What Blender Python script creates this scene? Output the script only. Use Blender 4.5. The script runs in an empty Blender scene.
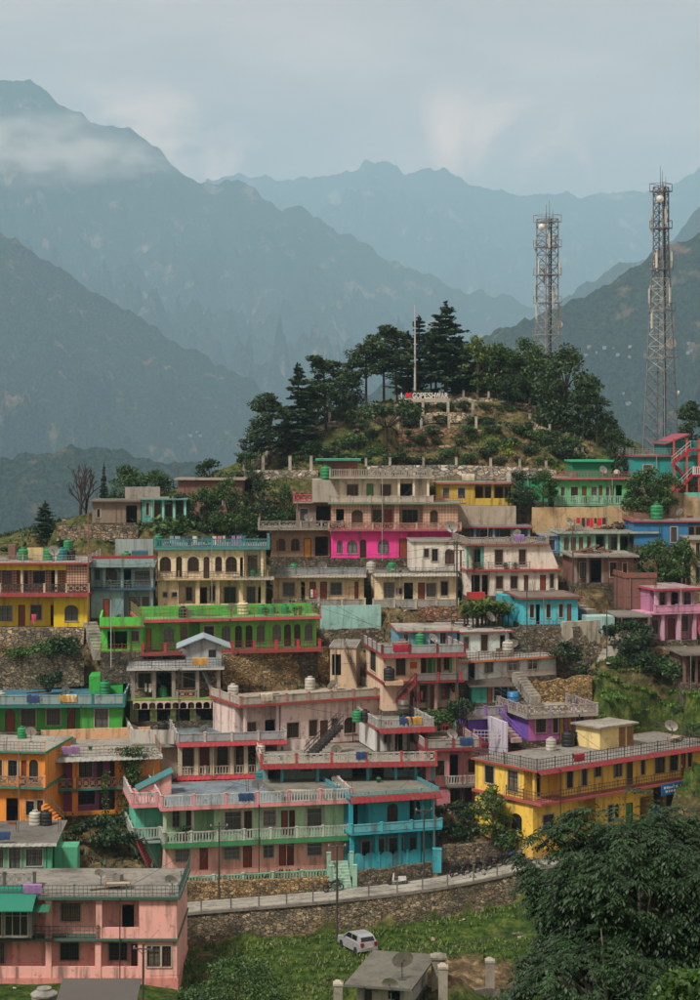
import bpy, math, random, re
import numpy as np
from mathutils import Vector, Matrix, noise as mnoise

# ------------------------------------------------------------------ camera, sky, sun, exposure
F = 1900.0          # focal length in photo pixels (photo is 700 x 1000)
CX, HY = 350.0, 425.0   # principal column, horizon row in the photo
sc = bpy.context.scene
COL = sc.collection
cam_d = bpy.data.cameras.new('camera')
cam = bpy.data.objects.new('camera', cam_d)
COL.objects.link(cam)
cam.location = (0, 0, 0)
cam.rotation_euler = (math.radians(90), 0, 0)
cam_d.sensor_fit = 'VERTICAL'
cam_d.sensor_height = 36.0
cam_d.lens = 36.0 * F / 1000.0
cam_d.shift_y = -(500.0 - HY) / 1000.0
cam_d.clip_start = 1.0
cam_d.clip_end = 60000.0
sc.camera = cam

SUN_EL, SUN_AZ = math.radians(52), math.radians(222)   # azimuth: behind the camera, to its left
world = bpy.data.worlds.new('World')
sc.world = world
world.use_nodes = True
wn = world.node_tree
wn.nodes.clear()

def node(nt, typ, **kw):
    n = nt.nodes.new(typ)
    for k, v in kw.items():
        if k.startswith('i_'):
            n.inputs[k[2:].replace('_', ' ')].default_value = v
        else:
            setattr(n, k, v)
    return n

def build_world():
    nt = wn
    L = nt.links.new
    sky = node(nt, 'ShaderNodeTexSky', sky_type='NISHITA')
    sky.sun_disc = False
    sky.sun_elevation = SUN_EL
    sky.sun_rotation = SUN_AZ
    sky.altitude = 1500
    sky.air_density = 1.0
    sky.dust_density = 2.5
    tc = node(nt, 'ShaderNodeTexCoord')
    def cloud(scale, stretch, loc, detail, rough, dist, lo, hi):
        mp = node(nt, 'ShaderNodeMapping')
        mp.inputs['Scale'].default_value = (1, 1, stretch); mp.inputs['Location'].default_value = loc; mp.inputs['Rotation'].default_value = (0, 0, math.radians(5.1))
        L(tc.outputs['Generated'], mp.inputs['Vector'])
        nz = node(nt, 'ShaderNodeTexNoise')
        nz.inputs['Scale'].default_value = scale; nz.inputs['Detail'].default_value = detail
        nz.inputs['Roughness'].default_value = rough; nz.inputs['Distortion'].default_value = dist
        L(mp.outputs['Vector'], nz.inputs['Vector'])
        mr = node(nt, 'ShaderNodeMapRange', interpolation_type='SMOOTHSTEP')
        mr.inputs['From Min'].default_value = lo; mr.inputs['From Max'].default_value = hi
        L(nz.outputs['Fac'], mr.inputs['Value'])
        return mr.outputs['Result']
    # layered overcast: long flat bands all round the sky
    bands = cloud(4.0, 2.6, (.3, .1, .4), 7, .6, .2, .30, .72)
    m1 = node(nt, 'ShaderNodeMixRGB')
    m1.inputs['Color1'].default_value = (3.7, 2.75, 2.25, 1)
    m1.inputs['Color2'].default_value = (6.9, 5.1, 4.1, 1)
    L(bands, m1.inputs['Fac'])
    # cumulus puffs in a low belt just over the mountains, all round the horizon
    puff = cloud(11.0, 1.4, (.0, .0, .0), 6, .55, .3, .49, .66)
    sp = node(nt, 'ShaderNodeSeparateXYZ'); L(tc.outputs['Generated'], sp.inputs['Vector'])
    b1 = node(nt, 'ShaderNodeMapRange', interpolation_type='SMOOTHSTEP'); b1.inputs['From Min'].default_value = .09; b1.inputs['From Max'].default_value = .125; L(sp.outputs['Z'], b1.inputs['Value'])
    b2 = node(nt, 'ShaderNodeMapRange', interpolation_type='SMOOTHSTEP'); b2.inputs['From Min'].default_value = .19; b2.inputs['From Max'].default_value = .14; L(sp.outputs['Z'], b2.inputs['Value'])
    mm = node(nt, 'ShaderNodeMath', operation='MULTIPLY'); L(b1.outputs['Result'], mm.inputs[0]); L(b2.outputs['Result'], mm.inputs[1])
    mk = node(nt, 'ShaderNodeMath', operation='MULTIPLY'); L(mm.outputs[0], mk.inputs[0]); L(puff, mk.inputs[1])
    m2 = node(nt, 'ShaderNodeMixRGB')
    m2.inputs['Color2'].default_value = (14.5, 8.9, 6.4, 1)
    L(m1.outputs['Color'], m2.inputs['Color1']); L(mk.outputs[0], m2.inputs['Fac'])
    mx = node(nt, 'ShaderNodeMixRGB')
    mx.inputs['Fac'].default_value = 0.95
    L(sky.outputs['Color'], mx.inputs['Color1'])
    L(m2.outputs['Color'], mx.inputs['Color2'])
    bg = node(nt, 'ShaderNodeBackground')
    bg.inputs['Strength'].default_value = 0.1
    L(mx.outputs['Color'], bg.inputs['Color'])
    out = node(nt, 'ShaderNodeOutputWorld')
    L(bg.outputs['Background'], out.inputs['Surface'])
build_world()

sun_d = bpy.data.lights.new('sun', 'SUN')
sun_d.energy = 3.0
sun_d.angle = math.radians(9)
sun_d.color = (1.0, 0.93, 0.84)
sun = bpy.data.objects.new('sun', sun_d)
COL.objects.link(sun)
# direction to the sun: behind the camera (-Y) and to the left (-X)
_sd = Vector((math.sin(SUN_AZ) * math.cos(SUN_EL), math.cos(SUN_AZ) * math.cos(SUN_EL), math.sin(SUN_EL)))
sun.rotation_euler = (-_sd).to_track_quat('-Z', 'Y').to_euler()

sc.view_settings.view_transform = 'Standard'
sc.view_settings.look = 'None'
sc.view_settings.exposure = 0.66
sc.view_settings.gamma = 1.0
sc.view_settings.use_curve_mapping = False
sc.render.engine = 'CYCLES'
sc.cycles.max_bounces = 6
sc.cycles.diffuse_bounces = 3
sc.cycles.glossy_bounces = 2
sc.cycles.transmission_bounces = 2
sc.cycles.transparent_max_bounces = 8
sc.cycles.volume_bounces = 2
sc.cycles.volume_max_steps = 128
sc.cycles.volume_step_rate = 4.0
sc.cycles.use_denoising = True
sc.cycles.caustics_reflective = False
sc.cycles.caustics_refractive = False

# ------------------------------------------------------------------ helpers
rng = random.Random(7)

def P(px, py, Y):
    """World point whose picture place is photo pixel (px, py) at distance Y."""
    return Vector(((px - CX) / F * Y, Y, -(py - HY) / F * Y))

def lin(h):
    h = h.lstrip('#')
    c = [int(h[i:i + 2], 16) / 255 for i in (0, 2, 4)]
    return tuple((x / 12.92 if x <= 0.04045 else ((x + 0.055) / 1.055) ** 2.4) for x in c) + (1.0,)

class MB:
    """Collects faces; build() links them as one mesh object."""
    def __init__(s):
        s.v, s.f = [], []
    def quad(s, a, b, c, d):
        n = len(s.v); s.v += [tuple(a), tuple(b), tuple(c), tuple(d)]; s.f.append((n, n + 1, n + 2, n + 3))
    def tri(s, a, b, c):
        n = len(s.v); s.v += [tuple(a), tuple(b), tuple(c)]; s.f.append((n, n + 1, n + 2))
    def hexa(s, p):
        n = len(s.v); s.v += [tuple(q) for q in p]
        s.f += [(n, n + 3, n + 2, n + 1), (n + 4, n + 5, n + 6, n + 7), (n, n + 1, n + 5, n + 4),
                (n + 1, n + 2, n + 6, n + 5), (n + 2, n + 3, n + 7, n + 6), (n + 3, n, n + 4, n + 7)]
    def box(s, x0, x1, y0, y1, z0, z1):
        s.hexa([(x0, y0, z0), (x1, y0, z0), (x1, y1, z0), (x0, y1, z0),
                (x0, y0, z1), (x1, y0, z1), (x1, y1, z1), (x0, y1, z1)])
    def bar(s, a, b, w, h=None):
        """square bar from a to b, w wide and h high"""
        h = h or w
        a, b = Vector(a), Vector(b)
        d = (b - a)
        if d.length < 1e-5: return
        d.normalize()
        up = Vector((0, 0, 1)) if abs(d.z) < 0.95 else Vector((0, 1, 0))
        sd = d.cross(up).normalized() * (w / 2)
        u2 = sd.cross(d).normalized() * (h / 2)
        s.hexa([a - sd - u2, a + sd - u2, b + sd - u2, b - sd - u2, a - sd + u2, a + sd + u2, b + sd + u2, b - sd + u2])
    def tube(s, a, b, r0, r1=None, n=6):
        r1 = r0 if r1 is None else r1
        a, b = Vector(a), Vector(b)
        d = b - a
        if d.length < 1e-6: return
        d.normalize()
        up = Vector((0, 0, 1)) if abs(d.z) < 0.9 else Vector((1, 0, 0))
        e1 = d.cross(up).normalized(); e2 = d.cross(e1)
        k = len(s.v)
        for (c, r) in ((a, r0), (b, r1)):
            for i in range(n):
                t = 2 * math.pi * i / n
                s.v.append(tuple(c + e1 * (r * math.cos(t)) + e2 * (r * math.sin(t))))
        for i in range(n):
            j = (i + 1) % n
            s.f.append((k + i, k + j, k + n + j, k + n + i))
        s.f.append(tuple(k + i for i in range(n))[::-1]); s.f.append(tuple(k + n + i for i in range(n)))
    def lathe(s, prof, n=14, c=(0, 0)):
        k = len(s.v)
        for (r, z) in prof:
            for i in range(n):
                t = 2 * math.pi * i / n
                s.v.append((c[0] + r * math.cos(t), c[1] + r * math.sin(t), z))
        for j in range(len(prof) - 1):
            for i in range(n):
                i2 = (i + 1) % n
                s.f.append((k + j * n + i, k + j * n + i2, k + (j + 1) * n + i2, k + (j + 1) * n + i))
        s.f.append(tuple(k + i for i in range(n))[::-1])
        s.f.append(tuple(k + (len(prof) - 1) * n + i for i in range(n)))
    def mesh(s, name, mat=None, smooth=False):
        me = bpy.data.meshes.new(name)
        me.from_pydata(s.v, [], s.f)
        if smooth:
            me.polygons.foreach_set('use_smooth', [True] * len(me.polygons))
        if mat: me.materials.append(mat)
        me.update()
        return me
    def build(s, name, mat, parent=None, smooth=False, loc=None):
        return link(name, s.mesh(name, mat, smooth), parent, loc)

def link(name, me, parent=None, loc=None, rz=None):
    o = bpy.data.objects.new(name, me)
    COL.objects.link(o)
    if parent is not None: o.parent = parent
    if loc is not None: o.location = loc
    if rz is not None: o.rotation_euler = (0, 0, rz)
    return o

def tag(o, label=None, cat=None, group=None, kind=None):
    if label: o['label'] = label
    if cat: o['category'] = cat
    if group: o['group'] = group
    if kind: o['kind'] = kind
    return o

def thing(name, label, cat, loc=(0, 0, 0), rz=0.0, group=None):
    o = bpy.data.objects.new(name, None)
    COL.objects.link(o)
    o.empty_display_size = 0.2
    o.location = loc
    o.rotation_euler = (0, 0, rz)
    return tag(o, label, cat, group, 'thing')

# ------------------------------------------------------------------ materials
MATS = {}

def newmat(name):
    m = bpy.data.materials.new(name)
    m.use_nodes = True
    nt = m.node_tree
    b = nt.nodes['Principled BSDF']
    return m, nt, b, nt.links.new

def paint(hexc, rough=0.85, wear=0.76, scale=1.0, bump=0.25, key=''):
    """weathered painted plaster: patchy tone, rain streaks and flaked spots"""
    k = ('paint', hexc, rough, wear, scale, key)
    if k in MATS: return MATS[k]
    m, nt, b, L = newmat('paint_' + hexc)
    base = lin(hexc)
    geo = node(nt, 'ShaderNodeNewGeometry')
    n1 = node(nt, 'ShaderNodeTexNoise'); n1.inputs['Scale'].default_value = 0.55 * scale; n1.inputs['Detail'].default_value = 6; n1.inputs['Roughness'].default_value = 0.65
    L(geo.outputs['Position'], n1.inputs['Vector'])
    mp = node(nt, 'ShaderNodeMapping'); mp.inputs['Scale'].default_value = (1.9, 1.9, 0.2)
    L(geo.outputs['Position'], mp.inputs['Vector'])
    n2 = node(nt, 'ShaderNodeTexNoise'); n2.inputs['Scale'].default_value = 1.0; n2.inputs['Detail'].default_value = 4; n2.inputs['Roughness'].default_value = 0.6
    L(mp.outputs['Vector'], n2.inputs['Vector'])
    n3 = node(nt, 'ShaderNodeTexNoise'); n3.inputs['Scale'].default_value = 2.0 * scale; n3.inputs['Detail'].default_value = 8; n3.inputs['Roughness'].default_value = 0.7
    L(geo.outputs['Position'], n3.inputs['Vector'])
    lum = base[0] * 0.3 + base[1] * 0.6 + base[2] * 0.1
    dirt = tuple(base[i] * 0.22 + (0.075, 0.068, 0.055)[i] * 0.8 for i in range(3)) + (1,)
    pale = tuple(min(0.8, base[i] * 0.88 + lum * 0.14 + 0.015) for i in range(3)) + (1,)
    r1 = node(nt, 'ShaderNodeMapRange'); r1.inputs['From Min'].default_value = 0.42; r1.inputs['From Max'].default_value = 0.68; r1.inputs['To Max'].default_value = 0.45 * wear
    L(n1.outputs['Fac'], r1.inputs['Value'])
    m1 = node(nt, 'ShaderNodeMixRGB'); m1.inputs['Color1'].default_value = base; m1.inputs['Color2'].default_value = pale
    L(r1.outputs['Result'], m1.inputs['Fac'])
    r2 = node(nt, 'ShaderNodeMapRange'); r2.inputs['From Min'].default_value = 0.50; r2.inputs['From Max'].default_value = 0.70; r2.inputs['To Max'].default_value = min(1, 1.0 * wear)
    L(n2.outputs['Fac'], r2.inputs['Value'])
    m2 = node(nt, 'ShaderNodeMixRGB'); m2.inputs['Color2'].default_value = dirt
    L(m1.outputs['Color'], m2.inputs['Color1']); L(r2.outputs['Result'], m2.inputs['Fac'])
    r3 = node(nt, 'ShaderNodeMapRange'); r3.inputs['From Min'].default_value = 0.56; r3.inputs['From Max'].default_value = 0.66; r3.inputs['To Max'].default_value = min(1, 0.95 * wear)
    L(n3.outputs['Fac'], r3.inputs['Value'])
    m3 = node(nt, 'ShaderNodeMixRGB'); m3.inputs['Color2'].default_value = dirt
    L(m2.outputs['Color'], m3.inputs['Color1']); L(r3.outputs['Result'], m3.inputs['Fac'])
    L(m3.outputs['Color'], b.inputs['Base Color'])
    b.inputs['Roughness'].default_value = rough
    bp = node(nt, 'ShaderNodeBump'); bp.inputs['Strength'].default_value = bump; bp.inputs['Distance'].default_value = 0.05
    L(n3.outputs['Fac'], bp.inputs['Height']); L(bp.outputs['Normal'], b.inputs['Normal'])
    MATS[k] = m
    return m

def concrete(hexc='#7d7a72', key=''):
    """stained roof concrete with dark damp patches"""
    k = ('conc', hexc, key)
    if k in MATS: return MATS[k]
    m, nt, b, L = newmat('concrete_' + hexc)
    base = lin(hexc)
    geo = node(nt, 'ShaderNodeNewGeometry')
    n1 = node(nt, 'ShaderNodeTexNoise'); n1.inputs['Scale'].default_value = 0.35; n1.inputs['Detail'].default_value = 8; n1.inputs['Roughness'].default_value = 0.7
    L(geo.outputs['Position'], n1.inputs['Vector'])
    n3 = node(nt, 'ShaderNodeTexNoise'); n3.inputs['Scale'].default_value = 2.6; n3.inputs['Detail'].default_value = 6
    L(geo.outputs['Position'], n3.inputs['Vector'])
    rp = node(nt, 'ShaderNodeValToRGB')
    e = rp.color_ramp.elements
    e[0].position = 0.33; e[0].color = tuple(c * 0.38 for c in base[:3]) + (1,)
    e[1].position = 0.66; e[1].color = tuple(min(.8, c * 1.25) for c in base[:3]) + (1,)
    e.new(0.5).color = base
    L(n1.outputs['Fac'], rp.inputs['Fac'])
    r3 = node(nt, 'ShaderNodeMapRange'); r3.inputs['From Min'].default_value = 0.52; r3.inputs['From Max'].default_value = 0.75; r3.inputs['To Max'].default_value = 0.7
    L(n3.outputs['Fac'], r3.inputs['Value'])
    m3 = node(nt, 'ShaderNodeMixRGB'); m3.inputs['Color2'].default_value = (0.045, 0.045, 0.038, 1)
    L(rp.outputs['Color'], m3.inputs['Color1']); L(r3.outputs['Result'], m3.inputs['Fac'])
    L(m3.outputs['Color'], b.inputs['Base Color'])
    b.inputs['Roughness'].default_value = 0.9
    bp = node(nt, 'ShaderNodeBump'); bp.inputs['Strength'].default_value = 0.3; bp.inputs['Distance'].default_value = 0.04
    L(n3.outputs['Fac'], bp.inputs['Height']); L(bp.outputs['Normal'], b.inputs['Normal'])
    MATS[k] = m
    return m

def plain(hexc, rough=0.6, metal=0.0, var=0.25, key=''):
    k = ('plain', hexc, rough, metal, key)
    if k in MATS: return MATS[k]
    m, nt, b, L = newmat('plain_' + hexc)
    base = lin(hexc)
    geo = node(nt, 'ShaderNodeNewGeometry')
    n1 = node(nt, 'ShaderNodeTexNoise'); n1.inputs['Scale'].default_value = 2.3; n1.inputs['Detail'].default_value = 5
    L(geo.outputs['Position'], n1.inputs['Vector'])
    rp = node(nt, 'ShaderNodeMapRange'); rp.inputs['From Min'].default_value = 0.3; rp.inputs['From Max'].default_value = 0.7
    L(n1.outputs['Fac'], rp.inputs['Value'])
    mx = node(nt, 'ShaderNodeMixRGB')
    mx.inputs['Color1'].default_value = tuple(c * (1 - var) for c in base[:3]) + (1,)
    mx.inputs['Color2'].default_value = tuple(min(.8, c * (1 + var * .6)) for c in base[:3]) + (1,)
    L(rp.outputs['Result'], mx.inputs['Fac']); L(mx.outputs['Color'], b.inputs['Base Color'])
    b.inputs['Roughness'].default_value = rough
    b.inputs['Metallic'].default_value = metal
    MATS[k] = m
    return m

def stone(hexc='#6a6355', scale=2.6, key='', mort='#2c2a24', flat=1.0):
    """rubble masonry: uneven stones with recessed joints"""
    k = ('stone', hexc, scale, key)
    if k in MATS: return MATS[k]
    m, nt, b, L = newmat('stone_' + hexc)
    base = lin(hexc)
    geo = node(nt, 'ShaderNodeNewGeometry')
    nd = node(nt, 'ShaderNodeTexNoise'); nd.inputs['Scale'].default_value = 1.5; nd.inputs['Detail'].default_value = 3
    L(geo.outputs['Position'], nd.inputs['Vector'])
    ad = node(nt, 'ShaderNodeMixRGB', blend_type='ADD'); ad.inputs['Fac'].default_value = 0.35
    L(geo.outputs['Position'], ad.inputs['Color1']); L(nd.outputs['Color'], ad.inputs['Color2'])
    mp = node(nt, 'ShaderNodeMapping'); mp.inputs['Scale'].default_value = (1, 1, 1.7)
    L(ad.outputs['Color'], mp.inputs['Vector'])
    v1 = node(nt, 'ShaderNodeTexVoronoi'); v1.inputs['Scale'].default_value = scale
    L(mp.outputs['Vector'], v1.inputs['Vector'])
    v2 = node(nt, 'ShaderNodeTexVoronoi', feature='DISTANCE_TO_EDGE'); v2.inputs['Scale'].default_value = scale
    L(mp.outputs['Vector'], v2.inputs['Vector'])
    sx = node(nt, 'ShaderNodeSeparateColor'); L(v1.outputs['Color'], sx.inputs['Color'])
    rp = node(nt, 'ShaderNodeValToRGB'); e = rp.color_ramp.elements
    e[0].position = 0.0; e[0].color = tuple(c * 0.35 for c in base[:3]) + (1,)
    e[1].position = 1.0; e[1].color = tuple(min(0.6, c * 1.9 + 0.02) for c in base[:3]) + (1,)
    e.new(0.45).color = base
    e.new(0.75).color = (base[0] * 1.25, base[1] * 1.05, base[2] * 0.8, 1)
    L(sx.outputs[0], rp.inputs['Fac'])
    n1 = node(nt, 'ShaderNodeTexNoise'); n1.inputs['Scale'].default_value = 0.5; n1.inputs['Detail'].default_value = 6
    L(geo.outputs['Position'], n1.inputs['Vector'])
    r1 = node(nt, 'ShaderNodeMapRange'); r1.inputs['From Min'].default_value = 0.48; r1.inputs['From Max'].default_value = 0.7; r1.inputs['To Max'].default_value = 0.7
    L(n1.outputs['Fac'], r1.inputs['Value'])
    m1 = node(nt, 'ShaderNodeMixRGB'); m1.inputs['Color2'].default_value = (0.035, 0.04, 0.022, 1)
    L(rp.outputs['Color'], m1.inputs['Color1']); L(r1.outputs['Result'], m1.inputs['Fac'])
    r2 = node(nt, 'ShaderNodeMapRange'); r2.inputs['From Min'].default_value = 0.0; r2.inputs['From Max'].default_value = 0.09
    L(v2.outputs['Distance'], r2.inputs['Value'])
    m2 = node(nt, 'ShaderNodeMixRGB'); m2.inputs['Color1'].default_value = lin(mort)
    L(m1.outputs['Color'], m2.inputs['Color2']); L(r2.outputs['Result'], m2.inputs['Fac'])
    L(m2.outputs['Color'], b.inputs['Base Color'])
    b.inputs['Roughness'].default_value = 0.95
    bp = node(nt, 'ShaderNodeBump'); bp.inputs['Strength'].default_value = 0.9 * flat; bp.inputs['Distance'].default_value = 0.12
    L(r2.outputs['Result'], bp.inputs['Height']); L(bp.outputs['Normal'], b.inputs['Normal'])
    MATS[k] = m
    return m

def brickmat(hexc='#7a4a3a', key=''):
    k = ('brick', hexc, key)
    if k in MATS: return MATS[k]
    m, nt, b, L = newmat('brickwork_' + hexc)
    base = lin(hexc)
    tc = node(nt, 'ShaderNodeTexCoord')
    sp = node(nt, 'ShaderNodeSeparateXYZ'); L(tc.outputs['Object'], sp.inputs['Vector'])
    sm = node(nt, 'ShaderNodeMath', operation='ADD'); L(sp.outputs['X'], sm.inputs[0]); L(sp.outputs['Y'], sm.inputs[1])
    cb = node(nt, 'ShaderNodeCombineXYZ'); L(sm.outputs[0], cb.inputs['X']); L(sp.outputs['Z'], cb.inputs['Y'])
    br = node(nt, 'ShaderNodeTexBrick'); br.inputs['Scale'].default_value = 3.0
    br.inputs['Color1'].default_value = tuple(c * 0.7 for c in base[:3]) + (1,)
    br.inputs['Color2'].default_value = tuple(min(.7, c * 1.35) for c in base[:3]) + (1,)
    br.inputs['Mortar'].default_value = (0.16, 0.14, 0.12, 1)
    br.inputs['Mortar Size'].default_value = 0.035
    L(cb.outputs['Vector'], br.inputs['Vector'])
    geo = node(nt, 'ShaderNodeNewGeometry')
    n1 = node(nt, 'ShaderNodeTexNoise'); n1.inputs['Scale'].default_value = 0.9; n1.inputs['Detail'].default_value = 6
    L(geo.outputs['Position'], n1.inputs['Vector'])
    r1 = node(nt, 'ShaderNodeMapRange'); r1.inputs['From Min'].default_value = 0.5; r1.inputs['From Max'].default_value = 0.72; r1.inputs['To Max'].default_value = 0.6
    L(n1.outputs['Fac'], r1.inputs['Value'])
    m1 = node(nt, 'ShaderNodeMixRGB'); m1.inputs['Color2'].default_value = (0.10, 0.085, 0.07, 1)
    L(br.outputs['Color'], m1.inputs['Color1']); L(r1.outputs['Result'], m1.inputs['Fac'])
    L(m1.outputs['Color'], b.inputs['Base Color'])
    b.inputs['Roughness'].default_value = 0.9
    bp = node(nt, 'ShaderNodeBump'); bp.inputs['Strength'].default_value = 0.5; bp.inputs['Distance'].default_value = 0.02; bp.invert = True
    L(br.outputs['Fac'], bp.inputs['Height']); L(bp.outputs['Normal'], b.inputs['Normal'])
    MATS[k] = m
    return m

def tilemat(c1, c2, scale=2.2, key=''):
    """wall faced with small two-tone tiles"""
    k = ('tile', c1, c2, scale)
    if k in MATS: return MATS[k]
    m, nt, b, L = newmat('tiles_' + c1)
    tc = node(nt, 'ShaderNodeTexCoord')
    sp = node(nt, 'ShaderNodeSeparateXYZ'); L(tc.outputs['Object'], sp.inputs['Vector'])
    sm = node(nt, 'ShaderNodeMath', operation='ADD'); L(sp.outputs['X'], sm.inputs[0]); L(sp.outputs['Y'], sm.inputs[1])
    cb = node(nt, 'ShaderNodeCombineXYZ'); L(sm.outputs[0], cb.inputs['X']); L(sp.outputs['Z'], cb.inputs['Y'])
    rot = node(nt, 'ShaderNodeMapping'); rot.inputs['Rotation'].default_value = (0, 0, math.radians(45)); rot.inputs['Location'].default_value = (.11, .07, .13)
    L(cb.outputs['Vector'], rot.inputs['Vector'])
    ck = node(nt, 'ShaderNodeTexChecker'); ck.inputs['Scale'].default_value = scale
    ck.inputs['Color1'].default_value = lin(c1); ck.inputs['Color2'].default_value = lin(c2)
    L(rot.outputs['Vector'], ck.inputs['Vector'])
    geo = node(nt, 'ShaderNodeNewGeometry')
    n1 = node(nt, 'ShaderNodeTexNoise'); n1.inputs['Scale'].default_value = 1.2; n1.inputs['Detail'].default_value = 6
    L(geo.outputs['Position'], n1.inputs['Vector'])
    r1 = node(nt, 'ShaderNodeMapRange'); r1.inputs['From Min'].default_value = 0.5; r1.inputs['From Max'].default_value = 0.75; r1.inputs['To Max'].default_value = 0.5
    L(n1.outputs['Fac'], r1.inputs['Value'])
    m1 = node(nt, 'ShaderNodeMixRGB'); m1.inputs['Color2'].default_value = (0.11, 0.09, 0.075, 1)
    L(ck.outputs['Color'], m1.inputs['Color1']); L(r1.outputs['Result'], m1.inputs['Fac'])
    L(m1.outputs['Color'], b.inputs['Base Color'])
    b.inputs['Roughness'].default_value = 0.7
    MATS[k] = m
    return m

def glassmat():
    k = 'glass'
    if k in MATS: return MATS[k]
    m, nt, b, L = newmat('window_glass')
    oi = node(nt, 'ShaderNodeObjectInfo')
    rp = node(nt, 'ShaderNodeValToRGB'); rp.color_ramp.interpolation = 'CONSTANT'
    e = rp.color_ramp.elements
    e[0].color = (0.012, 0.014, 0.016, 1); e[1].position = 0.35; e[1].color = (0.02, 0.02, 0.02, 1)
    e.new(0.6).color = (0.05, 0.055, 0.055, 1); e.new(0.82).color = (0.03, 0.028, 0.03, 1)
    L(oi.outputs['Random'], rp.inputs['Fac']); L(rp.outputs['Color'], b.inputs['Base Color'])
    b.inputs['Roughness'].default_value = 0.12
    MATS[k] = m
    return m

def curtainmat(hexc='#8d8f8c'):
    """curtain behind the glass, its fold shading painted as darker bands"""
    k = ('curtain', hexc)
    if k in MATS: return MATS[k]
    m, nt, b, L = newmat('curtain_' + hexc)
    base = lin(hexc)
    tc = node(nt, 'ShaderNodeTexCoord')
    wv = node(nt, 'ShaderNodeTexWave', bands_direction='X'); wv.inputs['Scale'].default_value = 2.6; wv.inputs['Distortion'].default_value = 1.5
    L(tc.outputs['Object'], wv.inputs['Vector'])
    oi = node(nt, 'ShaderNodeObjectInfo')
    rp = node(nt, 'ShaderNodeMixRGB')
    rp.inputs['Color1'].default_value = tuple(c * .45 for c in base[:3]) + (1,)  # darker bands: shade between folds put into the colour
    rp.inputs['Color2'].default_value = base
    L(wv.outputs['Fac'], rp.inputs['Fac'])
    ml = node(nt, 'ShaderNodeMixRGB', blend_type='MULTIPLY'); ml.inputs['Fac'].default_value = 1
    mr = node(nt, 'ShaderNodeMapRange'); mr.inputs['To Min'].default_value = 0.45; mr.inputs['To Max'].default_value = 1.15
    L(oi.outputs['Random'], mr.inputs['Value'])
    L(rp.outputs['Color'], ml.inputs['Color1']); L(mr.outputs['Result'], ml.inputs['Color2'])
    L(ml.outputs['Color'], b.inputs['Base Color'])
    b.inputs['Roughness'].default_value = 0.25
    MATS[k] = m
    return m

def leafmat(dark, light, name, spread=1.0, trans=0.25):
    k = ('leaf', dark, light)
    if k in MATS: return MATS[k]
    m, nt, b, L = newmat('foliage_' + name)
    geo = node(nt, 'ShaderNodeNewGeometry')
    n1 = node(nt, 'ShaderNodeTexNoise'); n1.inputs['Scale'].default_value = 0.9 * spread; n1.inputs['Detail'].default_value = 4
    L(geo.outputs['Position'], n1.inputs['Vector'])
    mx0 = node(nt, 'ShaderNodeMath', operation='MULTIPLY_ADD')
    L(geo.outputs['Random Per Island'], mx0.inputs[0]); mx0.inputs[1].default_value = 0.55
    L(n1.outputs['Fac'], mx0.inputs[2])
    mr = node(nt, 'ShaderNodeMapRange'); mr.inputs['From Min'].default_value = 0.4; mr.inputs['From Max'].default_value = 1.15
    L(mx0.outputs[0], mr.inputs['Value'])
    mx = node(nt, 'ShaderNodeMixRGB'); mx.inputs['Color1'].default_value = lin(dark); mx.inputs['Color2'].default_value = lin(light)
    L(mr.outputs['Result'], mx.inputs['Fac']); L(mx.outputs['Color'], b.inputs['Base Color'])
    b.inputs['Roughness'].default_value = 0.55
    tr = node(nt, 'ShaderNodeBsdfTranslucent'); L(mx.outputs['Color'], tr.inputs['Color'])
    ms = node(nt, 'ShaderNodeMixShader'); ms.inputs['Fac'].default_value = trans
    L(b.outputs['BSDF'], ms.inputs[1]); L(tr.outputs['BSDF'], ms.inputs[2])
    L(ms.outputs['Shader'], nt.nodes['Material Output'].inputs['Surface'])
    MATS[k] = m
    return m
# ------------------------------------------------------------------ mountains
def mountain_mat(name, forest, forest2, rock, rockamt, sc1):
    m, nt, b, L = newmat(name)
    geo = node(nt, 'ShaderNodeNewGeometry')
    n1 = node(nt, 'ShaderNodeTexNoise'); n1.inputs['Scale'].default_value = sc1; n1.inputs['Detail'].default_value = 10; n1.inputs['Roughness'].default_value = 0.7
    L(geo.outputs['Position'], n1.inputs['Vector'])
    n2 = node(nt, 'ShaderNodeTexNoise'); n2.inputs['Scale'].default_value = sc1 * 14; n2.inputs['Detail'].default_value = 6; n2.inputs['Roughness'].default_value = 0.75
    L(geo.outputs['Position'], n2.inputs['Vector'])
    mr = node(nt, 'ShaderNodeMapRange'); mr.inputs['From Min'].default_value = 0.42; mr.inputs['From Max'].default_value = 0.60
    L(n2.outputs['Fac'], mr.inputs['Value'])
    m1 = node(nt, 'ShaderNodeMixRGB'); m1.inputs['Color1'].default_value = lin(forest); m1.inputs['Color2'].default_value = lin(forest2)
    L(mr.outputs['Result'], m1.inputs['Fac'])
    mr2 = node(nt, 'ShaderNodeMapRange'); mr2.inputs['From Min'].default_value = 0.57; mr2.inputs['From Max'].default_value = 0.68; mr2.inputs['To Max'].default_value = rockamt
    L(n1.outputs['Fac'], mr2.inputs['Value'])
    m2 = node(nt, 'ShaderNodeMixRGB'); m2.inputs['Color2'].default_value = lin(rock)
    L(m1.outputs['Color'], m2.inputs['Color1']); L(mr2.outputs['Result'], m2.inputs['Fac'])
    L(m2.outputs['Color'], b.inputs['Base Color'])
    b.inputs['Roughness'].default_value = 1.0
    b.inputs['Specular IOR Level'].default_value = 0.0
    bp = node(nt, 'ShaderNodeBump'); bp.inputs['Strength'].default_value = 1.0; bp.inputs['Distance'].default_value = 18.0
    L(n2.outputs['Fac'], bp.inputs['Height']); L(bp.outputs['Normal'], b.inputs['Normal'])
    return m

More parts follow.
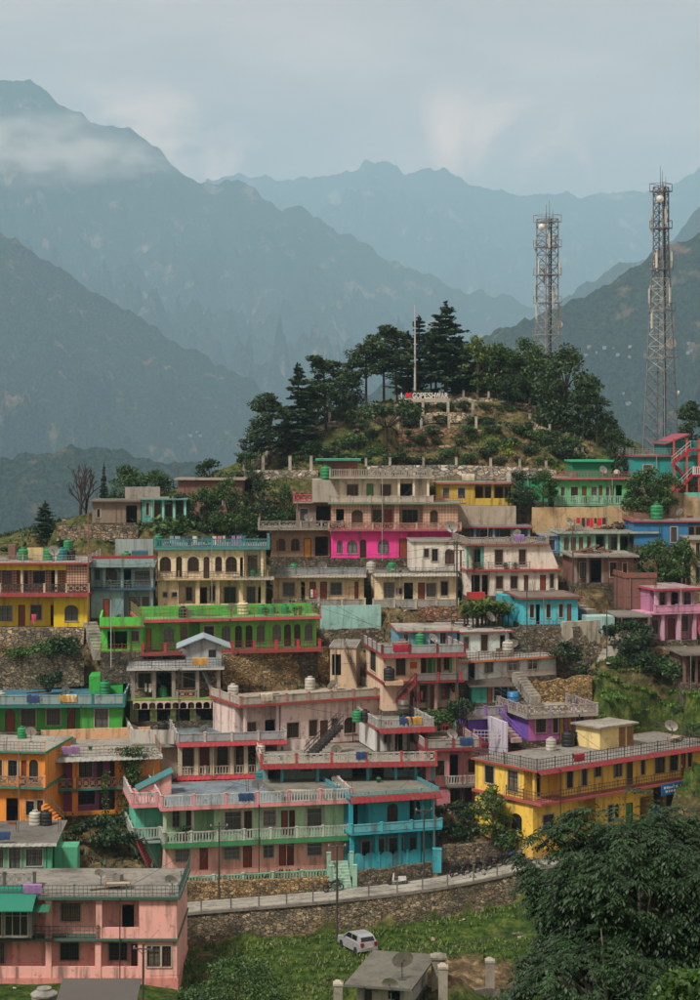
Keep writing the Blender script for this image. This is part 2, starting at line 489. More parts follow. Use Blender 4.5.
def interp(pts, x):
    xs = [p[0] for p in pts]; ys = [p[1] for p in pts]
    return float(np.interp(x, xs, ys))

def mountain(name, crest, Yc, base, run, mat, seed, amp, nx=300, ny=110, crag=1.0, back=0.5):
    """crest: silhouette points (px, py) seen at distance Yc; the flank falls towards the camera over `run` metres."""
    x0, x1 = crest[0][0], crest[-1][0]
    verts, faces = [], []
    ts = [-back * (1 - i / 10) for i in range(10)] + [i / (ny - 1) for i in range(ny)]
    for i in range(nx):
        px = x0 + (x1 - x0) * i / (nx - 1)
        c = P(px, interp(crest, px), Yc)
        ridge = mnoise.fractal(Vector((c.x * 9 / Yc, seed, 0)), 1.0, 2.0, 3) * run * 0.25
        for t in ts:
            if t <= 0:
                y = Yc - t * run; z = c.z + (base - c.z) * (-t) * 0.9
                a = amp * 0.10
            else:
                y = Yc - t * run + ridge * t * (1 - t)
                z = c.z + (base - c.z) * (t ** 0.85)
                a = amp * (0.06 + 0.94 * min(1, t * 2.2))
            q = Vector((c.x, y * 0.7, 0)) * (5.0 / Yc)
            h = mnoise.hetero_terrain(q * 1.6 + Vector((seed, 0, 0)), 0.8, 2.1, 7, 0.7) - 0.9
            rd = 1 - abs(mnoise.fractal(q * 2.3 + Vector((0, seed, 3)), 0.9, 2.2, 5)) * 2
            rd += .55 * (.5 - abs(mnoise.fractal(q * 8.5 + Vector((seed, 2, 1)), 0.9, 2.2, 4)) * 2) + .22 * (.5 - abs(mnoise.noise(q * 24)) * 2)
            f = mnoise.fractal(q * 40 + Vector((seed, seed, 0)), 0.7, 2.2, 4) * 0.10 * crag
            verts.append((c.x, y, z + a * (0.40 * h + 1.12 * (rd - 0.6)) + amp * f * (0.18 if t < .04 else 0.7)))
    n = len(ts)
    for i in range(nx - 1):
        for j in range(n - 1):
            a = i * n + j
            faces.append((a, a + 1, a + n + 1, a + n))
    mb = MB(); mb.v = verts; mb.f = faces
    o = mb.build(name, mat, smooth=True)
    tag(o, kind='structure')
    return o

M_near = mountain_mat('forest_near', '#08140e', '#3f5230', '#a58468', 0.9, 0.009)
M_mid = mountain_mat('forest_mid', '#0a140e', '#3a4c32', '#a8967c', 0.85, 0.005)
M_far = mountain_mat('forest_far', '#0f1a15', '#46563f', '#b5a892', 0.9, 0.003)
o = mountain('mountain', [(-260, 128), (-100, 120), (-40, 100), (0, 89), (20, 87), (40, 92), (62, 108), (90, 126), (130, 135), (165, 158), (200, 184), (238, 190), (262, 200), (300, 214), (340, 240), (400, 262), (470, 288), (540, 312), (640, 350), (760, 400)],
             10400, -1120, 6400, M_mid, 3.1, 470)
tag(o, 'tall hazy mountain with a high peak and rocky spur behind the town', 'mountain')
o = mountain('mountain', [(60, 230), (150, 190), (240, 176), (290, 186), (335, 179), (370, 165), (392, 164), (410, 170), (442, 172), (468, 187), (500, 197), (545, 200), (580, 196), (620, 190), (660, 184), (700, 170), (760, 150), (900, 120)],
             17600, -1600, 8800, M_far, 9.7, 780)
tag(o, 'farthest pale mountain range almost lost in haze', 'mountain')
o = mountain('mountain', [(-300, 120), (-120, 175), (-40, 212), (0, 231), (30, 248), (60, 266), (100, 295), (150, 325), (200, 352), (240, 372), (280, 400), (330, 445), (400, 520)],
             5400, -1120, 3000, M_near, 5.3, 240)
tag(o, 'forested valley slope with bare rock scars descending behind the town', 'mountain')
o = mountain('mountain', [(-200, 430), (-40, 452), (10, 455), (60, 449), (110, 452), (150, 462), (200, 470), (270, 492), (400, 560)],
             2500, -700, 1180, M_near, 12.3, 100)
tag(o, 'low dark wooded spur below the valley slope', 'hill')
o = mountain('mountain', [(330, 420), (400, 380), (440, 356), (480, 342), (500, 333), (540, 318), (575, 303), (600, 291), (640, 262), (670, 245), (700, 227), (760, 185), (900, 120)],
             3400, -690, 1850, M_near, 21.7, 160)
tag(o, 'dark wooded ridge with scattered hamlets behind the lattice towers', 'mountain')
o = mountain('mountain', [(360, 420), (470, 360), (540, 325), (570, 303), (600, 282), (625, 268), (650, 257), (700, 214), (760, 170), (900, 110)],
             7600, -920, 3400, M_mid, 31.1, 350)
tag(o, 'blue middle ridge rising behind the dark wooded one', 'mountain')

# valley floor far below, out to the horizon
mb = MB(); mb.quad((-30000, -3000, -1700), (30000, -3000, -1700), (30000, 21000, -1700), (-30000, 21000, -1700))
tag(mb.build('valley_ground', M_far), kind='structure')

# ------------------------------------------------------------------ haze
HAZE_D = 0.000108
mb = MB(); mb.box(-14000, 14000, -600, 22500, -1702, 2600)
hz = mb.build('haze', None)
hm = bpy.data.materials.new('haze'); hm.use_nodes = True
hn = hm.node_tree; hn.nodes.clear()
ho = hn.nodes.new('ShaderNodeOutputMaterial')
hv = hn.nodes.new('ShaderNodeVolumePrincipled')
hv.inputs['Color'].default_value = (0.53, 0.815, 1.0, 1)
hv.inputs['Density'].default_value = HAZE_D
hv.inputs['Anisotropy'].default_value = 0.08
hn.links.new(hv.outputs['Volume'], ho.inputs['Volume'])
hz.data.materials.append(hm)
tag(hz, 'pale blue valley haze', 'haze', kind='stuff')
# ------------------------------------------------------------------ house kit
GL = None
SHARED = {}

def shared(key, maker, name, mat, smooth=False):
    """mesh data shared between alike pieces"""
    k = (key, mat.name if mat else None)
    if k not in SHARED:
        mb = MB(); maker(mb)
        SHARED[k] = mb.mesh(name, mat, smooth)
    return SHARED[k]

def q5(x):
    return max(0.1, round(x * 10) / 10)

def wall_face(mb, p0, d, L, z0, z1, ops, r=0.16):
    """sheet from p0 along d (outside seen left to right) with openings (u0,u1,za,zb,arch) and their reveals"""
    nx, ny = -d[1], d[0]
    def pt(u, z, i=0.0):
        return (p0[0] + d[0] * u + nx * i, p0[1] + d[1] * u + ny * i, z)
    us = sorted({0.0, L} | {o[0] for o in ops} | {o[1] for o in ops})
    zs = sorted({z0, z1} | {o[2] for o in ops} | {o[3] for o in ops})
    for a, b in zip(us, us[1:]):
        if b - a < 1e-4: continue
        for c, e in zip(zs, zs[1:]):
            if e - c < 1e-4: continue
            mu, mz = (a + b) / 2, (c + e) / 2
            if any(o[0] < mu < o[1] and o[2] < mz < o[3] for o in ops): continue
            mb.quad(pt(a, c), pt(b, c), pt(b, e), pt(a, e))
    for (a, b, c, e, arch) in ops:
        top = e
        if arch:
            w = b - a
            rise = min(w * 0.5, (e - c) * 0.4) * (0.75 if w > 1.2 else 0.95)
            top = e - rise
            arc = [(a + w / 2 - w / 2 * math.cos(math.pi * k / 10), top + rise * math.sin(math.pi * k / 10)) for k in range(11)]
            for k in range(5):
                mb.tri(pt(a, e), pt(*arc[k]), pt(*arc[k + 1]))
                mb.tri(pt(b, e), pt(*arc[5 + k]), pt(*arc[6 + k]))
            for k in range(10):
                mb.quad(pt(*arc[k]), pt(*arc[k + 1]), pt(*arc[k + 1], r), pt(*arc[k], r))
        else:
            mb.quad(pt(a, e), pt(b, e), pt(b, e, r), pt(a, e, r))
        mb.quad(pt(a, c), pt(a, top), pt(a, top, r), pt(a, c, r))
        mb.quad(pt(b, top), pt(b, c), pt(b, c, r), pt(b, top, r))
        mb.quad(pt(b, c), pt(a, c), pt(a, c, r), pt(b, c, r))

def m_frame(w, h, nv):
    def f(mb):
        t = 0.07
        mb.box(0, t, .05, .12, 0, h); mb.box(w - t, w, .05, .12, 0, h)
        mb.box(t, w - t, .05, .12, 0, t); mb.box(t, w - t, .05, .12, h - t, h)
        for i in range(1, nv):
            x = w * i / nv
            mb.box(x - .025, x + .025, .052, .118, t, h - t)
        if h > 0.9: mb.box(t, w - t, .054, .116, h * .70 - .02, h * .70 + .02)
    return f

def m_grille(w, h):
    def f(mb):
        n = max(3, int(w / 0.16))
        for i in range(1, n):
            x = w * i / n
            mb.box(x - .011, x + .011, .012, .03, .02, h - .02)
        for k in (0.2, 0.5, 0.8):
            mb.box(.01, w - .01, .03, .046, h * k - .012, h * k + .012)
    return f

def m_pane(w, h):
    def f(mb): mb.box(.02, w - .02, .125, .14, .02, h - .02)
    return f

def m_sill(w):
    def f(mb): mb.box(-.06, w + .06, -.07, .05, -.07, -.003)
    return f

def m_surround(w, h):
    def f(mb):
        mb.box(-.10, -.002, -.035, .02, -.06, h + .10); mb.box(w + .002, w + .10, -.035, .02, -.06, h + .10); mb.box(-.002, w + .002, -.035, .02, h + .002, h + .10)
    return f

def m_door(w, h):
    def f(mb):
        mb.box(0, w, .08, .13, 0, h)
        for (a, b) in ((.12, .46), (.54, .9)):
            for s in ((.14, .46), (.54, .86)):
                mb.box(w * s[0], w * s[1], .062, .082, h * a, h * b)
    return f

def m_dframe(w, h):
    def f(mb):
        mb.box(0, .07, .03, .09, 0, h); mb.box(w - .07, w, .03, .09, 0, h); mb.box(.07, w - .07, .03, .09, h - .07, h)
    return f

def m_post(w, h):
    def f(mb):
        mb.box(-w / 2, w / 2, -w / 2, w / 2, 0, h)
        mb.box(-w / 2 - .03, w / 2 + .03, -w / 2 - .03, w / 2 + .03, h, h + .05)
    return f

def m_col(w, h, rnd):
    def f(mb):
        if rnd: mb.lathe([(w * .62, 0), (w * .62, .15), (w * .5, .2), (w * .42, h - .3), (w * .6, h - .2), (w * .6, h)], 10)
        else:
            mb.box(-w / 2, w / 2, -w / 2, w / 2, 0, h)
            mb.box(-w / 2 - .04, w / 2 + .04, -w / 2 - .04, w / 2 + .04, h - .22, h - .004)
    return f

PADS = []      # footprints for the terrain
HOUSES = {}

class House:
    """px0/px1: photo columns of the front wall's ends, pyb: row of its foot at the left end, Y: distance there, yaw: degrees the right end recedes."""
    def __init__(s, key, label, px0, px1, pyb, Y, yaw, D, cat='house', name='house', group='houses stepping up the hillside', pad=True, plinth=3.0, plinthmat=None, win='#3b3a38', door='#4a2c20', pane='g', trim='#a39c8e', pipes=1):
        s.label = label
        a = math.radians(yaw)
        s.d = (math.cos(a), math.sin(a)); s.n = (-math.sin(a), math.cos(a))
        o = P(px0, pyb, Y)
        s.o = o; s.yaw = a; s.D = D
        s.W = s.u(px1)
        s.Y = Y; s.pyb = pyb
        s.root = thing(name, label, cat, o, a, group)
        s.z = 0.0            # running floor height
        s.storeys = []
        s.win, s.door = plain(win, .5), win
        s.doorc = door; s.winc = win
        s.ov = 0.0
        s.trim = paint(trim) if trim else None
        s.pipes = pipes
        s.rr = random.Random(sum(map(ord, key)) * 7 + 3)
        if pad: PADS.append((o.x, o.y, o.z, s.d, s.n, s.W, D))
        if plinth:
            mb = MB(); mb.box(-.08, s.W + .08, -.08, D, -plinth, -.02)
            mb.build('plinth', plinthmat or stone('#5e574a', 2.6), s.root)
        HOUSES[key] = s
    def u(s, px, sb=0.0):
        k = (px - CX) / F
        ox, oy = s.o.x + s.n[0] * sb, s.o.y + s.n[1] * sb
        return (k * oy - ox) / (s.d[0] - k * s.d[1])
    def vside(s, px, u0):
        k = (px - CX) / F
        ox, oy = s.o.x + s.d[0] * u0, s.o.y + s.d[1] * u0
        return (k * oy - ox) / (s.n[0] - k * s.n[1])
    def zpx(s, py, u=0.0, v=0.0):
        """height above the house foot of row py on the vertical line at (u, v)"""
        y = s.o.y + s.d[1] * u + s.n[1] * v
        return -(py - HY) / F * y - s.o.z
    def wpt(s, u, v, z):
        return Vector((s.o.x + s.d[0] * u + s.n[0] * v, s.o.y + s.d[1] * u + s.n[1] * v, s.o.z + z))

    def feats(s, spec, uof, L, H, z0):
        """parse 'w10-20 ad33-40/0,2.2' into openings"""
        out = []
        for a, k, p0, p1, zl, zh in re.findall(r'(a?)([a-zA-Z])([-\d.]+?)-([\d.]+)(?:/([\d.]+),([\d.]+))?(?:\s|$)', spec or ''):
            u0, u1 = sorted((uof(float(p0)), uof(float(p1))))
            u0, u1 = max(.05, u0), min(L - .05, u1)
            if u1 - u0 < .25: continue
            if k in 'wgbvt': zz = (0.72, min(2.2, H - .3))
            elif k in 'deDEfy': zz = (0.02, min(2.1, H - .3))
            else: zz = (0.5, min(2.3, H - .3))
            if zl: zz = (float(zl), min(float(zh), H - .1))
            out.append((k, u0, u1, z0 + zz[0], z0 + zz[1], bool(a)))
        out.sort(key=lambda t: t[1])
        res = []
        for t in out:
            if res and t[1] < res[-1][2] + .04: t = (t[0], res[-1][2] + .04) + t[2:]
            if t[2] - t[1] > .22: res.append(t)
        return res

    def face(s, mb, p0, d, L, z0, z1, fs, wm):
        wall_face(mb, p0, d, L, z0, z1, [(f[1], f[2], f[3], f[4], f[5]) for f in fs])
        ang = math.atan2(d[1], d[0])
        for (k, a, b, za, zb, arch) in fs:
            w, h = b - a, zb - za
            loc = (p0[0] + d[0] * a, p0[1] + d[1] * a, za)
            W, H = round(w, 1), round(h, 1)
            sx = (w / W, 1, h / H)
            def put(name, key, maker, mat, par):
                o = link(name, shared((key, W, H), maker, name, mat), par)
                if par is s.root:
                    o.location = loc; o.rotation_euler = (0, 0, ang); o.scale = sx
                return o
            if k in 'wgbvt':
                fm = {'b': plain('#4b2d1e', .6), 'v': plain('#b9b7ae', .6), 't': plain('#2f7a78', .6)}.get(k, s.win)
                wo = put('window', 'frame%d' % (2 if w < 1.5 else 3), m_frame(W, H, 2 if w < 1.5 else 3), fm, s.root)
                pm = {'g': curtainmat('#9a9c99'), 'b': curtainmat('#5b4436'), 'v': glassmat(), 't': glassmat()}.get(k) or (glassmat() if s.rr.random() < .6 else curtainmat(s.rr.choice(('#8a7f6a', '#6f7f86', '#7a5a52', '#a39a86'))))
                put('pane', 'pane', m_pane(W, H), pm, wo)
                if k in 'gbw': put('grille', 'grille', m_grille(W, H), plain('#2b2a29', .5), wo)
                put('sill', 'sill', m_sill(W), s.trim or wm, wo)
                if s.trim and not arch: put('surround', 'surround', m_surround(W, H), s.trim, wo)
            elif k in 'dDfy':
                dc = {'d': s.doorc, 'D': '#7a3420', 'f': '#3f7d4c', 'y': '#c9861c'}[k]
                do = put('door', 'door', m_door(W, H), plain(dc, .55), s.root)
                put('frame', 'dframe', m_dframe(W, H), plain('#2e221b', .6), do)

    def storey(s, ytop, col, f='', seg=None, cols=None, colc=None, colw=.24, colround=False, rail=None, railh=.85, railc='#777770', postc=None, railspan=None,
               slab='#8f8a7d', ov=.35, ovs=.15, slabt=.16, lf='', rf='', mat=None, skirt=None, vbase=0.0, u0=0.0, u1=None, slabmat=None, colbase=0.0, rail_sides='', curb=None):
        """one floor; ytop is the photo row of its ceiling at the left front corner"""
        z0 = s.z
        z1 = s.zpx(ytop) if ytop > 20 else z0 + ytop
        H = z1 - z0
        u1 = s.W if u1 is None else u1
        wm = mat or paint(col)
        mb = MB()
        segs = seg or [(None, vbase)]
        brk = []
        for i, (px, sb) in enumerate(segs):
            a = u0 if px is None else min(max(s.u(px, sb), u0), u1)
            brk.append([a, sb])
        brk[0][0] = u0
        zt = z1 - .002
        for i, (a, sb) in enumerate(brk):
            b = brk[i + 1][0] if i + 1 < len(brk) else u1
            if b - a < .05: continue
            fs = [t for t in s.feats(f, lambda px: s.u(px, sb), 1e3, H, z0)]
            fs2 = []
            for t in fs:
                c = (t[1] + t[2]) / 2
                if a < c < b:
                    x0, x1 = max(t[1], a + .06), min(t[2], b - .06)
                    if x1 - x0 > .2: fs2.append((t[0], x0 - a, x1 - a) + t[3:])
            s.face(mb, (a, sb), (1, 0), b - a, z0, zt, fs2, wm)
            if i + 1 < len(brk):
                nsb = brk[i + 1][1]
                if nsb > sb: wall_face(mb, (b, sb), (0, 1), nsb - sb, z0, zt, [])
                elif nsb < sb: wall_face(mb, (b, sb), (0, -1), sb - nsb, z0, zt, [])
        # sides and back
        LL = s.D - brk[0][1]
        fs = s.feats(lf, lambda px: s.D - s.vside(px, u0), LL, H, z0) if lf else []
        s.face(mb, (u0, s.D), (0, -1), LL, z0, zt, fs, wm)
        RL = s.D - brk[-1][1]
        fs = s.feats(rf, lambda px: s.vside(px, u1) - brk[-1][1], RL, H, z0) if rf else []
        s.face(mb, (u1, brk[-1][1]), (0, 1), RL, z0, zt, fs, wm)
        wall_face(mb, (u1, s.D), (-1, 0), u1 - u0, z0, zt, [])
        mb.build('wall', wm, s.root)
        # columns standing on the floor's front edge
        cm = paint(colc) if colc else wm
        for px in (cols or []):
            u = s.u(px)
            hh = round(H - colbase, 2)
            link('column', shared(('col', colw, hh, colround), m_col(colw, hh, colround), 'column', cm), s.root, (u, .16, z0 + colbase))
        # railing on this floor's edge
        if rail:
            v = -s.ov + .09 if s.storeys else .1
            a, b = (u0 - s.ovs_below + .05, u1 + s.ovs_below - .05) if s.storeys else (u0, u1)
            if railspan: a, b = s.u(railspan[0], v), s.u(railspan[1], v)
            pts = [(a, v), (b, v)]
            if 'l' in rail_sides: pts = [(a, min(s.D, 3.0))] + pts
            if 'r' in rail_sides: pts = pts + [(b, min(s.D, 3.0))]
            s.rail(pts, z0 + .002, railh, rail, postc or railc, railc)
        # slab over it
        sm = slabmat or (paint(slab, wear=.75) if isinstance(slab, str) else slab)
        if slab:
            mb = MB(); mb.box(u0 - ovs, u1 + ovs, -ov, s.D + .12, z1, z1 + slabt)
            mb.build('floor_slab', sm, s.root)
            s.z = z1 + slabt
        else:
            s.z = z1
        if skirt:
            s.skirt(u0 - ovs, u1 + ovs, -ov, z1 + slabt + .002, *skirt)
        s.ov, s.ovs_below = ov, ovs
        s.ov_first = 0; s.ovmax = max(getattr(s, 'ovmax', 0), ov)
        s.u0, s.u1 = u0, u1
        s.storeys.append((z0, z1))
        return s

    def skirt(s, ua, ub, v, z, out, drop, colr, left=True, wave=.22):
        """sloping ribbed sheet along the roof edge"""
        mb = MB()
        def strip(p, d, L, n):
            nn = max(2, int(L / wave))
            pr = []
            for i in range(nn + 1):
                t = L * i / nn
                e = .035 if i % 2 else 0.0
                a = (p[0] + d[0] * t, p[1] + d[1] * t, z + e)
                b = (a[0] + n[0] * out, a[1] + n[1] * out, z - drop + e)
                pr.append((a, b))
            for (a, b), (c, e2) in zip(pr, pr[1:]):
                mb.hexa([(b[0], b[1], b[2] - .04), (e2[0], e2[1], e2[2] - .04), (c[0], c[1], c[2] - .04), (a[0], a[1], a[2] - .04), b, e2, c, a])
        strip((ua, v), (1, 0), ub - ua, (0, -1))
        if left: strip((ua - .003, s.D * .9), (0, -1), s.D * .9 - v, (-1, 0))
        mb.build('eave_skirt', paint(colr, wear=.8), s.root)

    def rail(s, pts, z, h, style, postc, railc, spacing=2.3, posts=True, name=None):
        pm, rm = paint(postc, wear=.8), (paint(railc, wear=1.0) if style in ('panel', 'solid', 'bal', 'grid', 'arch') else plain(railc, .5, var=.15))
        mb = MB()
        pw = .2 if style in ('panel', 'bal', 'grid', 'arch') else .06
        seen = set()
        for (p, q) in zip(pts, pts[1:]):
            L = math.hypot(q[0] - p[0], q[1] - p[1])
            if L < .1: continue
            d = ((q[0] - p[0]) / L, (q[1] - p[1]) / L)
            n = max(1, round(L / spacing))
            if style == 'solid':
                ez = .09
                mb.hexa([(p[0] + d[1] * ez, p[1] - d[0] * ez, z), (q[0] + d[1] * ez, q[1] - d[0] * ez, z), (q[0] - d[1] * ez, q[1] + d[0] * ez, z), (p[0] - d[1] * ez, p[1] + d[0] * ez, z),
                         (p[0] + d[1] * ez, p[1] - d[0] * ez, z + h), (q[0] + d[1] * ez, q[1] - d[0] * ez, z + h), (q[0] - d[1] * ez, q[1] + d[0] * ez, z + h), (p[0] - d[1] * ez, p[1] + d[0] * ez, z + h)])
                continue
            def at(t, zz): return (p[0] + d[0] * t, p[1] + d[1] * t, zz)
            for i in range(n + 1):
                t = L * i / n
                kk = (round(p[0] + d[0] * t, 2), round(p[1] + d[1] * t, 2))
                if kk in seen or not posts: continue
                seen.add(kk)
                link('post', shared(('post', pw, round(h, 2)), m_post(pw, round(h, 2)), 'post', pm), s.root, at(t, z), math.atan2(d[1], d[0]))
            for i in range(n):
                a, b = L * i / n + pw / 2, L * (i + 1) / n - pw / 2
                if style == 'panel':
                    mb.bar(at(a, z + h * .46), at(b, z + h * .46), .07, h * .76)
                    mb.bar(at(a, z + h * .90), at(b, z + h * .90), .14, .08)
                elif style == 'bal':
                    mb.bar(at(a, z + h * .93), at(b, z + h * .93), .14, .1)
                    mb.bar(at(a, z + .07), at(b, z + .07), .12, .1)
                    m = max(2, int((b - a) / .24))
                    for j in range(m):
                        t = a + (b - a) * (j + .5) / m
                        mb.bar(at(t, z + .12), at(t, z + h * .88), .11)
                elif style == 'grid':
                    mb.bar(at(a, z + h * .93), at(b, z + h * .93), .12, .1)
                    mb.bar(at(a, z + .07), at(b, z + .07), .12, .1)
                    m = max(1, int((b - a) / .55))
                    for j in range(m):
                        t0, t1 = a + (b - a) * j / m, a + (b - a) * (j + 1) / m
                        mb.bar(at(t0, z + .1), at(t1, z + h * .9), .06); mb.bar(at(t0, z + h * .9), at(t1, z + .1), .06)
                        mb.bar(at(t1, z + .1), at(t1, z + h * .9), .07)
                        mb.bar(at((t0 + t1) / 2, z + h * .32), at((t0 + t1) / 2, z + h * .68), .3, .05)
                elif style == 'arch':
                    m = max(1, round((b - a) / 1.1))
                    for j in range(m):
                        t0, t1 = a + (b - a) * j / m, a + (b - a) * (j + 1) / m
                        mb.bar(at(t0 + .03, z + h * .35), at(t1 - .03, z + h * .35), .1, h * .7)
                        c, w = (t0 + t1) / 2, (t1 - t0) / 2 - .03
                        for k in range(8):
                            x0, x1 = -w + 2 * w * k / 8, -w + 2 * w * (k + 1) / 8
                            hh = h * .32 * math.sqrt(max(0, 1 - ((x0 + x1) / 2 / w) ** 2))
                            mb.bar(at(c + x0, z + h * .7 + hh / 2), at(c + x1, z + h * .7 + hh / 2), .1, hh)
                else:  # bars
                    for k in (.3, .62, .95): mb.bar(at(a, z + h * k), at(b, z + h * k), .045)
                    m = max(2, int((b - a) / .3))
                    for j in range(1, m):
                        t = a + (b - a) * j / m
                        mb.bar(at(t, z + .05), at(t, z + h * .95), .028)
        if mb.v: mb.build(name or ('railing' if style in ('bars', 'bal', 'grid') else 'parapet'), rm, s.root)

    def roof(s, style='panel', h=.8, postc='#8f8a7d', railc='#8a877d', deck='#77756e', sides='flrb', spacing=2.3, inset=.1, back=None):
        """roof terrace: stained deck and parapet along the sides named"""
        z = s.z
        a, b = s.u0 - s.ovs_below + inset, s.u1 + s.ovs_below - inset
        f, k = -s.ov + inset, s.D - .02
        mb = MB(); mb.quad((a, f, z + .005), (b, f, z + .005), (b, k, z + .005), (a, k, z + .005))
        mb.build('roof_deck', concrete(deck), s.root)
        if style:
            pts = []
            if 'l' in sides: pts += [(a, k), (a, f)]
            elif 'f' in sides: pts += [(a, f)]
            if 'f' in sides: pts += [(b, f)]
            if 'r' in sides: pts += ([] if 'f' in sides else [(b, f)]) + [(b, k)]
            if pts: s.rail(pts, z + .006, h, style, postc, railc, spacing)
            if 'b' in sides: s.rail([(a + .15, k - .05), (b - .15, k - .05)], z + .006, h, back or style, postc, railc, spacing)
        s.deckz = z + .006
        for i in range(s.pipes):
            u = s.u0 + s.rr.choice((.08, .3, .5, .72, .95)) * (s.u1 - s.u0) + s.rr.uniform(-.3, .3)
            mb = MB(); zt = s.storeys[-1][1] - .05; v = s.ov_first - .0
            mb.tube((u, -s.ovmax - .05, -.3), (u, -s.ovmax - .05, z - .05), .045, n=6); mb.tube((u, -s.ovmax - .05, z - .1), (u, .0, z - .12), .045, n=6)
            mb.build('drain_pipe', plain(s.rr.choice(('#2b2a2a', '#6a665e', '#8d8a82', '#4a2f28')), .6), s.root)
        for i in range(s.rr.randint(0, 3)):
            u = s.rr.choice((a + .1, b - .1, (a + b) / 2)); v = s.rr.choice((f + .15, k - .2, (f + k) / 2)); mb = MB()
            for q in range(4):
                du, dv = ((-.08, -.08), (.08, -.08), (.08, .08), (-.08, .08))[q]
                mb.bar((u + du, v + dv, z), (u + du * 1.4 + s.rr.uniform(-.06, .06), v + dv * 1.4, z + s.rr.uniform(.7, 1.3)), .022)
            mb.build('rebar', plain('#4a3226', .8), s.root)
        return s

    def awning(s, px0, px1, py, out=1.0, drop=.35, colr='#8b8a82', v=0.0, wave=.16):
        u0, u1 = s.u(px0, v), s.u(px1, v)
        z = s.zpx(py)
        mb = MB(); n = max(2, int((u1 - u0) / wave))
        for i in range(n):
            a, b = u0 + (u1 - u0) * i / n, u0 + (u1 - u0) * (i + 1) / n
            e0, e1 = (.05, 0) if i % 2 else (0, .05)
            mb.hexa([(a, v - out, z - drop - .03 + e0), (b, v - out, z - drop - .03 + e1), (b, v, z - .03 + e1), (a, v, z - .03 + e0),
                     (a, v - out, z - drop + e0), (b, v - out, z - drop + e1), (b, v, z + e1), (a, v, z + e0)])
        mb.build('awning', paint(colr, wear=.8, rough=.6), s.root)

    def block(s, name, u0, u1, v0, v1, z0, z1, mat):
        mb = MB(); mb.box(u0, u1, v0, v1, z0, z1); return mb.build(name, mat, s.root)

    def stair(s, A, B, w, colr, railc='#2a2a2a', side=1, both=False, mat=None):
        """flight from A up to B in house coordinates (u, v, z)"""
        A, B = Vector(A), Vector(B)
        d = B - A; dz = d.z; dh = Vector((d.x, d.y, 0)); L = dh.length
        dh.normalize(); n = Vector((-dh.y, dh.x, 0))
        k = max(3, int(abs(dz) / .19))
        mb = MB()
        for i in range(k):
            a = A + dh * (L * i / k); b = A + dh * (L * (i + 1) / k)
            zt = A.z + dz * (i + 1) / k; zb = A.z + dz * i / k - .18
            mb.hexa([a - n * w / 2 + Vector((0, 0, zb - A.z)), b - n * w / 2 + Vector((0, 0, zb - A.z)), b + n * w / 2 + Vector((0, 0, zb - A.z)), a + n * w / 2 + Vector((0, 0, zb - A.z)),
                     a - n * w / 2 + Vector((0, 0, zt - A.z)), b - n * w / 2 + Vector((0, 0, zt - A.z)), b + n * w / 2 + Vector((0, 0, zt - A.z)), a + n * w / 2 + Vector((0, 0, zt - A.z))])
        st = mb.build('staircase', mat or paint(colr), s.root)
        if railc:
            mb = MB()
            for sgn in ((1, -1) if both else (side,)):
                o = n * (w / 2 - .04) * sgn
                for k2 in (.45, .85): mb.bar(A + o + Vector((0, 0, k2)), B + o + Vector((0, 0, k2)), .05)
                m = max(2, int(L / .5))
                for i in range(m + 1):
                    p = A + o + d * (i / m); mb.bar(p, p + Vector((0, 0, .87)), .035)
            mb.build('handrail', plain(railc, .5), st)
        return st

# ------------------------------------------------------------------ things that stand on roofs
def m_tank(mb):
    mb.lathe([(.44, 0), (.46, .03), (.46, .2), (.43, .23), (.46, .26), (.46, .46), (.43, .49), (.46, .52), (.46, .72), (.43, .75), (.46, .78), (.45, .86), (.36, .93), (.2, .96), (.19, 1.01), (.0, 1.02)], 16)
def m_drum(mb):
    mb.lathe([(.42, 0), (.44, .02), (.44, .3), (.46, .32), (.44, .34), (.44, .62), (.46, .64), (.44, .66), (.44, .95), (.4, .98), (.0, .985)], 16)

TANKC = {'black': '#17181a', 'green': '#1c7a48', 'white': '#a9a79d', 'teal': '#1d6f74', 'blue': '#1f5f93', 'cream': '#c2b48f'}
def tank(h, px, v, colour, where, size=1.0, z=None):
    u = h.u(px, v)
    z = h.deckz if z is None else z
    p = h.wpt(u, v, z + .002)
    r = thing('water_tank', '%s plastic water tank %s' % (colour, where), 'water tank', p, rng.random() * 6, 'plastic water tanks on the roofs')
    m = plain(TANKC[colour], .62, var=.35)
    o = link('body', shared('tankbody', m_tank, 'body', m, True), r)
    def lid(mb): mb.lathe([(.16, 1.022), (.22, 1.025), (.22, 1.07), (.0, 1.08)], 12)
    link('lid', shared('tanklid', lid, 'lid', m), r)
    r.scale = (size, size, size * 1.08)

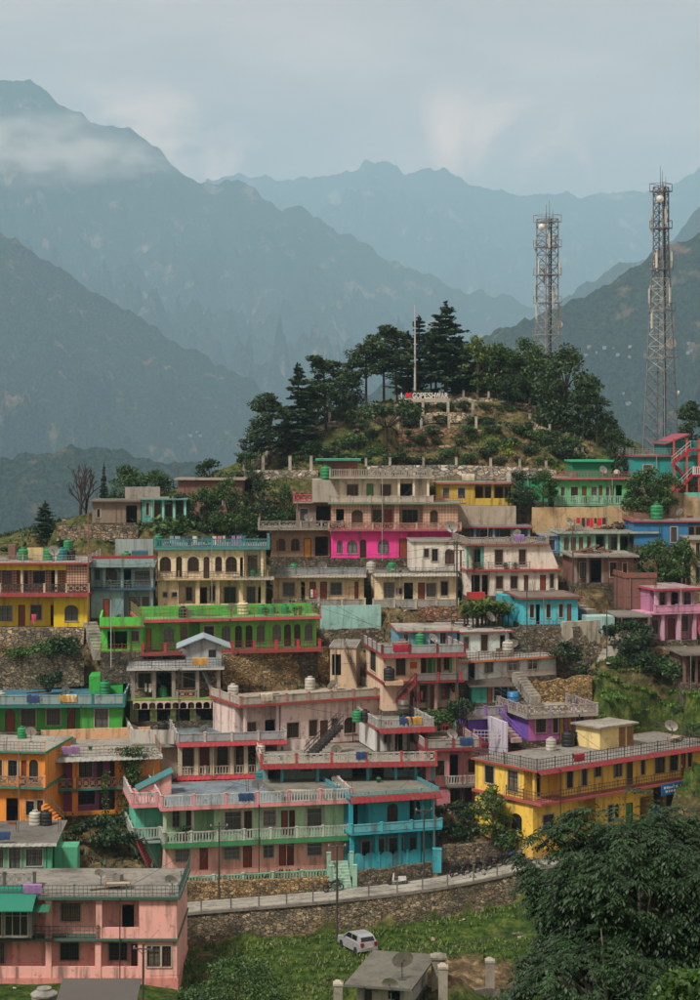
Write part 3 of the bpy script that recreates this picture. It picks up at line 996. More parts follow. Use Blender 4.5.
def dish(h, px, v, where, z=None, size=1.0, face=None):
    u = h.u(px, v)
    z = h.deckz if z is None else z
    p = h.wpt(u, v, z + .002)
    r = thing('satellite_dish', 'round white satellite dish %s' % where, 'satellite dish', p, face if face is not None else rng.uniform(-.9, .9), 'satellite dishes on the roofs')
    def mast(mb):
        mb.tube((0, 0, 0), (0, 0, .75), .03); mb.box(-.16, .16, -.16, .16, 0, .03)
    def bowl(mb):
        n = 16
        rings = [(0, 0), (.2, .02), (.36, .07), (.48, .14)]
        k0 = 0
        for off in (0, .025):
            k = len(mb.v)
            for (rr, dp) in rings:
                for i in range(n):
                    t = 2 * math.pi * i / n
                    x, zz, y = rr * math.cos(t), rr * math.sin(t), -dp + off
                    c, sn = math.cos(.5), math.sin(.5)
                    mb.v.append((x, y * c - zz * sn, .85 + y * -sn * -1 * .0 + zz * c + (-y) * sn))
            for j in range(3):
                for i in range(n):
                    i2 = (i + 1) % n
                    mb.f.append((k + j * n + i, k + j * n + i2, k + (j + 1) * n + i2, k + (j + 1) * n + i))
    def arm(mb):
        mb.tube((0, -.02, .6), (0, -.42, .95), .015); mb.box(-.04, .04, -.48, -.38, .92, 1.02)
    w = plain('#c4c3bb', .5)
    link('mast', shared('dmast', mast, 'mast', plain('#4a4a48', .5)), r)
    link('bowl', shared('dbowl', bowl, 'bowl', w, True), r)
    link('feed_arm', shared('darm', arm, 'feed_arm', plain('#4a4a48', .5)), r)
    r.scale = (size,) * 3

CLOTHC = ['#b93a35', '#d8d3c6', '#28508a', '#7a2f4f', '#cfa24a', '#4b8f86', '#2d2d38', '#c46f86']
def laundry(h, px0, px1, v, z, where, n=6, seed=1, colours=None):
    """clothes pegged on a line between two short poles"""
    r0 = random.Random(seed)
    u0, u1 = h.u(px0, v), h.u(px1, v)
    root = thing('clothes_line', 'line of washing pegged out %s' % where, 'clothes line', h.wpt(u0, v, z), h.yaw)
    L = u1 - u0
    mb = MB(); mb.tube((0, 0, 0), (0, 0, 1.45), .025); mb.tube((L, 0, 0), (L, 0, 1.45), .025)
    mb.build('pole', plain('#54504a', .6), root)
    mb = MB(); mb.tube((0, 0, 1.4), (L / 2, 0, 1.33), .008, n=4); mb.tube((L / 2, 0, 1.33), (L, 0, 1.4), .008, n=4)
    mb.build('line', plain('#3a3a3a', .7), root)
    x = .15
    for i in range(n):
        w = r0.uniform(.35, .9) * L / (n * .72); w = min(w, L - x - .1)
        if w < .12: break
        hh = r0.uniform(.5, 1.0)
        zt = 1.38 - .05 * math.sin(math.pi * x / L)
        mb = MB(); k = 6
        for j in range(k):
            for m in range(3):
                def pt(a, b): return (x + w * a / k, .05 * math.sin(a * 1.9 + i) * (b / 3), zt - hh * b / 3 - .02 * math.sin(a * 2.1))
                mb.quad(pt(j, m), pt(j + 1, m), pt(j + 1, m + 1), pt(j, m + 1))
        c = (colours or CLOTHC)
        mb.build('garment', plain(c[r0.randrange(len(c))], .9), root, smooth=True)
        x += w + r0.uniform(.02, .2)
    return root

def potplant(p, label, size=1.0, seed=0, pot='#7c4a34'):
    r0 = random.Random(seed + 31)
    root = thing('potted_plant', label, 'plant', p, r0.random() * 6, 'potted plants on balconies and roofs')
    def potm(mb): mb.lathe([(.12, 0), (.18, .28), (.2, .28), (.2, .33), (.16, .33), (.15, .29), (.0, .29)], 10)
    link('pot', shared('pot', potm, 'pot', plain(pot, .8)), root)
    def leaves(mb):
        for i in range(90):
            t = r0.random() * 6.28; el = r0.uniform(-.2, 1.4); d = r0.uniform(.15, .45)
            c = Vector((math.cos(t) * math.cos(el) * d, math.sin(t) * math.cos(el) * d, .45 + math.sin(el) * d))
            leaf(mb, c, r0.uniform(.07, .12), r0)
    link('foliage', shared('potleaf%d' % (seed % 3), leaves, 'foliage', leafmat('#15301a', '#3f6a2b', 'pot')), root)
    root.scale = (size,) * 3

def leaf(mb, c, s, r0, flat=0.0):
    a = Vector((r0.uniform(-1, 1), r0.uniform(-1, 1), r0.uniform(-1, 1) * (1 - flat))).normalized()
    b = a.cross(Vector((r0.uniform(-1, 1), r0.uniform(-1, 1), r0.uniform(-1, 1)))).normalized()
    a *= s; b *= s * .55
    mb.quad(c - a, c - b * .9, c + a, c + b)
# ------------------------------------------------------------------ the houses, from the road up to the hilltop
PINK, MINT, TURQ = '#e0a79c', '#62b895', '#1d93a0'
GREEN, ORANGE, YELLOW = '#3aa032', '#dc8a2c', '#e2bb45'
CREAM, WHITE, RED = '#c4ac85', '#b3aca0', '#a8202a'
GREY = '#83817a'

# pale pink house at the bottom corner
h = House('pink', 'pale pink two-storey house with deep verandas and dark green roof rail', -28, 177, 978, 137, 0, 8.6, plinth=3.2, plinthmat=paint('#c98379'), win='#3a3633', door='#3a2a20')
h.storey(940.5, PINK, seg=[(None, 1.3), (143, 0.0)], f='g-12-4 w60-79/0.9,2.2 w109-127/0.9,2.2 d131-137 w147-160/0.8,2.3 b162-171/0.8,2.3', cols=[-10, 48.5, 98, 141], colw=.42, rail='solid', railc=PINK, railh=.8, slab='#3c5b4e', ov=.25, ovs=.1)
h.storey(899, PINK, seg=[(None, 1.3), (139, 0.0)], f='v3-20/0.2,2.4 w61-80/0.9,2.2 e122-134/0,2.1', cols=[48.5, 99], colw=.42, rail='bars', railc='#4a4d49', railh=.95, railspan=(-26, 98), slab='#2c5548', ov=.3, ovs=.25, slabt=.2)
h.rail([(h.u(101), .1), (h.u(139), .1)], h.storeys[-1][0] + .004, .75, 'solid', PINK, PINK)
h.roof('bars', .85, '#1f5f50', '#3b4b46', '#77746c', sides='fr', spacing=3.4)
h.awning(27, 51, 904, 1.2, .3, '#1f6b52')
dish(h, 172, .6, 'on the corner of the pale pink house roof', size=1.1)
PINKH = h

# teal shuttered front standing on the pink house's roof line
h2 = House('tealshop', 'teal roofed room with grey shutters at the end of the pink house', -30, 31, 938, 136.2, 0, 4.5, pad=False, plinth=0, name='shop', cat='shop')
h2.storey(906, '#9a9a94', f='v-20-2/0.1,2.2 v4-28/0.1,2.2', slab=None, ov=.1)
mb = MB(); mb.hexa([(-.3, -1.3, h2.z - .1), (h2.W + .3, -1.3, h2.z - .1), (h2.W + .3, 1.4, h2.z + 1.0), (-.3, 1.4, h2.z + 1.0), (-.3, -1.3, h2.z - .02), (h2.W + .3, -1.3, h2.z - .02), (h2.W + .3, 1.4, h2.z + 1.08), (-.3, 1.4, h2.z + 1.08)])
mb.build('tin_roof', paint('#12705c', wear=.3), h2.root)
h2.z += 1.1; h2.u0 = 0; h2.u1 = h2.W; h2.ovs_below = .1; h2.ov = -1.4; h2.pipes = 0
h2.roof('grid', .95, '#4a4f4c', '#8d8c86', '#77746c', sides='f')

# small mint house behind it
h = House('mintlow', 'small mint green house with grey corrugated eave and two tanks', -30, 52, 872, 147, 3, 8.0, win='#38413c', plinth=2.5)
h.storey(845, '#4aa77f', f='g-5-3/0.3,1.7 g9-20/0.1,1.8 g26-42/0.4,1.7', slab='#6f6d66', ov=.35, ovs=.4)
h.skirt(-.4, h.W + .4, -.35, h.z - .02, .35, .16, '#8e9088', left=False)
h.roof(None, deck='#5d5b55')
tank(h, 35, 6.3, 'white', 'on the small mint house below the orange one', 1.05)
tank(h, 46, 6.3, 'black', 'beside a white one on the small mint house', 1.05)
h.block('side_wall', h.W + .1, h.W + 1.9, .6, 2.6, -1.5, 1.7, paint('#3f9a74'))

# orange and pink house with ivy
h = House('orange', 'orange and violet house with carved balcony and ivy on its columns', 46, 160, 817, 163, 12, 8.5, win='#2b2b33', door='#3a2030', plinth=3)
h.storey(791, '#a9568c', seg=[(None, 1.2), (122, .0)], f='w78-95/0.7,1.9 d99-104 d108-116', cols=[50, 75, 118], colc=ORANGE, colw=.5, slab='#1f7a63', ov=.55, ovs=.15, rail='solid', railc='#d08a2c', railh=.35)
h.storey(758.5, '#a9568c', seg=[(None, 1.3), (117, .0)], f='e47-52 w79-92/0.7,2.1 d97-103 d110-116 w141-148', cols=[52, 75.5, 118], colc=ORANGE, colw=.55, rail='grid', railh=.95, railc='#8f6a55', postc='#d98a4e', slab='#77756e', ov=.8, ovs=.1)
h.block('bay_wall', h.u(117.5), h.W, -.03, .05, h.storeys[0][0], h.storeys[1][1] - .01, paint(ORANGE))
h.skirt(-.1, h.W + .1, -.8, h.z, .55, .3, '#8f9089', left=False)
h.roof('bars', .9, '#c98a55', '#6d6a62', '#87847b', sides='flr')
h.rail([(0, h.D - .2), (h.W, h.D - .2)], h.deckz, .95, 'solid', '#c9a27a', '#c9a27a')
ORH = h
h = House('orangewing', 'orange wing with curved balcony joined to the violet fronted house', -32, 45, 823, 160.0, -8, 7.5, win='#2b2b33', door='#2a1c1c', plinth=3, name='house')
h.storey(786, ORANGE, f='e6-18/0.1,2.2 w26-34/0.8,2.0 b37-43/0,2.1', slab='#1f7a63', ov=.7, ovs=.2)
h.storey(751, ORANGE, f='b-8-2/0.4,2.1 w8-17/0.6,2.1 D21-26/0,2.1 aw29-38/0.3,2.2', rail='grid', railh=.9, railc='#7d6a58', postc='#d98a4e', slab='#1f7a63', ov=.5, ovs=.2)
h.roof('bars', .8, '#c98a55', '#6d6a62', '#8a877e', sides='f')
tank(h, 22, 6.0, 'green', 'on the orange house roof', .9)
dish(h, 31, 4.2, 'beside the green tank on the orange house')
h.stair((h.u(66), -1.2, h.zpx(818)), (h.u(47), -1.0, h.zpx(800)), .9, ORANGE, '#5c4a3e', -1)

# mint and pink house over the road
h = House('mint', 'two-storey house, mint green upstairs and pink below, with green balcony band', 165, 344, 872, 156, 12, 9.5, win='#9a9f9a', door='#5a2218', plinth=2.4, plinthmat=paint('#cf9a8c'), trim='#bdb7a8')
h.storey(846, '#dba999', f='g175-190 D199.5-208 g223.5-240 D243-252 g263-274 D279-286 d287-294 g307-322', slab='#2f7f4a', ov=1.1, ovs=.25, slabt=.40)
h.storey(808.5, '#a3cda4', seg=[(None, 1.6), (214, 0)], f='w172-180 d186-193 g224.5-241.5/0.6,2.2 b244-252/0,2.2 g263-276/0.8,2.2 D281-288 b289-295/0,2.1 g307-322/0.6,2.2', cols=[165, 193], colc='#b9c7ae', rail='bal', railh=.9, railc='#9aa39a', postc='#a9b3a6', slab='#cf8588', ov=1.1, ovs=.5, slabt=.30, rail_sides='l')
h.roof('bal', .95, '#d68b8e', '#a9b0ad', '#66747c', sides='flr', spacing=2.6)
tank(h, 261, 7.6, 'teal', 'on the mint and pink house roof', 1.05)
tank(h, 279, 7.8, 'black', 'on the mint and pink house roof', 1.1)
dish(h, 258, 2.2, 'on the mint and pink house roof terrace', size=1.1)
dish(h, 150, 1.0, 'on the edge of the mint and pink house', size=.9)
u0 = h.u(150, 4)
mb = MB(); mb.hexa([(-1.6, 4.2, h.deckz), (1.0, 4.2, h.deckz), (1.0, 6.0, h.deckz), (-1.6, 6.0, h.deckz), (-1.6, 4.2, h.deckz + .45), (1.0, 4.2, h.deckz + 1.75), (1.0, 6.0, h.deckz + 1.75), (-1.6, 6.0, h.deckz + .45)])
mb.build('stair_hood', paint('#cf9a8f'), h.root)
mb = MB(); mb.hexa([(-1.9, 4.0, h.deckz + .42), (1.2, 4.0, h.deckz + 1.87), (1.2, 6.2, h.deckz + 1.87), (-1.9, 6.2, h.deckz + .42), (-1.9, 4.0, h.deckz + .52), (1.2, 4.0, h.deckz + 1.97), (1.2, 6.2, h.deckz + 1.97), (-1.9, 6.2, h.deckz + .52)])
mb.build('hood_roof', paint('#2f6f72'), h.root)
# side wing of the same house, with the red stair
h.block('wing_wall', -2.2, -.02, 2.2, 9.0, -2.0, h.storeys[1][1] - .02, paint('#58b89c'))
h.block('wing_slab', -2.6, -.26, 1.2, 9.3, h.storeys[0][1] + .01, h.storeys[0][1] + .2, paint('#8fa39a'))
h.block('wing_roof', -2.7, -.52, .6, 9.4, h.storeys[1][1] + .003, h.storeys[1][1] + .28, paint('#cf8588', wear=.4))
h.rail([(-2.5, 9.0), (-2.5, 1.3), (-.3, 1.3)], h.storeys[1][0], .9, 'bal', '#a9b3a6', '#9aa39a')
h.rail([(-2.6, 9.0), (-2.6, .75), (-.6, .75)], h.deckz, .95, 'bal', '#d68b8e', '#a9b0ad', 2.6)
h.stair((-.5, .3, -1.0), (-2.1, 1.0, h.storeys[1][0]), 1.0, '#7a2028', '#55554f', -1)
h.rail([(h.u(181), -1.6), (h.u(331, -1.6), -1.6)], -1.05, 1.0, 'bal', '#9cc3ad', '#7fae97', 2.4)
h.block('forecourt', h.u(180), h.u(332), -1.75, -.1, -1.12, -1.06, concrete('#6d6a62'))
potplant(h.wpt(h.u(184), -.6, h.storeys[1][0] + .01), 'leafy potted plant on the mint green balcony', 1.5, 1)
potplant(h.wpt(h.u(178), -.6, h.storeys[1][0] + .01), 'low potted plant on the mint green balcony', 1.0, 2)
MINTH = h

# turquoise house with arches
h = House('turq', 'turquoise house with arched veranda, scalloped front wall and red eave', 350, 436, 871, 157.5, 18, 8.5, win='#27474f', door='#402018', plinth=2.2)
h.storey(833.5, TURQ, f='w362-370/0.1,2.1 w377-384 w389-403 d410-416.5', seg=[(None, 1.3)], cols=[352.5, 377, 400, 419, 434], colc='#1f9fb0', colw=.3, rail='arch', railh=1.35, railc='#2fa3b2', postc='#3badbb', slab='#1f94a5', ov=.9, ovs=.2)
h.storey(798.5, TURQ, seg=[(None, 1.4), (370, 0.0), (404, 1.4)], f='e352-358 ab387-398/0.5,2.1 e408-414 w416-423', cols=[351.5, 433], colc='#1f9fb0', colw=.3, rail='panel', railh=.75, railc='#55a3ad', postc='#3badbb', slab='#3a8f98', ov=.5, ovs=.2, slabt=.18, skirt=(.55, .42, '#74121a', False))
h.roof('bars', .35, '#2c98a6', '#5b9aa0', '#6b6a60', sides='flr', spacing=1.6)
for (pa, pb) in ((352, 369), (404.5, 421)):
    ua, ub = h.u(pa), h.u(pb); z0, z1 = h.storeys[1]
    mb = MB(); wall_face(mb, (ua - .25, 0.02), (1, 0), ub - ua + .5, z0, z1 - .01, [(.25, ub - ua + .25, z0, z1 - .35, True)], .2)
    mb.build('arch', paint('#1f9fb0'), h.root)
tank(h, 316, 8.9, 'white', 'beside another pale one behind the turquoise house roof', 1.1, z=h.deckz)
tank(h, 341, 8.9, 'white', 'beside another pale one behind the turquoise house roof', 1.1, z=h.deckz)
h.block('roof_annexe', -5.2, -.3, 1.5, 10.5, h.storeys[1][1] - .3, h.deckz - .004, concrete('#6b6a60'))
dish(h, 337, 2.2, 'standing on the flat annexe roof of the turquoise house', size=1.0)
TURQH = h

# big yellow house
h = House('yellow', 'long yellow house with red roof edge, railed balcony and flat terrace', 533, 712, 845, 158, 38, 7.2, win='#2c3138', door='#3a241c', plinth=1.2, plinthmat=paint('#c7a24a'))
h.storey(804, YELLOW, seg=[(None, 0.0), (563, 1.3), (598, 0), (632, 2.6)], f='w543-554/0.9,2.3 w566-577/0.7,2.0 w585-591/0.7,2.0 e594-600 w608-613 aw615-619 f626-633 e640-660/0,2.4 e664-684/0,2.4', cols=[564, 597, 620, 637, 666, 690], colc='#d9b54a', lf='aw511-522/0.9,2.3', slab='#a04a44', ov=1.3, ovs=.3, slabt=.22)
h.storey(771, YELLOW, seg=[(None, 1.1), (563, 0.0)], f='e536-541 b549-562/0.1,2.3 w567-573/0.6,2.2 w582-587/0.6,2.2 w595-601/1.2,2.2 w614-622/0.9,2.2 d627-633 b641-645 w655-665/0.6,2.2 w670-678/0.6,2.2 D681-686 w688-692', lf='w485-494/0.7,2.2 w508-518/0.5,2.2', rail='bars', railh=.9, railc='#5b4a3c', slab='#9b3d36', ov=.9, ovs=.4, slabt=.16, skirt=(.5, .3, '#74121a', False), cols=[536, 613, 636], colc='#d9b54a', rail_sides='l')
h.roof('bars', .95, '#3f3d3a', '#4a4846', '#77756e', sides='flr', spacing=2.0)
tank(h, 551, 5.6, 'white', 'on the long yellow house terrace', 1.0)
tank(h, 568, 6.2, 'black', 'paired on the long yellow house terrace', 1.25)
tank(h, 580, 6.2, 'black', 'paired on the long yellow house terrace', 1.25)
dish(h, 672, 3.5, 'on the long yellow house terrace', size=1.3)
ua, ub = h.u(600, 3.2), h.u(632, 3.2)
h.block('roof_room', ua, ub, 3.2, 6.2, h.deckz, h.deckz + 1.9, paint('#d5c083'))
h.block('roof_room_slab', ua - .4, ub + .5, 2.8, 6.5, h.deckz + 1.902, h.deckz + 2.05, concrete('#8a867c'))
for px in (619, 627):
    link('door', shared(('door', .8, 1.7), m_door(.8, 1.7), 'door', plain('#7d5a2c', .6)), h.root, (h.u(px, 3.2), 3.1, h.deckz + .01))
h.rail([(h.u(536), -1.0), (h.u(640), -.9)], -.2, .7, 'solid', '#cfa63a', '#cfa63a')
YELH = h
# signboard on the yellow house
sb = thing('shop_sign', 'blue shop signboard with white lettering on the yellow house', 'sign', h.wpt(h.u(655, -.9), -1.62, h.storeys[0][1] - .75), h.yaw)
mb = MB(); mb.box(0, 4.6, -.06, 0, 0, 1.0); mb.build('board', plain('#1c5fa0', .5), sb)
mb = MB()
for (z, a, b) in ((.62, .3, 4.2), (.3, .5, 3.6)):
    x = a
    while x < b:
        w = rng.uniform(.12, .3); mb.box(x, x + w, -.068, -.062, z - .07, z + .09 + rng.uniform(0, .06)); x += w + rng.uniform(.05, .16)
mb.build('lettering', plain('#cfd6da', .5), sb)
for i, (px, lb) in enumerate(((652, 'tall blue crate beside the yellow house shop doorway'), (668, 'tall blue crate under the blue signboard'))):
    mb = MB(); mb.box(0, 1.0, 0, .9, 0, 1.35); mb.box(.06, .94, -.03, 0, .1, 1.25)
    tag(mb.build('crate', plain('#1e6ea8', .6)), lb, 'crate', 'blue crates').location = h.wpt(h.u(px, -.3), -.2, 0.02)

# pink house between turquoise and yellow
h = House('rose', 'narrow rose pink house with maroon parapet and small balcony', 426, 478, 812, 165, 10, 11, win='#3b3533', door='#3a1d1a', plinth=3)
h.storey(787, '#b8737c', seg=[(None, 0), (448, .9)], f='b450-460/0.6,1.9 d465-472', slab='#7a4a4a', ov=.15, ovs=.1)
h.storey(751, '#c27d84', seg=[(None, 0), (447, 0.9)], f='b435.5-444.5/0.8,2.1 e450-458/0,2.4 b468-475/0.8,2.0', rail='bal', railh=.75, railc='#9c9a92', railspan=(446, 476), slab='#7c2228', ov=.5, ovs=.2, slabt=.22)
h.block('balcony_slab', h.u(446), h.u(477), -.9, -.1, h.storeys[1][0] - .16, h.storeys[1][0] - .004, paint('#5a5650'))
h.roof('panel', .85, '#8f2a33', '#8f8d86', '#6b6962', sides='flr', spacing=2.6)
h.rail([(.3, h.D - .5), (h.W + 3, h.D - .5)], h.deckz, 1.1, 'solid', '#bfa09a', '#c2a49c')
ROSEH = h
h2 = House('roseback', 'rose pink back wing with red railed terrace behind the yellow house', 470, 552, 776, 172, 22, 6, win='#3b3533', plinth=3.5)
h2.storey(746, '#b8737c', f='', slab='#7c2228', ov=.3, ovs=.15, slabt=.22)
h2.roof('bars', .85, '#8f2a33', '#7a3236', '#6b6962', sides='fl', spacing=2.6)

# central white house with black stair and orange door
h = House('whitestair', 'white house with orange door, black outside stair and red roof edge', 378, 429, 753.5, 167.5, 14, 6.6, win='#46484a', door='#5a2a20', plinth=0)
h.storey(729, '#a9a9a6', mat=paint('#c9cac6'), seg=[(None, 1.0)], f='b384-391 e395-403/0,2.1 w408-417 e420-425', cols=[379, 389, 409, 426], colc='#4b4643', lf='g356-360/0.7,1.9 y340.5-348/0,2.1', slab='#9b3d36', ov=.9, ovs=.2, skirt=(.5, .4, '#74121a', False))
h.roof('bal', .8, '#8f908c', '#9c9d99', '#74736d', sides='flr')
tank(h, 357, 3.4, 'green', 'on the white house with the black stair', .95)
tank(h, 365, 3.4, 'black', 'lying low on the white house with the black stair', .95)
WS = h
h2 = House('longred', 'long low storey with red banded terrace and patterned white parapet', 262, 434, 784, 163.5, 6, 9.5, win='#3a3f40', door='#2f2622', plinth=3)
h2.storey(765, '#6f8f8c', f='e268-282 w300-312 e352-366/0,2.0 e372-384/0,2.0 b392-404 w409-420', seg=[(None, 1.4)], cols=[282, 318, 368, 396, 416, 432], colc='#2f9aa6', slab='#8f3a36', ov=.6, ovs=.2, skirt=(.35, .38, '#74121a', False))
h2.roof('grid', .85, '#a33a38', '#a9a59a', '#7a776e', sides='flr', spacing=3.0)
h2.stair((h2.u(308, 2.5), 2.6, h2.deckz), (h2.u(340, 4.6), 4.8, WS.o.z + WS.deckz - h2.o.z), 1.0, '#2b2a2a', '#1f1f1f', -1, True)
h2.rail([(h2.u(283, 7), 6.5), (h2.u(309, 7), 6.5)], h2.deckz, .9, 'solid', '#c2b3ae', '#c2b3ae')
dish(h2, 336, 1.2, 'leaning on the patterned white parapet', size=1.0)
LONGH = h2

# pale pink-white long house behind
h = House('palepink', 'long blush white house with red roof band and tanks on its terrace', 240, 392, 750, 170, 26, 6.5, win='#6b4638', door='#4a2a22', plinth=3)
h.storey(707, '#d3bdb6', seg=[(None, 1.2), (281, 0)], f='w247-256 e265-277/0,2.3 b287-299/0.7,2.1 b309-317.5/0.7,2.2 d320-328 w332-338 ab344-356 b362-370', cols=[246, 278], slab='#96352f', ov=.6, ovs=.3, slabt=.2)
h.roof('panel', .8, '#a87a70', '#a39d90', '#928c7c', sides='flr', spacing=2.2)
tank(h, 233, 4.5, 'white', 'at the end of the blush white house roof', 1.1)
tank(h, 310, 6.0, 'white', 'in the middle of the blush white house roof', 1.1)
dish(h, 331, 2.0, 'dark rimmed on the blush white house roof', size=1.0)
tank(h, 261, -3.0, 'white', 'on the ground before the blush white house', .8, z=0)

# cream arches house
h = House('arches', 'cream house with tall arched window, white columns and maroon eave', 179, 283, 776, 168.5, 10, 9.5, win='#4a3b33', door='#4a2a1e', plinth=3)
h.storey(744, '#d0bd9e', seg=[(None, 1.2)], f='b181-193/0.3,2.3 D200-209/0,2.3 ab217-228/0.2,2.5 D236-244.5/0,2.3 g248-255/0.3,2.3 w262-273', cols=[180, 196.5, 212, 232, 246, 258, 279], colc='#c9bda2', colw=.36, rail='bal', railh=.8, railc='#a8a294', postc='#b9b2a4', slab='#8f8a80', ov=.5, ovs=.25, skirt=(.45, .3, '#8f2430', False))
h.roof('panel', .85, '#b0aca2', '#8f9496', '#5f7177', sides='flr', spacing=2.4)
h.skirt(-.2, h.W + .2, -.02, -.02, .5, .3, '#a8262f', left=False)
h.rail([(-4.2, 9.2), (-4.0, 1.5), (-.4, .3)], h.deckz - .2, 1.2, 'solid', '#a9a69c', '#a9a69c')
h.block('side_terrace', -4.2, -.28, .4, 9.4, h.deckz - .5, h.deckz - .22, concrete('#8a8a86'))
h.block('side_wing', -3.6, -.02, 1.2, 9.2, -2, h.deckz - .52, paint('#b5a68c'))
tank(h, 163, 5.0, 'black', 'square shouldered on the cream arched house', .95)
dish(h, 134, 3.6, 'on the white walled terrace beside the cream arched house', z=h.deckz-.2)
dish(h, 203, 1.5, 'on the cream arched house roof')
potplant(h.wpt(h.u(210, 8.8), 8.8, h.deckz), 'spreading potted plant on the cream arched house roof', 1.4, 0)
tank(h, 196, 8.6, 'white', 'on the cream arched house roof', 1.0)

# grey stone-faced house with gabled stair shed
h = House('greystone', 'grey house faced in stone with veranda columns and a gabled stair room', 130, 221, 722, 176, 5, 9.0, win='#33373a', door='#3a2a22', plinth=3)
h.storey(700.5, '#5f6a3a', f='e138-150/0,1.8 e157-170/0,1.8 e176-190/0,1.8 e196-214/0,1.8', slab='#6c8a3e', ov=.5, ovs=.2, slabt=.16)
ars = MB()
for i in range(11):
    a = h.u(133) + (h.u(218) - h.u(133)) * i / 11; b = h.u(133) + (h.u(218) - h.u(133)) * (i + 1) / 11
    wall_face(ars, (a, -.52), (1, 0), b - a, h.storeys[0][1] - .75, h.storeys[0][1] - .002, [(.06, b - a - .06, h.storeys[0][1] - .75, h.storeys[0][1] - .15, True)], .12)
ars.build('arched_band', paint('#c2a79a'), h.root)
h.storey(670, '#77706a', mat=stone('#7d6f62', 3.4, 'facing', '#3a332c', .4), seg=[(None, 1.3)], f='w138-151/0.8,2.2 e157-171/0,2.2 w183-195/0.8,2.2', cols=[133, 154, 173.5, 197.5, 218.5], colc='#8c857c', colw=.32, rail=None, slab='#a9a9a5', ov=.6, ovs=.3, slabt=.2, lf='w95-98/0.6,2.2 w107-110/0.6,2.2 w120-123/0.5,2.2')
h.block('side_render', -.03, -.012, 1.32, h.D - .01, h.storeys[1][0], h.storeys[1][1] - .01, paint('#8aa0a6'))
h.rail([(h.u(177), .1), (h.u(196), .1)], h.storeys[1][0], .7, 'grid', '#8c857c', '#9a7a66')
h.stair((h.u(216), .6, h.storeys[1][0]), (h.u(203), .9, h.storeys[1][1] - .1), .9, '#7d8a8e', None)
h.roof('bars', .8, '#35383a', '#44484a', '#8f9090', sides='fl', spacing=2.4)
ua, ub = h.u(186, 1), h.u(221, 1)
h.block('stair_room', ua, ub, .4, 3.6, h.deckz, h.deckz + 1.9, paint('#9aa3a6'))
mb = MB()
um = (ua + ub) / 2; z0, z1 = h.deckz + 1.7, h.deckz + 2.7
for sg in (-1, 1):
    ue = um + sg * ((ub - ua) / 2 + .9)
    mb.hexa([(ue, -.2, z0), (um, -.2, z1), (um, 4.0, z1), (ue, 4.0, z0), (ue, -.2, z0 + .1), (um, -.2, z1 + .1), (um, 4.0, z1 + .1), (ue, 4.0, z0 + .1)])
mb.build('gable_roof', paint('#8596a0', wear=.4), h.root)
mb = MB(); a_, b_, c_ = (ua, h.deckz + 1.902), (ub, h.deckz + 1.902), (um, z1 - .02); mb.v = [(x_, y_, z_) for y_ in (.402, 3.598) for (x_, z_) in (a_, b_, c_)]; mb.f = [(0, 1, 2), (5, 4, 3), (0, 3, 4, 1), (1, 4, 5, 2), (2, 5, 3, 0)]; mb.build('gable', paint('#9aa3a6'), h.root)
link('window', shared(('frame2', .7, .7), m_frame(.7, .7, 2), 'window', plain('#23262a', .4)), h.root, (um + .45, .33, h.deckz + .85))
link('pane', shared(('pane', .7, .7), m_pane(.7, .7), 'pane', glassmat()), h.root, (um + .45, .27, h.deckz + .85))
tank(h, 163, 1.0, 'green', 'standing in the stone-faced veranda', .9, z=h.storeys[1][0])
laundry(h, 143, 156, .4, h.storeys[1][0], 'in the stone-faced veranda', 4, 3, ['#c9c6bd', '#a9b6b9', '#d0c4b4'])

# bright green flat-roofed house at the left
h = House('green', 'bright green single-storey house with teal parapet and grilled windows', -30, 122, 733, 173, 3, 10.5, win='#5d4a40', door='#5a2a1c', plinth=3)
h.storey(707.5, GREEN, seg=[(None, 1.0), (80, 0)], f='aD5-15/0,2.0 g21-35.5/0.4,2.0 g46.5-60/0.5,2.0 D67-75/0,2.1 g94.5-108/0.4,2.1', slab='#1c6b68', ov=.6, ovs=.3, slabt=.24)
h.roof('panel', .95, '#1b6a66', '#7d9696', '#2b6478', sides='flr', spacing=3.0)
h.block('stair_head', h.W - 3.6, h.W - .4, 7.0, 10.3, h.deckz, h.deckz + 1.6, paint('#2aa23a'))
tank(h, 105, 6.2, 'green', 'on the bright green house roof', 1.15)
tank(h, 1, 1.4, 'white', 'at the far end of the bright green house roof', .9)

# yellow house upper left
h = House('yellowleft', 'yellow two-storey house with patterned tile upper wall and red bands', -40, 87, 627, 189, 0, 8.5, win='#4a4b50', door='#4a1f1a', plinth=4)
h.storey(595, '#d3b512', seg=[(None, 1.0), (53.5, 0)], f='g-3-12/0.5,2.0 D18-25/0,2.1 w30.5-41.5/0.6,2.1 e50.5-53.5 ag64.5-78/0.6,2.2', slab='#9a2a28', ov=.8, ovs=.3, slabt=.3, skirt=(.35, .38, '#74121a', False))
h.storey(564, '#a08268', mat=tilemat('#b89a80', '#7d5544', 5.2), seg=[(None, 1.4), (66, 0)], f='w2-12/0.6,2.0 D17-21 b24-28/0,2.0 w33-45/0.7,2.0 e51-56/0,2.1', cols=[21.5, 56, 85], colc='#b5a68e', rail='grid', railh=.85, railc='#2e2a28', postc='#b5a68e', slab='#a02a2c', ov=.6, ovs=.3, slabt=.16)
h.block('fascia', 0, h.u(66), .02, .2, h.storeys[1][1] - .62, h.storeys[1][1] - .004, paint('#d3b512'))
h.roof('bars', .75, '#b9b5aa', '#7f7e78', '#8d8b84', sides='fr', spacing=3.0)
tank(h, 23, 3.0, 'green', 'one of two in a row on the yellow tiled house', 1.1)
tank(h, 48, 3.0, 'green', 'one of two in a row on the yellow tiled house', 1.1)
tank(h, 62, 2.6, 'teal', 'on the yellow tiled house roof', 1.15)
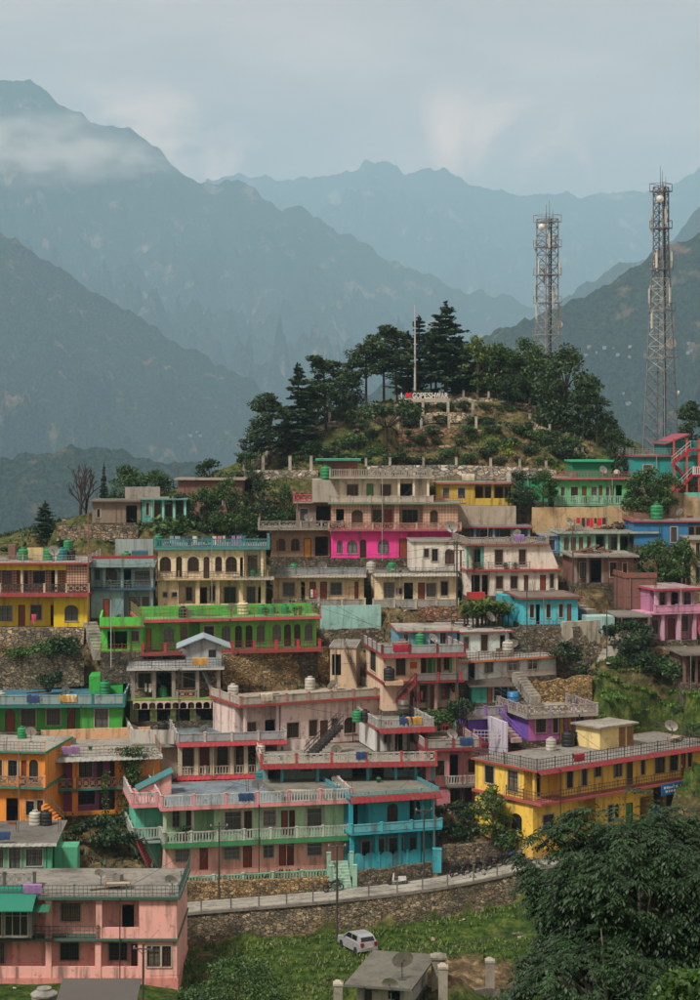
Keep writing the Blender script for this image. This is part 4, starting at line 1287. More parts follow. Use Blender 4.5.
tank(h, 71, 3.4, 'black', 'on the yellow tiled house roof', 1.0)
tank(h, 68, 6.0, 'green', 'raised behind the black one on the yellow tiled house', 1.0, z=h.deckz + .8)
h.block('tank_stand', h.u(65, 5.4), h.u(72, 5.4), 5.3, 6.8, h.deckz, h.deckz + .8, brickmat())
h.block('roof_wall', h.u(27, 4), h.u(43, 4), 4.0, 4.2, h.deckz, h.deckz + 1.2, paint('#c0ad7c'))
h.block('chimney', h.u(8, 4), h.u(15, 4), 4.0, 4.9, h.deckz, h.deckz + 1.5, brickmat())
dish(h, 54, 1.5, 'on the yellow tiled house roof', size=1.2)
laundry(h, 30, 37, -.9, 0.02, 'in front of the yellow tiled house', 2, 8, ['#c4506a', '#2d2d38'])

# grey-blue house with balconies
h = House('greyblue', 'grey-blue narrow house with stacked balconies and orange door', 91, 153, 618, 191, 4, 8.0, win='#3b4a50', door='#c2561c', plinth=3, pad=True)
h.storey(590, '#7d9ea2', seg=[(None, 0), (124, 1.1)], f='d103-109/0.1,1.9 g129-140/0.2,2.0 g142-149/0.2,2.0', cols=[151.5], slab='#33567a', ov=.5, ovs=.2, slabt=.2)
h.storey(567, '#86a5a6', seg=[(None, .9)], f='t95-100 w106-117/0.5,2.0 e124-131 g135-150/0.3,1.6', cols=[92, 104, 122, 152], rail='bars', railc='#5f6f74', railh=.8, slab='#7f9294', ov=.7, ovs=.2, slabt=.2)
h.rail([(h.u(90), -.6), (h.W + .1, -.6)], h.z, .62, 'solid', '#6d8890', '#7d989c')
h.block('red_band', -.2, h.W + .25, -.02, .2, h.z + .62, h.z + .92, paint('#9c1f2d'))
h.ov = -.4; h.roof(None, deck='#66757a')
tank(h, 126, 1.6, 'green', 'on the grey-blue narrow house', 1.1)
h.block('roof_tank', h.u(131), h.u(147), 1.0, 2.6, h.deckz, h.deckz + 1.3, paint('#1b5c6a'))
h.block('back_wall', h.u(115, 6.0), h.u(153, 6.0), 6.0, 6.3, h.deckz, h.deckz + 2.2, paint('#8f9a98'))
for i, px in enumerate((110, 114, 128)):
    potplant(h.wpt(h.u(px), -.2, h.storeys[1][0] + .01), 'flowering potted plant on the grey-blue balcony', .9, i)

# cream house with arched windows
h = House('creamarch', 'cream two-storey house with row of arched windows and teal roof balustrade', 158, 266, 609, 193, 3, 8.0, win='#4a3a30', door='#3c2a22', plinth=3)
h.storey(580, '#d2bd98', seg=[(None, 0), (179, 1.2)], f='w163-167/1.2,1.7 w172-177/1.2,1.7 w186-192/0.7,2.1 e200-207/0,2.1 w210-215 w224-236/0.2,2.1 w247-255/0.4,2.1 e258-262', cols=[197.5, 217.5, 241, 263], colw=.42, colc='#d2bd98', rail='solid', railh=.5, railc='#d2bd98', slab='#b39c7a', ov=.6, ovs=.2)
h.storey(549.5, '#d6c4a2', seg=[(None, 0), (244, 1.1)], f='ab159.5-171/0.7,2.2 ab176-182/0.1,2.2 ab187.5-199/0.7,2.2 ab203.5-209.5/0,2.2 ab215-222/0.7,2.2 ab225.5-237/0.6,2.2 e240-243 w248-257/0.4,2.2', rail='bars', railh=.75, railc='#4b443c', postc='#b5a07e', slab='#3f7d80', ov=.5, ovs=.4, slabt=.24, cols=[262])
h.roof('bal', .85, '#3a7f84', '#2f7379', '#6d7270', sides='flr', spacing=2.6)
tank(h, 158, 2.0, 'green', 'at the end of the cream arched-window house', 1.0)
tank(h, 252, 1.0, 'green', 'one of two on the cream house balcony', .75, z=h.storeys[1][0])
tank(h, 261, 1.0, 'green', 'one of two on the cream house balcony', .75, z=h.storeys[1][0])
laundry(h, 168, 202, 1.2, h.deckz - .3, 'above the teal balustrade, dark and white clothes', 7, 11, ['#26364f', '#c9c6bd', '#3a3f4a', '#7f8f98'])
laundry(h, 203, 226, 1.2, h.deckz - .3, 'above the teal balustrade, with red cloth', 5, 12, ['#b93a45', '#c9b9b0', '#31585e', '#c46f86'])
laundry(h, 230, 246, 1.2, h.deckz - .3, 'above the teal balustrade, mauve and blue', 3, 13, ['#8f6a9a', '#2f6f86'])
h.awning(233, 274, 577, 1.3, .25, '#8d8577')
CRH = h

# long bright green house
h = House('greenlong', 'long bright green house with arched windows and pink roof band', 142, 317, 651, 182, 13, 7.5, win='#6a6258', door='#a2521c', plinth=3)
h.storey(622, '#62b03e', seg=[(None, .5), (188, 1.3), (200, .3)], f='d146-151.5 ag164-174/0.6,2.2 aw180-188/0,2.2 w204-214/0.6,2.2 ag221.5-230/0.5,2.2 ab235-242/0,2.2 ab245.5-252.5/0,2.2 ag256.5-264.5/0.5,2.2 ag272.5-281/0.5,2.2 ab284-291/0,2.2 ab294-300.5/0,2.2 ag304.5-312.5/0.5,2.2', slab='#b5484e', ov=.9, ovs=.3, slabt=.28)
h.rail([(-.1, -1.2), (h.W, -1.2)], -.05, .95, 'bars', '#a03038', '#5b4038', 2.4)
for i in range(9):
    u = -.1 + (h.W + .1) * i / 8
    link('post', shared(('rp', .26, 1.1), m_post(.26, 1.1), 'post', paint('#b5323a')), h.root, (u, -1.2, -.3))
h.block('forecourt', -.3, h.W + .3, -1.35, -.02, -.35, -.06, paint('#8c3c34'))
h.roof('bars', 1.0, '#b5363a', '#567d4c', '#5f8f4c', sides='fl', spacing=2.3)
h.rail([(0, 2.5), (h.W, 2.5)], h.deckz, .95, 'solid', '#56a83e', '#56a83e')
tank(h, 183, .6, 'black', 'on the long green house terrace', .95)
tank(h, 243, 1.6, 'cream', 'on the long green house terrace', 1.2)
dish(h, 231, .6, 'on the long green house terrace')
for i, px in enumerate((262, 272, 285)):
    tank(h, px, 2.0, 'green', 'in a row on the long green house terrace', .8)
for i, px in enumerate((266, 295, 300)):
    potplant(h.wpt(h.u(px, .2), .2, h.deckz), 'potted shrub on the long green house terrace', 1.0, i)
h2 = House('greenporch', 'low green porch wing with open front and pink lintel', 101, 143, 652, 180.5, 6, 7, win='#6a6a60', door='#b04a22', plinth=3)
h2.storey(627, '#4fbf3a', seg=[(None, .4), (130, .6)], f='e107.5-127/0.2,1.9 w131-139/0.9,1.9', slab='#b5474a', ov=.5, ovs=.15, slabt=.14)
h2.roof('solid', .8, '#4fb83a', '#4fb83a', '#6f9a62', sides='fl')
h2.rail([(0, -.9), (h2.W, -.9)], -.05, .9, 'bars', '#a03038', '#7a4038', 1.8)
potplant(h2.wpt(h2.u(119), .0, h2.deckz), 'bushy potted plant on the green porch roof', 1.2, 1)
potplant(h2.wpt(h2.u(127), .0, h2.deckz), 'small potted plant on the green porch roof', .9, 2)

# two cream row houses under the magenta one
h = House('rowcream', 'cream row house with corrugated eave and roof railing, washing by its door', 273, 364, 602, 198, 2, 6.5, win='#5d5d58', door='#5a2418', plinth=3.5)
h.storey(577, '#d0b98c', f='g283-294.5/0.6,2.0 e301-305 D309.5-316 D320-327 w330.5-341.6/0.7,2.0 D354.5-358.5', slab='#8d877b', ov=.3, ovs=.2)
h.awning(274, 366, 574, 1.2, .3, '#8e8678')
h.roof('panel', .85, '#6d706f', '#7d8486', '#6b6a66', sides='fl', spacing=2.5)
h.rail([(0, -1.8), (h.W, -1.8)], -.4, .9, 'panel', '#bdb3a0', '#8a8a84', 2.6)
h.block('forecourt', -.2, h.W + .2, -1.95, -.1, -.5, -.41, concrete('#8a867c'))
tank(h, 294, 2.0, 'green', 'on the cream row house roof', 1.0)
laundry(h, 309, 317, -.5, 0.0, 'by the cream row house door', 2, 21, ['#b03040', '#c9c2b8'])
h = House('rowcream2', 'cream row house with two dark doors and boarded fence in front', 375, 456, 603, 197, 3, 6.5, win='#4a4038', door='#2e2420', plinth=3.5)
h.storey(576, '#d8c8a2', f='g384-394/0.5,2.1 b397-402/0.9,1.5 e404-413 D418-425/0,2.1 g426.5-436/0.6,2.0 w441-448', cols=[437, 453], slab='#8d877b', ov=.3, ovs=.2)
h.awning(374, 458, 573, 1.1, .3, '#9a9589')
h.roof('bars', .7, '#6d706f', '#6d706f', '#6b6a66', sides='f')
h.rail([(-.3, -1.9), (h.W, -1.9)], -.4, 1.0, 'panel', '#aaa595', '#8c8c86', 2.4)
h.block('forecourt', -.4, h.W + .2, -2.05, -.1, -.5, -.41, concrete('#8a867c'))
tank(h, 371, 1.8, 'white', 'beside a green one between the cream row houses', 1.1)
tank(h, 392, 2.6, 'green', 'on the second cream row house', 1.0)
tank(h, 441, 2.6, 'black', 'on the second cream row house', .8)

# magenta building of three storeys
h = House('magenta', 'three-storey block with magenta ground floor and tile-patterned middle floor', 331, 458, 558, 204, 0, 8.5, win='#4a4a4c', door='#4a241c', plinth=3.5)
h.storey(531, '#dc2f8c', seg=[(None, 0), (409, .3)], f='ag337-342.5/0.5,1.9 ag347-357.5/0.5,1.9 ab359.8-366.5/0,2.0 ag378-389/0.5,2.0 D399-408/0,2.1 b411.5-420/0.7,2.1 b426-436', slab='#9c3a5c', ov=.7, ovs=.3)
h.storey(504, '#b39580', mat=tilemat('#b89c86', '#9a7862', 4.4), seg=[(None, 0), (371, 1.0), (394, 0), (399, 1.0), (423, 0)], f='e336-344/0,2.2 ab351.5-363/0.5,2.1 b373-382/0.5,2.1 D384-392/0,2.1 w402-418/0.6,2.1 ab430-438/0.5,2.1', rail='grid', railh=.75, railc='#9a6a5c', postc='#a58c7a', slab='#6f7f6c', ov=.6, ovs=.3)
h.storey(478.5, '#d2c6ae', seg=[(None, .9)], u1=h.u(430), f='b347-358/0.4,1.9 f366.5-373.5/0,2.0 b380.6-391/0.4,1.9 e400-412/0.1,2.0', cols=[399, 414, 428], rail='panel', railh=.75, railc='#a59d8e', postc='#a59d8e', slab='#a39c8d', ov=.3, ovs=.2)
h.roof('bal', .85, '#8f8a7e', '#8a857a', '#77746c', sides='flr', spacing=2.2)
h.rail([(h.u(430), -.5), (h.u(462), -.5)], h.storeys[2][0], .75, 'bars', '#9a4a42', '#8f5a50')
h.block('roof_room', h.u(322), h.u(358), 2.0, 5.5, h.deckz - .3, h.deckz + 1.7, brickmat('#8a4636'))
h.block('roof_room_sheet', h.u(315), h.u(361), 1.2, 6, h.deckz + 1.71, h.deckz + 1.9, paint('#1e8a70'))
tank(h, 326, 1.3, 'green', 'under the teal sheeted roof room', 1.3, z=h.deckz - .25)
h.block('roof_room_floor', h.u(312), h.u(339), .8, 6.0, h.storeys[2][0], h.deckz - .32, paint('#9c9488'))
MAGH = h
h = House('tanbrick', 'tan brick house with orange door and open stairwell, wide concrete terrace above', 271, 330, 557, 205, 2, 7.5, win='#4a3a34', door='#b5701c', plinth=3)
h.storey(529.5, '#96785a', mat=brickmat('#a5825f'), f='ab276.5-285.5/0.6,2.0 ab291-299.6/0.6,2.0 y304-311/0,2.0 e315-328/0.1,2.2', slab='#837d70', ov=1.6, ovs=1.4, slabt=.2)
h.roof('grid', .8, '#8a867c', '#77736a', '#77746c', sides='flr', spacing=2.0)
h.z += .0
h2 = House('tanbrick2', 'unfinished brick room with red railing at the end of the tiled floor', 296, 331, 527, 206.5, 0, 6, win='#3a342f', pad=False, plinth=0, name='house')
h2.storey(503, '#7a6458', mat=brickmat('#86655a'), f='e316-330/0,2.3 w300-308/0.6,2.0', slab='#8f8a7e', ov=.6, ovs=.3)
h2.roof('grid', .8, '#9c4f4a', '#a05048', '#77746c', sides='flr', spacing=2.0)

# white house stepped beside the cream row
h = House('whitestep', 'white two-storey house with red slab edges, brown doors and sloping side parapet', 467, 558, 596, 195, 6, 8, win='#4a4038', door='#5a3424', plinth=3)
h.storey(571, '#cfc7ba', f='e471.5-480/0,2.1 e482-488/0,2.1 b496-503/0.7,2.0 b510.6-517.7/0.7,2.0 d524-528.5 D540-546/0,2.1 w550-554', seg=[(None, .7), (490, 0)], slab='#a3362f', ov=.5, ovs=.2)
h.storey(545.5, '#d3cabb', seg=[(None, 1.0), (484, 0)], u1=h.u(546), f='t473-481/0,2.0 b495-503/0.4,2.0 b519-526/0.4,2.0', cols=[468, 482], colc='#4f9a88', rail='bars', railc='#6a6660', railh=.75, railspan=(468, 530), slab='#8f4f45', ov=.4, ovs=.25)
h.roof('bal', .7, '#8c8478', '#8c8478', '#77746c', sides='fl')
mb = MB(); z0 = h.storeys[1][0]; mb.hexa([(h.u1 + .01, .02, z0), (h.W, .02, z0), (h.W, .3, z0), (h.u1 + .01, .3, z0), (h.u1 + .01, .02, h.z + .8), (h.W, .02, z0 + .3), (h.W, .3, z0 + .3), (h.u1 + .01, .3, h.z + .8)])
mb.build('sloping_parapet', paint('#cfc7ba'), h.root)
dish(h, 506, -3.0, 'on a post before the white stepped house', z=-.5)
for i, px in enumerate((474, 479, 505, 515)):
    potplant(h.wpt(h.u(px), -.2, h.storeys[1][0] + .01), 'potted plant on the white stepped house balcony', .8, i)
h.block('red_base', h.u(466), h.u(484), -.8, -.3, -.3, .45, paint('#a82a26'))
h = House('whiteleft', 'whitewashed annexe with three barred windows and stained wall', 411, 470, 571, 198, 2, 6, win='#2f3338', door='#2f3338', plinth=2)
h.storey(542, '#cdc8bc', f='w424-429/1.4,2.3 w432-438/1.0,2.3 aw445-454/0.7,2.3 e460-468', slab='#8f8a7e', ov=.2, ovs=.1)
h.roof(None, deck='#77746c')
tank(h, 432, 1.0, 'black', 'against the whitewashed annexe', .8, z=-.3)
tank(h, 468, -1.2, 'white', 'tall between the whitewashed annexe and the stepped house', 1.25, z=0)
dish(h, 452, 1.0, 'on the whitewashed annexe roof', size=1.5)

# blue open-fronted row behind the white house
h = House('bluerow', 'dark blue row with low open bays and red roof edge', 440, 531, 545, 205.5, 0, 6, win='#2b3540', plinth=2)
h.storey(528, '#2f6f96', seg=[(None, 1.0)], f='w446-454/0.2,1.6 w462-470/0.2,1.6 w480-490/0.2,1.6 w500-510/0.2,1.6', cols=[441, 458, 475, 494, 512, 529], colc='#8d9aa0', slab='#96352f', ov=.4, ovs=.2, rail='panel', railh=.5, railc='#8a908e')
h.roof(None, deck='#66686a')
dish(h, 445, 1.0, 'on the dark blue row', size=1.4)

# turquoise cottage
h = House('turqcot', 'turquoise single-storey cottage with rust red roof edge', 523, 578, 625, 186, 8, 7, win='#23313a', door='#2c2a30', plinth=3)
h.storey(599, '#43b3c2', f='w530-534/0.7,2.0 e536-540/0,2.0 w546.5-550.5/0.7,2.0 w559-563/0.7,2.0 D567-571.5/0,2.0 w556-557', lf='', slab='#7a3a30', ov=.5, ovs=.4, slabt=.2)
h.roof(None, deck='#6b5f56')
h.rail([(-.2, -1.4), (h.W, -1.4)], -.3, .8, 'bars', '#6a6c6a', '#6a6c6a')
h.block('forecourt', -.4, h.W + .6, -1.6, -.1, -.6, -.31, concrete('#8a867c'))
h.block('side_wall', h.u(500, 5), -.02, 4.0, 6.9, -2, h.storeys[0][1] - .01, paint('#2a9aa8'))
h.block('bath_hut', h.W + .5, h.W + 3.2, -1.8, .6, -1.6, .9, paint('#8fb3b0'))

# pale blue and white house on two levels
h = House('paleblue', 'white and pale blue house with orange roof edge and gridded windows', 458, 556, 681, 177, 26, 6.0, win='#2f3438', door='#2a221e', plinth=3)
h.storey(663, '#bcc6c2', f='e468-475/0,2.2 g484.7-493/0.6,2.1 v508-518/0.6,2.3 v528-538/0.6,2.3', seg=[(None, 0.0)], slab='#c26a3c', ov=.5, ovs=.3, slabt=.16)
h.block('white_front', h.u(503), h.W + .01, -.025, -.012, .0, .6, paint('#bdb6aa'))
h.roof('bars', .8, '#5a5450', '#5a5450', '#8a8780', sides='fl', spacing=2.4)
tank(h, 508, 2.6, 'white', 'on the pale blue house lower roof', 1.2)
dish(h, 561, 2.0, 'at the end of the pale blue house roof', size=1.3)
PBH = h
h = House('bluegrey', 'sky blue upper house with white end wall and thin red roof edge', 460, 509, 657, 182.5, 12, 14, win='#5a534c', door='#3a342f', plinth=3)
h.storey(633, '#bccac6', f='g464-469/0.8,1.9 b481-488/0.5,2.1 e500-505', lf='w404-410 w420-425/0.6,2 w432-438', slab='#93403c', ov=.4, ovs=.3, slabt=.12)
h.block('side_render', -.03, -.012, .1, h.D - .01, .01, h.storeys[0][1] - .01, paint('#5fa0b8'))
h.roof(None, deck='#8f8d86')
dish(h, 492, 3.0, 'on the sky blue upper house', size=1.2)

h = House('bluewing', 'long sky blue wing with small windows beside the white end wall', 398, 457, 653, 181.5, 4, 7, win='#4a5a62', door='#3a342f', plinth=3)
h.storey(632, '#5fa0b8', f='w404-408/0.8,1.8 w417-422/0.8,1.8 b430-435/0.5,2.0 w440-446/0.8,1.9', slab='#93403c', ov=.4, ovs=.2, slabt=.12)
h.roof('solid', .3, '#a39a8e', '#a8a094', '#8f8d86', sides='f')
# cream house with red stair
h = House('redstair', 'cream house with red outside stair, red parapet posts and green inner wall', 383, 461, 711, 174, 10, 8.5, win='#5a4a40', door='#4a2a20', plinth=3)
h.storey(683, '#d0b49c', seg=[(None, 0), (407, 1.2)], f='D409-413/0,2.1 b420-427/0.5,2.1 D430-436/0,2.1 w441-449', cols=[418, 436, 457], colc='#b59a86', slab='#7d161d', ov=.8, ovs=.15)
h.storey(655.5, '#d2ba9e', seg=[(None, 0), (418, 1.2)], f='b396-405.5/0.5,2.1 b419.5-426/0.5,2.1 f428-435/0,2.2 D437-441/0,2.1 w444-450', lf='w357-362/0.6,2.0 w370-376/0.3,2.2', cols=[433, 451], colc='#3f9a58', rail='panel', railh=.75, railc='#6f6a66', postc='#a8242c', railspan=(415, 461), slab='#7d161d', ov=.7, ovs=.3, skirt=(.4, .3, '#74121a', False))
h.roof('panel', .85, '#74121a', '#8f9696', '#74736c', sides='flr', spacing=2.3)
tank(h, 420, 6.4, 'green', 'on the roof with red parapet posts', 1.0)
tank(h, 389, -1.0, 'black', 'beside the red stair on a ledge', 1.1, z=h.storeys[1][0] + .2)
h.block('ledge', h.u(383), h.u(400), -1.6, -.05, h.storeys[1][0] - .2, h.storeys[1][0] + .19, paint('#b8987e'))
h.stair((h.u(397, -.7), -.7, h.storeys[0][0] + 1.0), (h.u(415, -.7), -.7, h.storeys[1][0]), 1.0, '#7d161d', '#2c2a2a', -1)
laundry(h, 411, 426, -.2, .4, 'under the red stair house balcony', 5, 31)
laundry(h, 441, 451, -.2, .5, 'under the red banded balcony by the end column', 3, 32, ['#26262c', '#8a2430', '#2a2a30'])
h.block('sign_board', h.u(410), h.u(417), -.06, -.004, h.storeys[1][0] + 1.1, h.storeys[1][0] + 1.7, plain('#a8451c'))
RS = h
h2 = House('redstairwing', 'cream side wing with steep concrete stair by the stone wall', 330, 356, 690, 181, -4, 6, win='#4a423c', door='#2f2a26', plinth=3)
h2.storey(648, '#bda58a', f='e332-341/1.4,3.4', slab='#8f8a7e', ov=.1, ovs=.1)
h2.roof(None, deck='#77746c')
h2.stair((h2.u(357, -.8), -.8, .6), (h2.u(344, -.8), -.8, 4.2), .9, '#8a7a6c', '#2c2a2a', -1)

# violet house
h = House('violet', 'violet and pink house with concrete terrace, yellow doors and side stair', 529, 590, 741, 170, 18, 8, win='#8a6a4a', door='#b08a2c', plinth=3)
h.storey(718, '#a55a98', f='b536-546/0.7,1.9 b553-558/0.6,2.0 d559.5-564.6/0,2.0 d568-572.6/0,2.0 b576-584/0.7,2.0', cols=[573.5, 592], colc='#b8863c', lf='', slab='#8d8a7c', ov=.7, ovs=.5, slabt=.28)
h.block('side_render', -.03, -.012, .1, h.D - .01, .01, h.storeys[0][1] - .01, paint('#6a4aa5'))
h.roof('grid', .85, '#9a90a0', '#8a8078', '#8a867a', sides='flr', spacing=2.4)
z = h.storeys[0][1]
h.block('side_wing', h.u(466, 4.5), -1.6, 4.0, 9.5, -1.5, z - .5, paint('#6440a8'))
h.block('side_wing_slab', h.u(464, 4.5), -.6, 3.6, 9.6, z - .49, z - .25, concrete('#8d8a7c'))
h.rail([(h.u(464, 4.0), 9), (h.u(464, 4.0), 3.8), (-.7, 3.8)], z - .25, .9, 'panel', '#8a62b0', '#8d8a92', 2.2)
h.stair((-1.4, -.6, .2), (-1.8, 3.7, z - .4), 1.0, '#a58a86', '#6a4aa5', -1)
h.block('stair_wall', -2.5, -2.3, -.6, 3.6, -1.5, z - .2, paint('#b9b5c4'))
h.rail([(h.u(470, 2.5), 1.5), (h.u(500, 1.0), .5)], 0, 1.0, 'bars', '#b5b3b0', '#b5b3b0')
h2 = House('tealshed', 'small teal shed with rusty sheet roof and red door', 472, 509, 703, 176, 8, 4, win='#3a4a44', door='#a8402c', plinth=3.5, name='shed', cat='shed')
h2.storey(685, '#2f9a8a', f='d487-492/0,1.7 t494-508/0.1,1.6', slab=None, ov=.2)
mb = MB(); mb.hexa([(-.4, -.7, h2.z - .15), (h2.W + .4, -.7, h2.z - .15), (h2.W + .4, 4.3, h2.z + .5), (-.4, 4.3, h2.z + .5), (-.4, -.7, h2.z - .07), (h2.W + .4, -.7, h2.z - .07), (h2.W + .4, 4.3, h2.z + .58), (-.4, 4.3, h2.z + .58)])
mb.build('tin_roof', paint('#4a403a', wear=.9), h2.root)

# brick house on the right
h = House('brickright', 'bare brick house with concrete roof and two columns', 574, 634, 583, 194, 3, 7, win='#34302c', door='#2e2824', plinth=3)
h.storey(557, '#6e4638', mat=brickmat('#7d4636'), seg=[(None, 1.2), (604, 0)], f='g580-586/0.4,2.0 e591-603/0,2.2 b610-616.6/0.6,2.1 w623-627/0.7,2.0', cols=[576, 588, 603], colc='#7d776c', slab='#837d72', ov=.9, ovs=.4, slabt=.2)
h.roof('bars', .4, '#6a655c', '#6a655c', '#7a776e', sides='')
def rubble(h, px0, px1, v, z, label, n=70, seed=3, mat=None, size=(.18, .5)):
    r0 = random.Random(seed)
    mb = MB()
    u0, u1 = h.u(px0, v), h.u(px1, v)
    for i in range(n):
        t = r0.random(); c = Vector((u0 + (u1 - u0) * t, v + r0.gauss(0, .5), z + r0.random() * .8 * math.sin(math.pi * t)))
        s = r0.uniform(*size); a = r0.random() * 3
        d = Vector((math.cos(a), math.sin(a), r0.uniform(-.3, .3))) * s
        mb.bar(c - d / 2, c + d / 2, s * .5, s * .35)
    o = mb.build('rubble', mat or brickmat('#7d4636'))
    o.location = h.o; o.rotation_euler = (0, 0, h.yaw)
    tag(o, label, 'rubble', kind='stuff')
rubble(h, 578, 612, 3.5, h.deckz, 'heap of bricks on the bare brick house roof')

# mint row
h = House('mintrow', 'mint green row house with white columns and patchy flat roof', 560, 655, 556, 202, 2, 6.5, win='#4f6f60', door='#6a3a24', plinth=3)
h.storey(533.5, '#7ab899', seg=[(None, 0), (594, 1.1), (636, 0)], f='w564-569/0.6,2.0 D571-576/0,2.0 D579-583/0,2.0 w587-591 e596-604/0,2.0 w611-617/0.6,2.0 e620-634/0,2.0 b642-645/0.4,1.9', cols=[594, 607, 619, 635], colc='#a8c2b0', slab='#8fa093', ov=.6, ovs=.4, slabt=.2)
h.roof(None, deck='#7a7870')
tank(h, 629, .8, 'green', 'in the mint row house veranda', .9, z=.02)
laundry(h, 575, 607, 2.0, h.deckz, 'on the mint row house roof, bright red clothes', 7, 41, ['#c01f2c', '#b01c30', '#3a2a2a', '#c9302c', '#8a2a3a'])
rubble(h, 600, 640, 4.5, h.deckz, 'dark heap of scrap on the mint row house roof', 60, 8, plain('#4a403a', .9))
dish(h, 571, 3.0, 'on the mint row house roof')
dish(h, 640, 1.0, 'at the far end of the mint row house roof')
h2 = House('blueannexe', 'small sky blue annexe at the end of the mint row', 542, 559, 553, 202, 2, 5, win='#2a4a60', door='#2a5a86', plinth=3)
h2.storey(536, '#2f86b8', f='w549-555/0.3,1.4', slab='#7f8f92', ov=.3, ovs=.2)
h2.roof(None, deck='#77746c')

# lilac house
h = House('lilac', 'lilac two-storey house with arcaded balcony and red roof edge', 647, 697, 641, 186, 14, 6, win='#6a4a58', door='#5a3440', plinth=3.5)
h.storey(614.5, '#b07f9c', seg=[(None, 1.2)], f='w652-658/0.5,1.9 D668-675/0,2.0 w681-688', cols=[649, 663, 679, 695], colc='#c29ab0', colw=.34, slab='#c28aa4', ov=.3, ovs=.15)
h.storey(590.5, '#a86f90', seg=[(None, 1.2)], u0=h.u(655), f='w660-665/0.5,2.0 e672-678/0,2.1 w684-690/0.5,2.0', cols=[657, 669, 681, 693], colc='#c29ab0', colw=.34, rail='panel', railh=.75, railc='#c48aa8', postc='#c48aa8', slab='#a83a4c', ov=.6, ovs=.3, slabt=.2)
for i in range(3):
    a, b = h.u(657) + (h.u(693) - h.u(657)) * i / 3, h.u(657) + (h.u(693) - h.u(657)) * (i + 1) / 3
    z0, z1 = h.storeys[1]
    mb = MB(); wall_face(mb, (a, .05), (1, 0), b - a, z1 - 1.0, z1 - .005, [(.18, b - a - .18, z1 - 1.0, z1 - .2, True)], .15); mb.build('arch', paint('#c29ab0'), h.root)
h.roof(None, deck='#8a7a7c')
h.stair((h.W + .5, -1.4, .0), (h.W + .7, 2.2, h.storeys[1][0]), .9, '#a84a6a', '#8a3a4c', -1, True)
h2 = House('brickroom', 'ruined brick room built against the lilac house', 625, 657, 609, 189.5, 6, 5, win='#2e2824', plinth=4)
h2.storey(578, '#6e4034', mat=brickmat('#7a4032'), f='', slab=None, ov=.1)
h2.u0, h2.u1, h2.ovs_below = 0, h2.W, .1
h2.roof('solid', .5, '#7a4032', '#7a4a3c', '#6a4a40', sides='fl')
h3 = House('stonehut', 'low dry-stone hut with slab roof below the brick room', 619, 648, 641, 184.5, 4, 5, win='#2e2824', door='#8a6a3c', plinth=3)
h3.storey(617, '#6a6355', mat=stone('#665d50', 2.8), f='d635-642/0,1.6', slab='#77746c', ov=.6, ovs=.3)
h3.roof(None, deck='#6a6a62')

# blue house far right
h = House('cobalt', 'cobalt blue house with brown framed balcony and green tank', 634, 715, 545, 202, 0, 8, win='#3a4a60', door='#6a3a2c', plinth=3)
h.storey(522, '#1f6c9c', seg=[(None, 0), (687, .8)], f='w671-677/0.3,1.9 b689-694/0,1.9 b696-702/0,1.9', slab='#a04450', ov=.3, ovs=.2)
h.roof('solid', .3, '#8a4a48', '#8f5a4a', '#77746c', sides='l')
tank(h, 657, 2.0, 'green', 'on the cobalt blue house', 1.5)
h.block('brick_wall', h.u(634, 3), h.u(651, 3), 3, 3.3, h.deckz, h.deckz + .7, brickmat())
h.rail([(h.u(687), -.4), (h.u(714), -.4)], -.2, 1.0, 'bars', '#7a3a2c', '#7a3a2c')
# teal house under the tower with red stairs
h = House('tealtop', 'dark teal house with red zigzag stairs below the tall lattice tower', 634, 712, 482, 213, 2, 9, win='#8a8486', door='#5a2a2c', plinth=4)
h.storey(457, '#1b8a88', f='g643.5-652/0.6,1.9', slab='#8f3a3a', ov=.3, ovs=.2, slabt=.18)
h.roof('bars', .8, '#8a8a86', '#7a7d7c', '#5a6a68', sides='fl')
h.block('upper_room', h.u(668), h.u(714), 1.0, 8.0, h.deckz, h.deckz + 1.6, paint('#15706e'))
mb = MB(); mb.hexa([(h.u(666), .2, h.deckz + 1.2), (h.u(690), .2, h.deckz + 2.3), (h.u(690), 8, h.deckz + 2.3), (h.u(666), 8, h.deckz + 1.2), (h.u(666), .2, h.deckz + 1.35), (h.u(690), .2, h.deckz + 2.45), (h.u(690), 8, h.deckz + 2.45), (h.u(666), 8, h.deckz + 1.35)])
mb.build('sheet_roof', paint('#8a3a48'), h.root)
for px in (674, 687, 699):
    link('post', shared(('sp', .18, 6.4), m_post(.18, 6.4), 'post', paint('#b5442c')), h.root, (h.u(px, -1.8), -1.8, -1.6))
zt = h.deckz
h.stair((h.u(671, -1.5), -1.5, 2.0), (h.u(690, -1.5), -1.5, zt + .8), .9, '#96182f', '#b9b2b0', -1)
h.stair((h.u(684, -1.0), -1.0, .9), (h.u(674, -1.0), -1.0, 1.9), .9, '#96182f', '#b9b2b0', -1)
h.stair((h.u(676, -1.5), -1.5, -.9), (h.u(692, -1.5), -1.5, .9), .9, '#96182f', '#b9b2b0', -1)
h.block('landing', h.u(690, -1.5), h.u(714, -1.5), -2.0, -.1, zt + .6, zt + .78, paint('#96182f'))
h.block('lower_landing', h.u(690, -1.5), h.u(714, -1.5), -2.0, -.1, .7, .88, paint('#96182f'))
h.rail([(h.u(690), -1.9), (h.u(713), -1.9)], .88, .9, 'bal', '#b9b2b0', '#b9b2b0')
h.block('yard_wall', h.u(680), h.u(714), -2.6, -2.3, -2.2, -1.1, paint('#5fb0a0'))

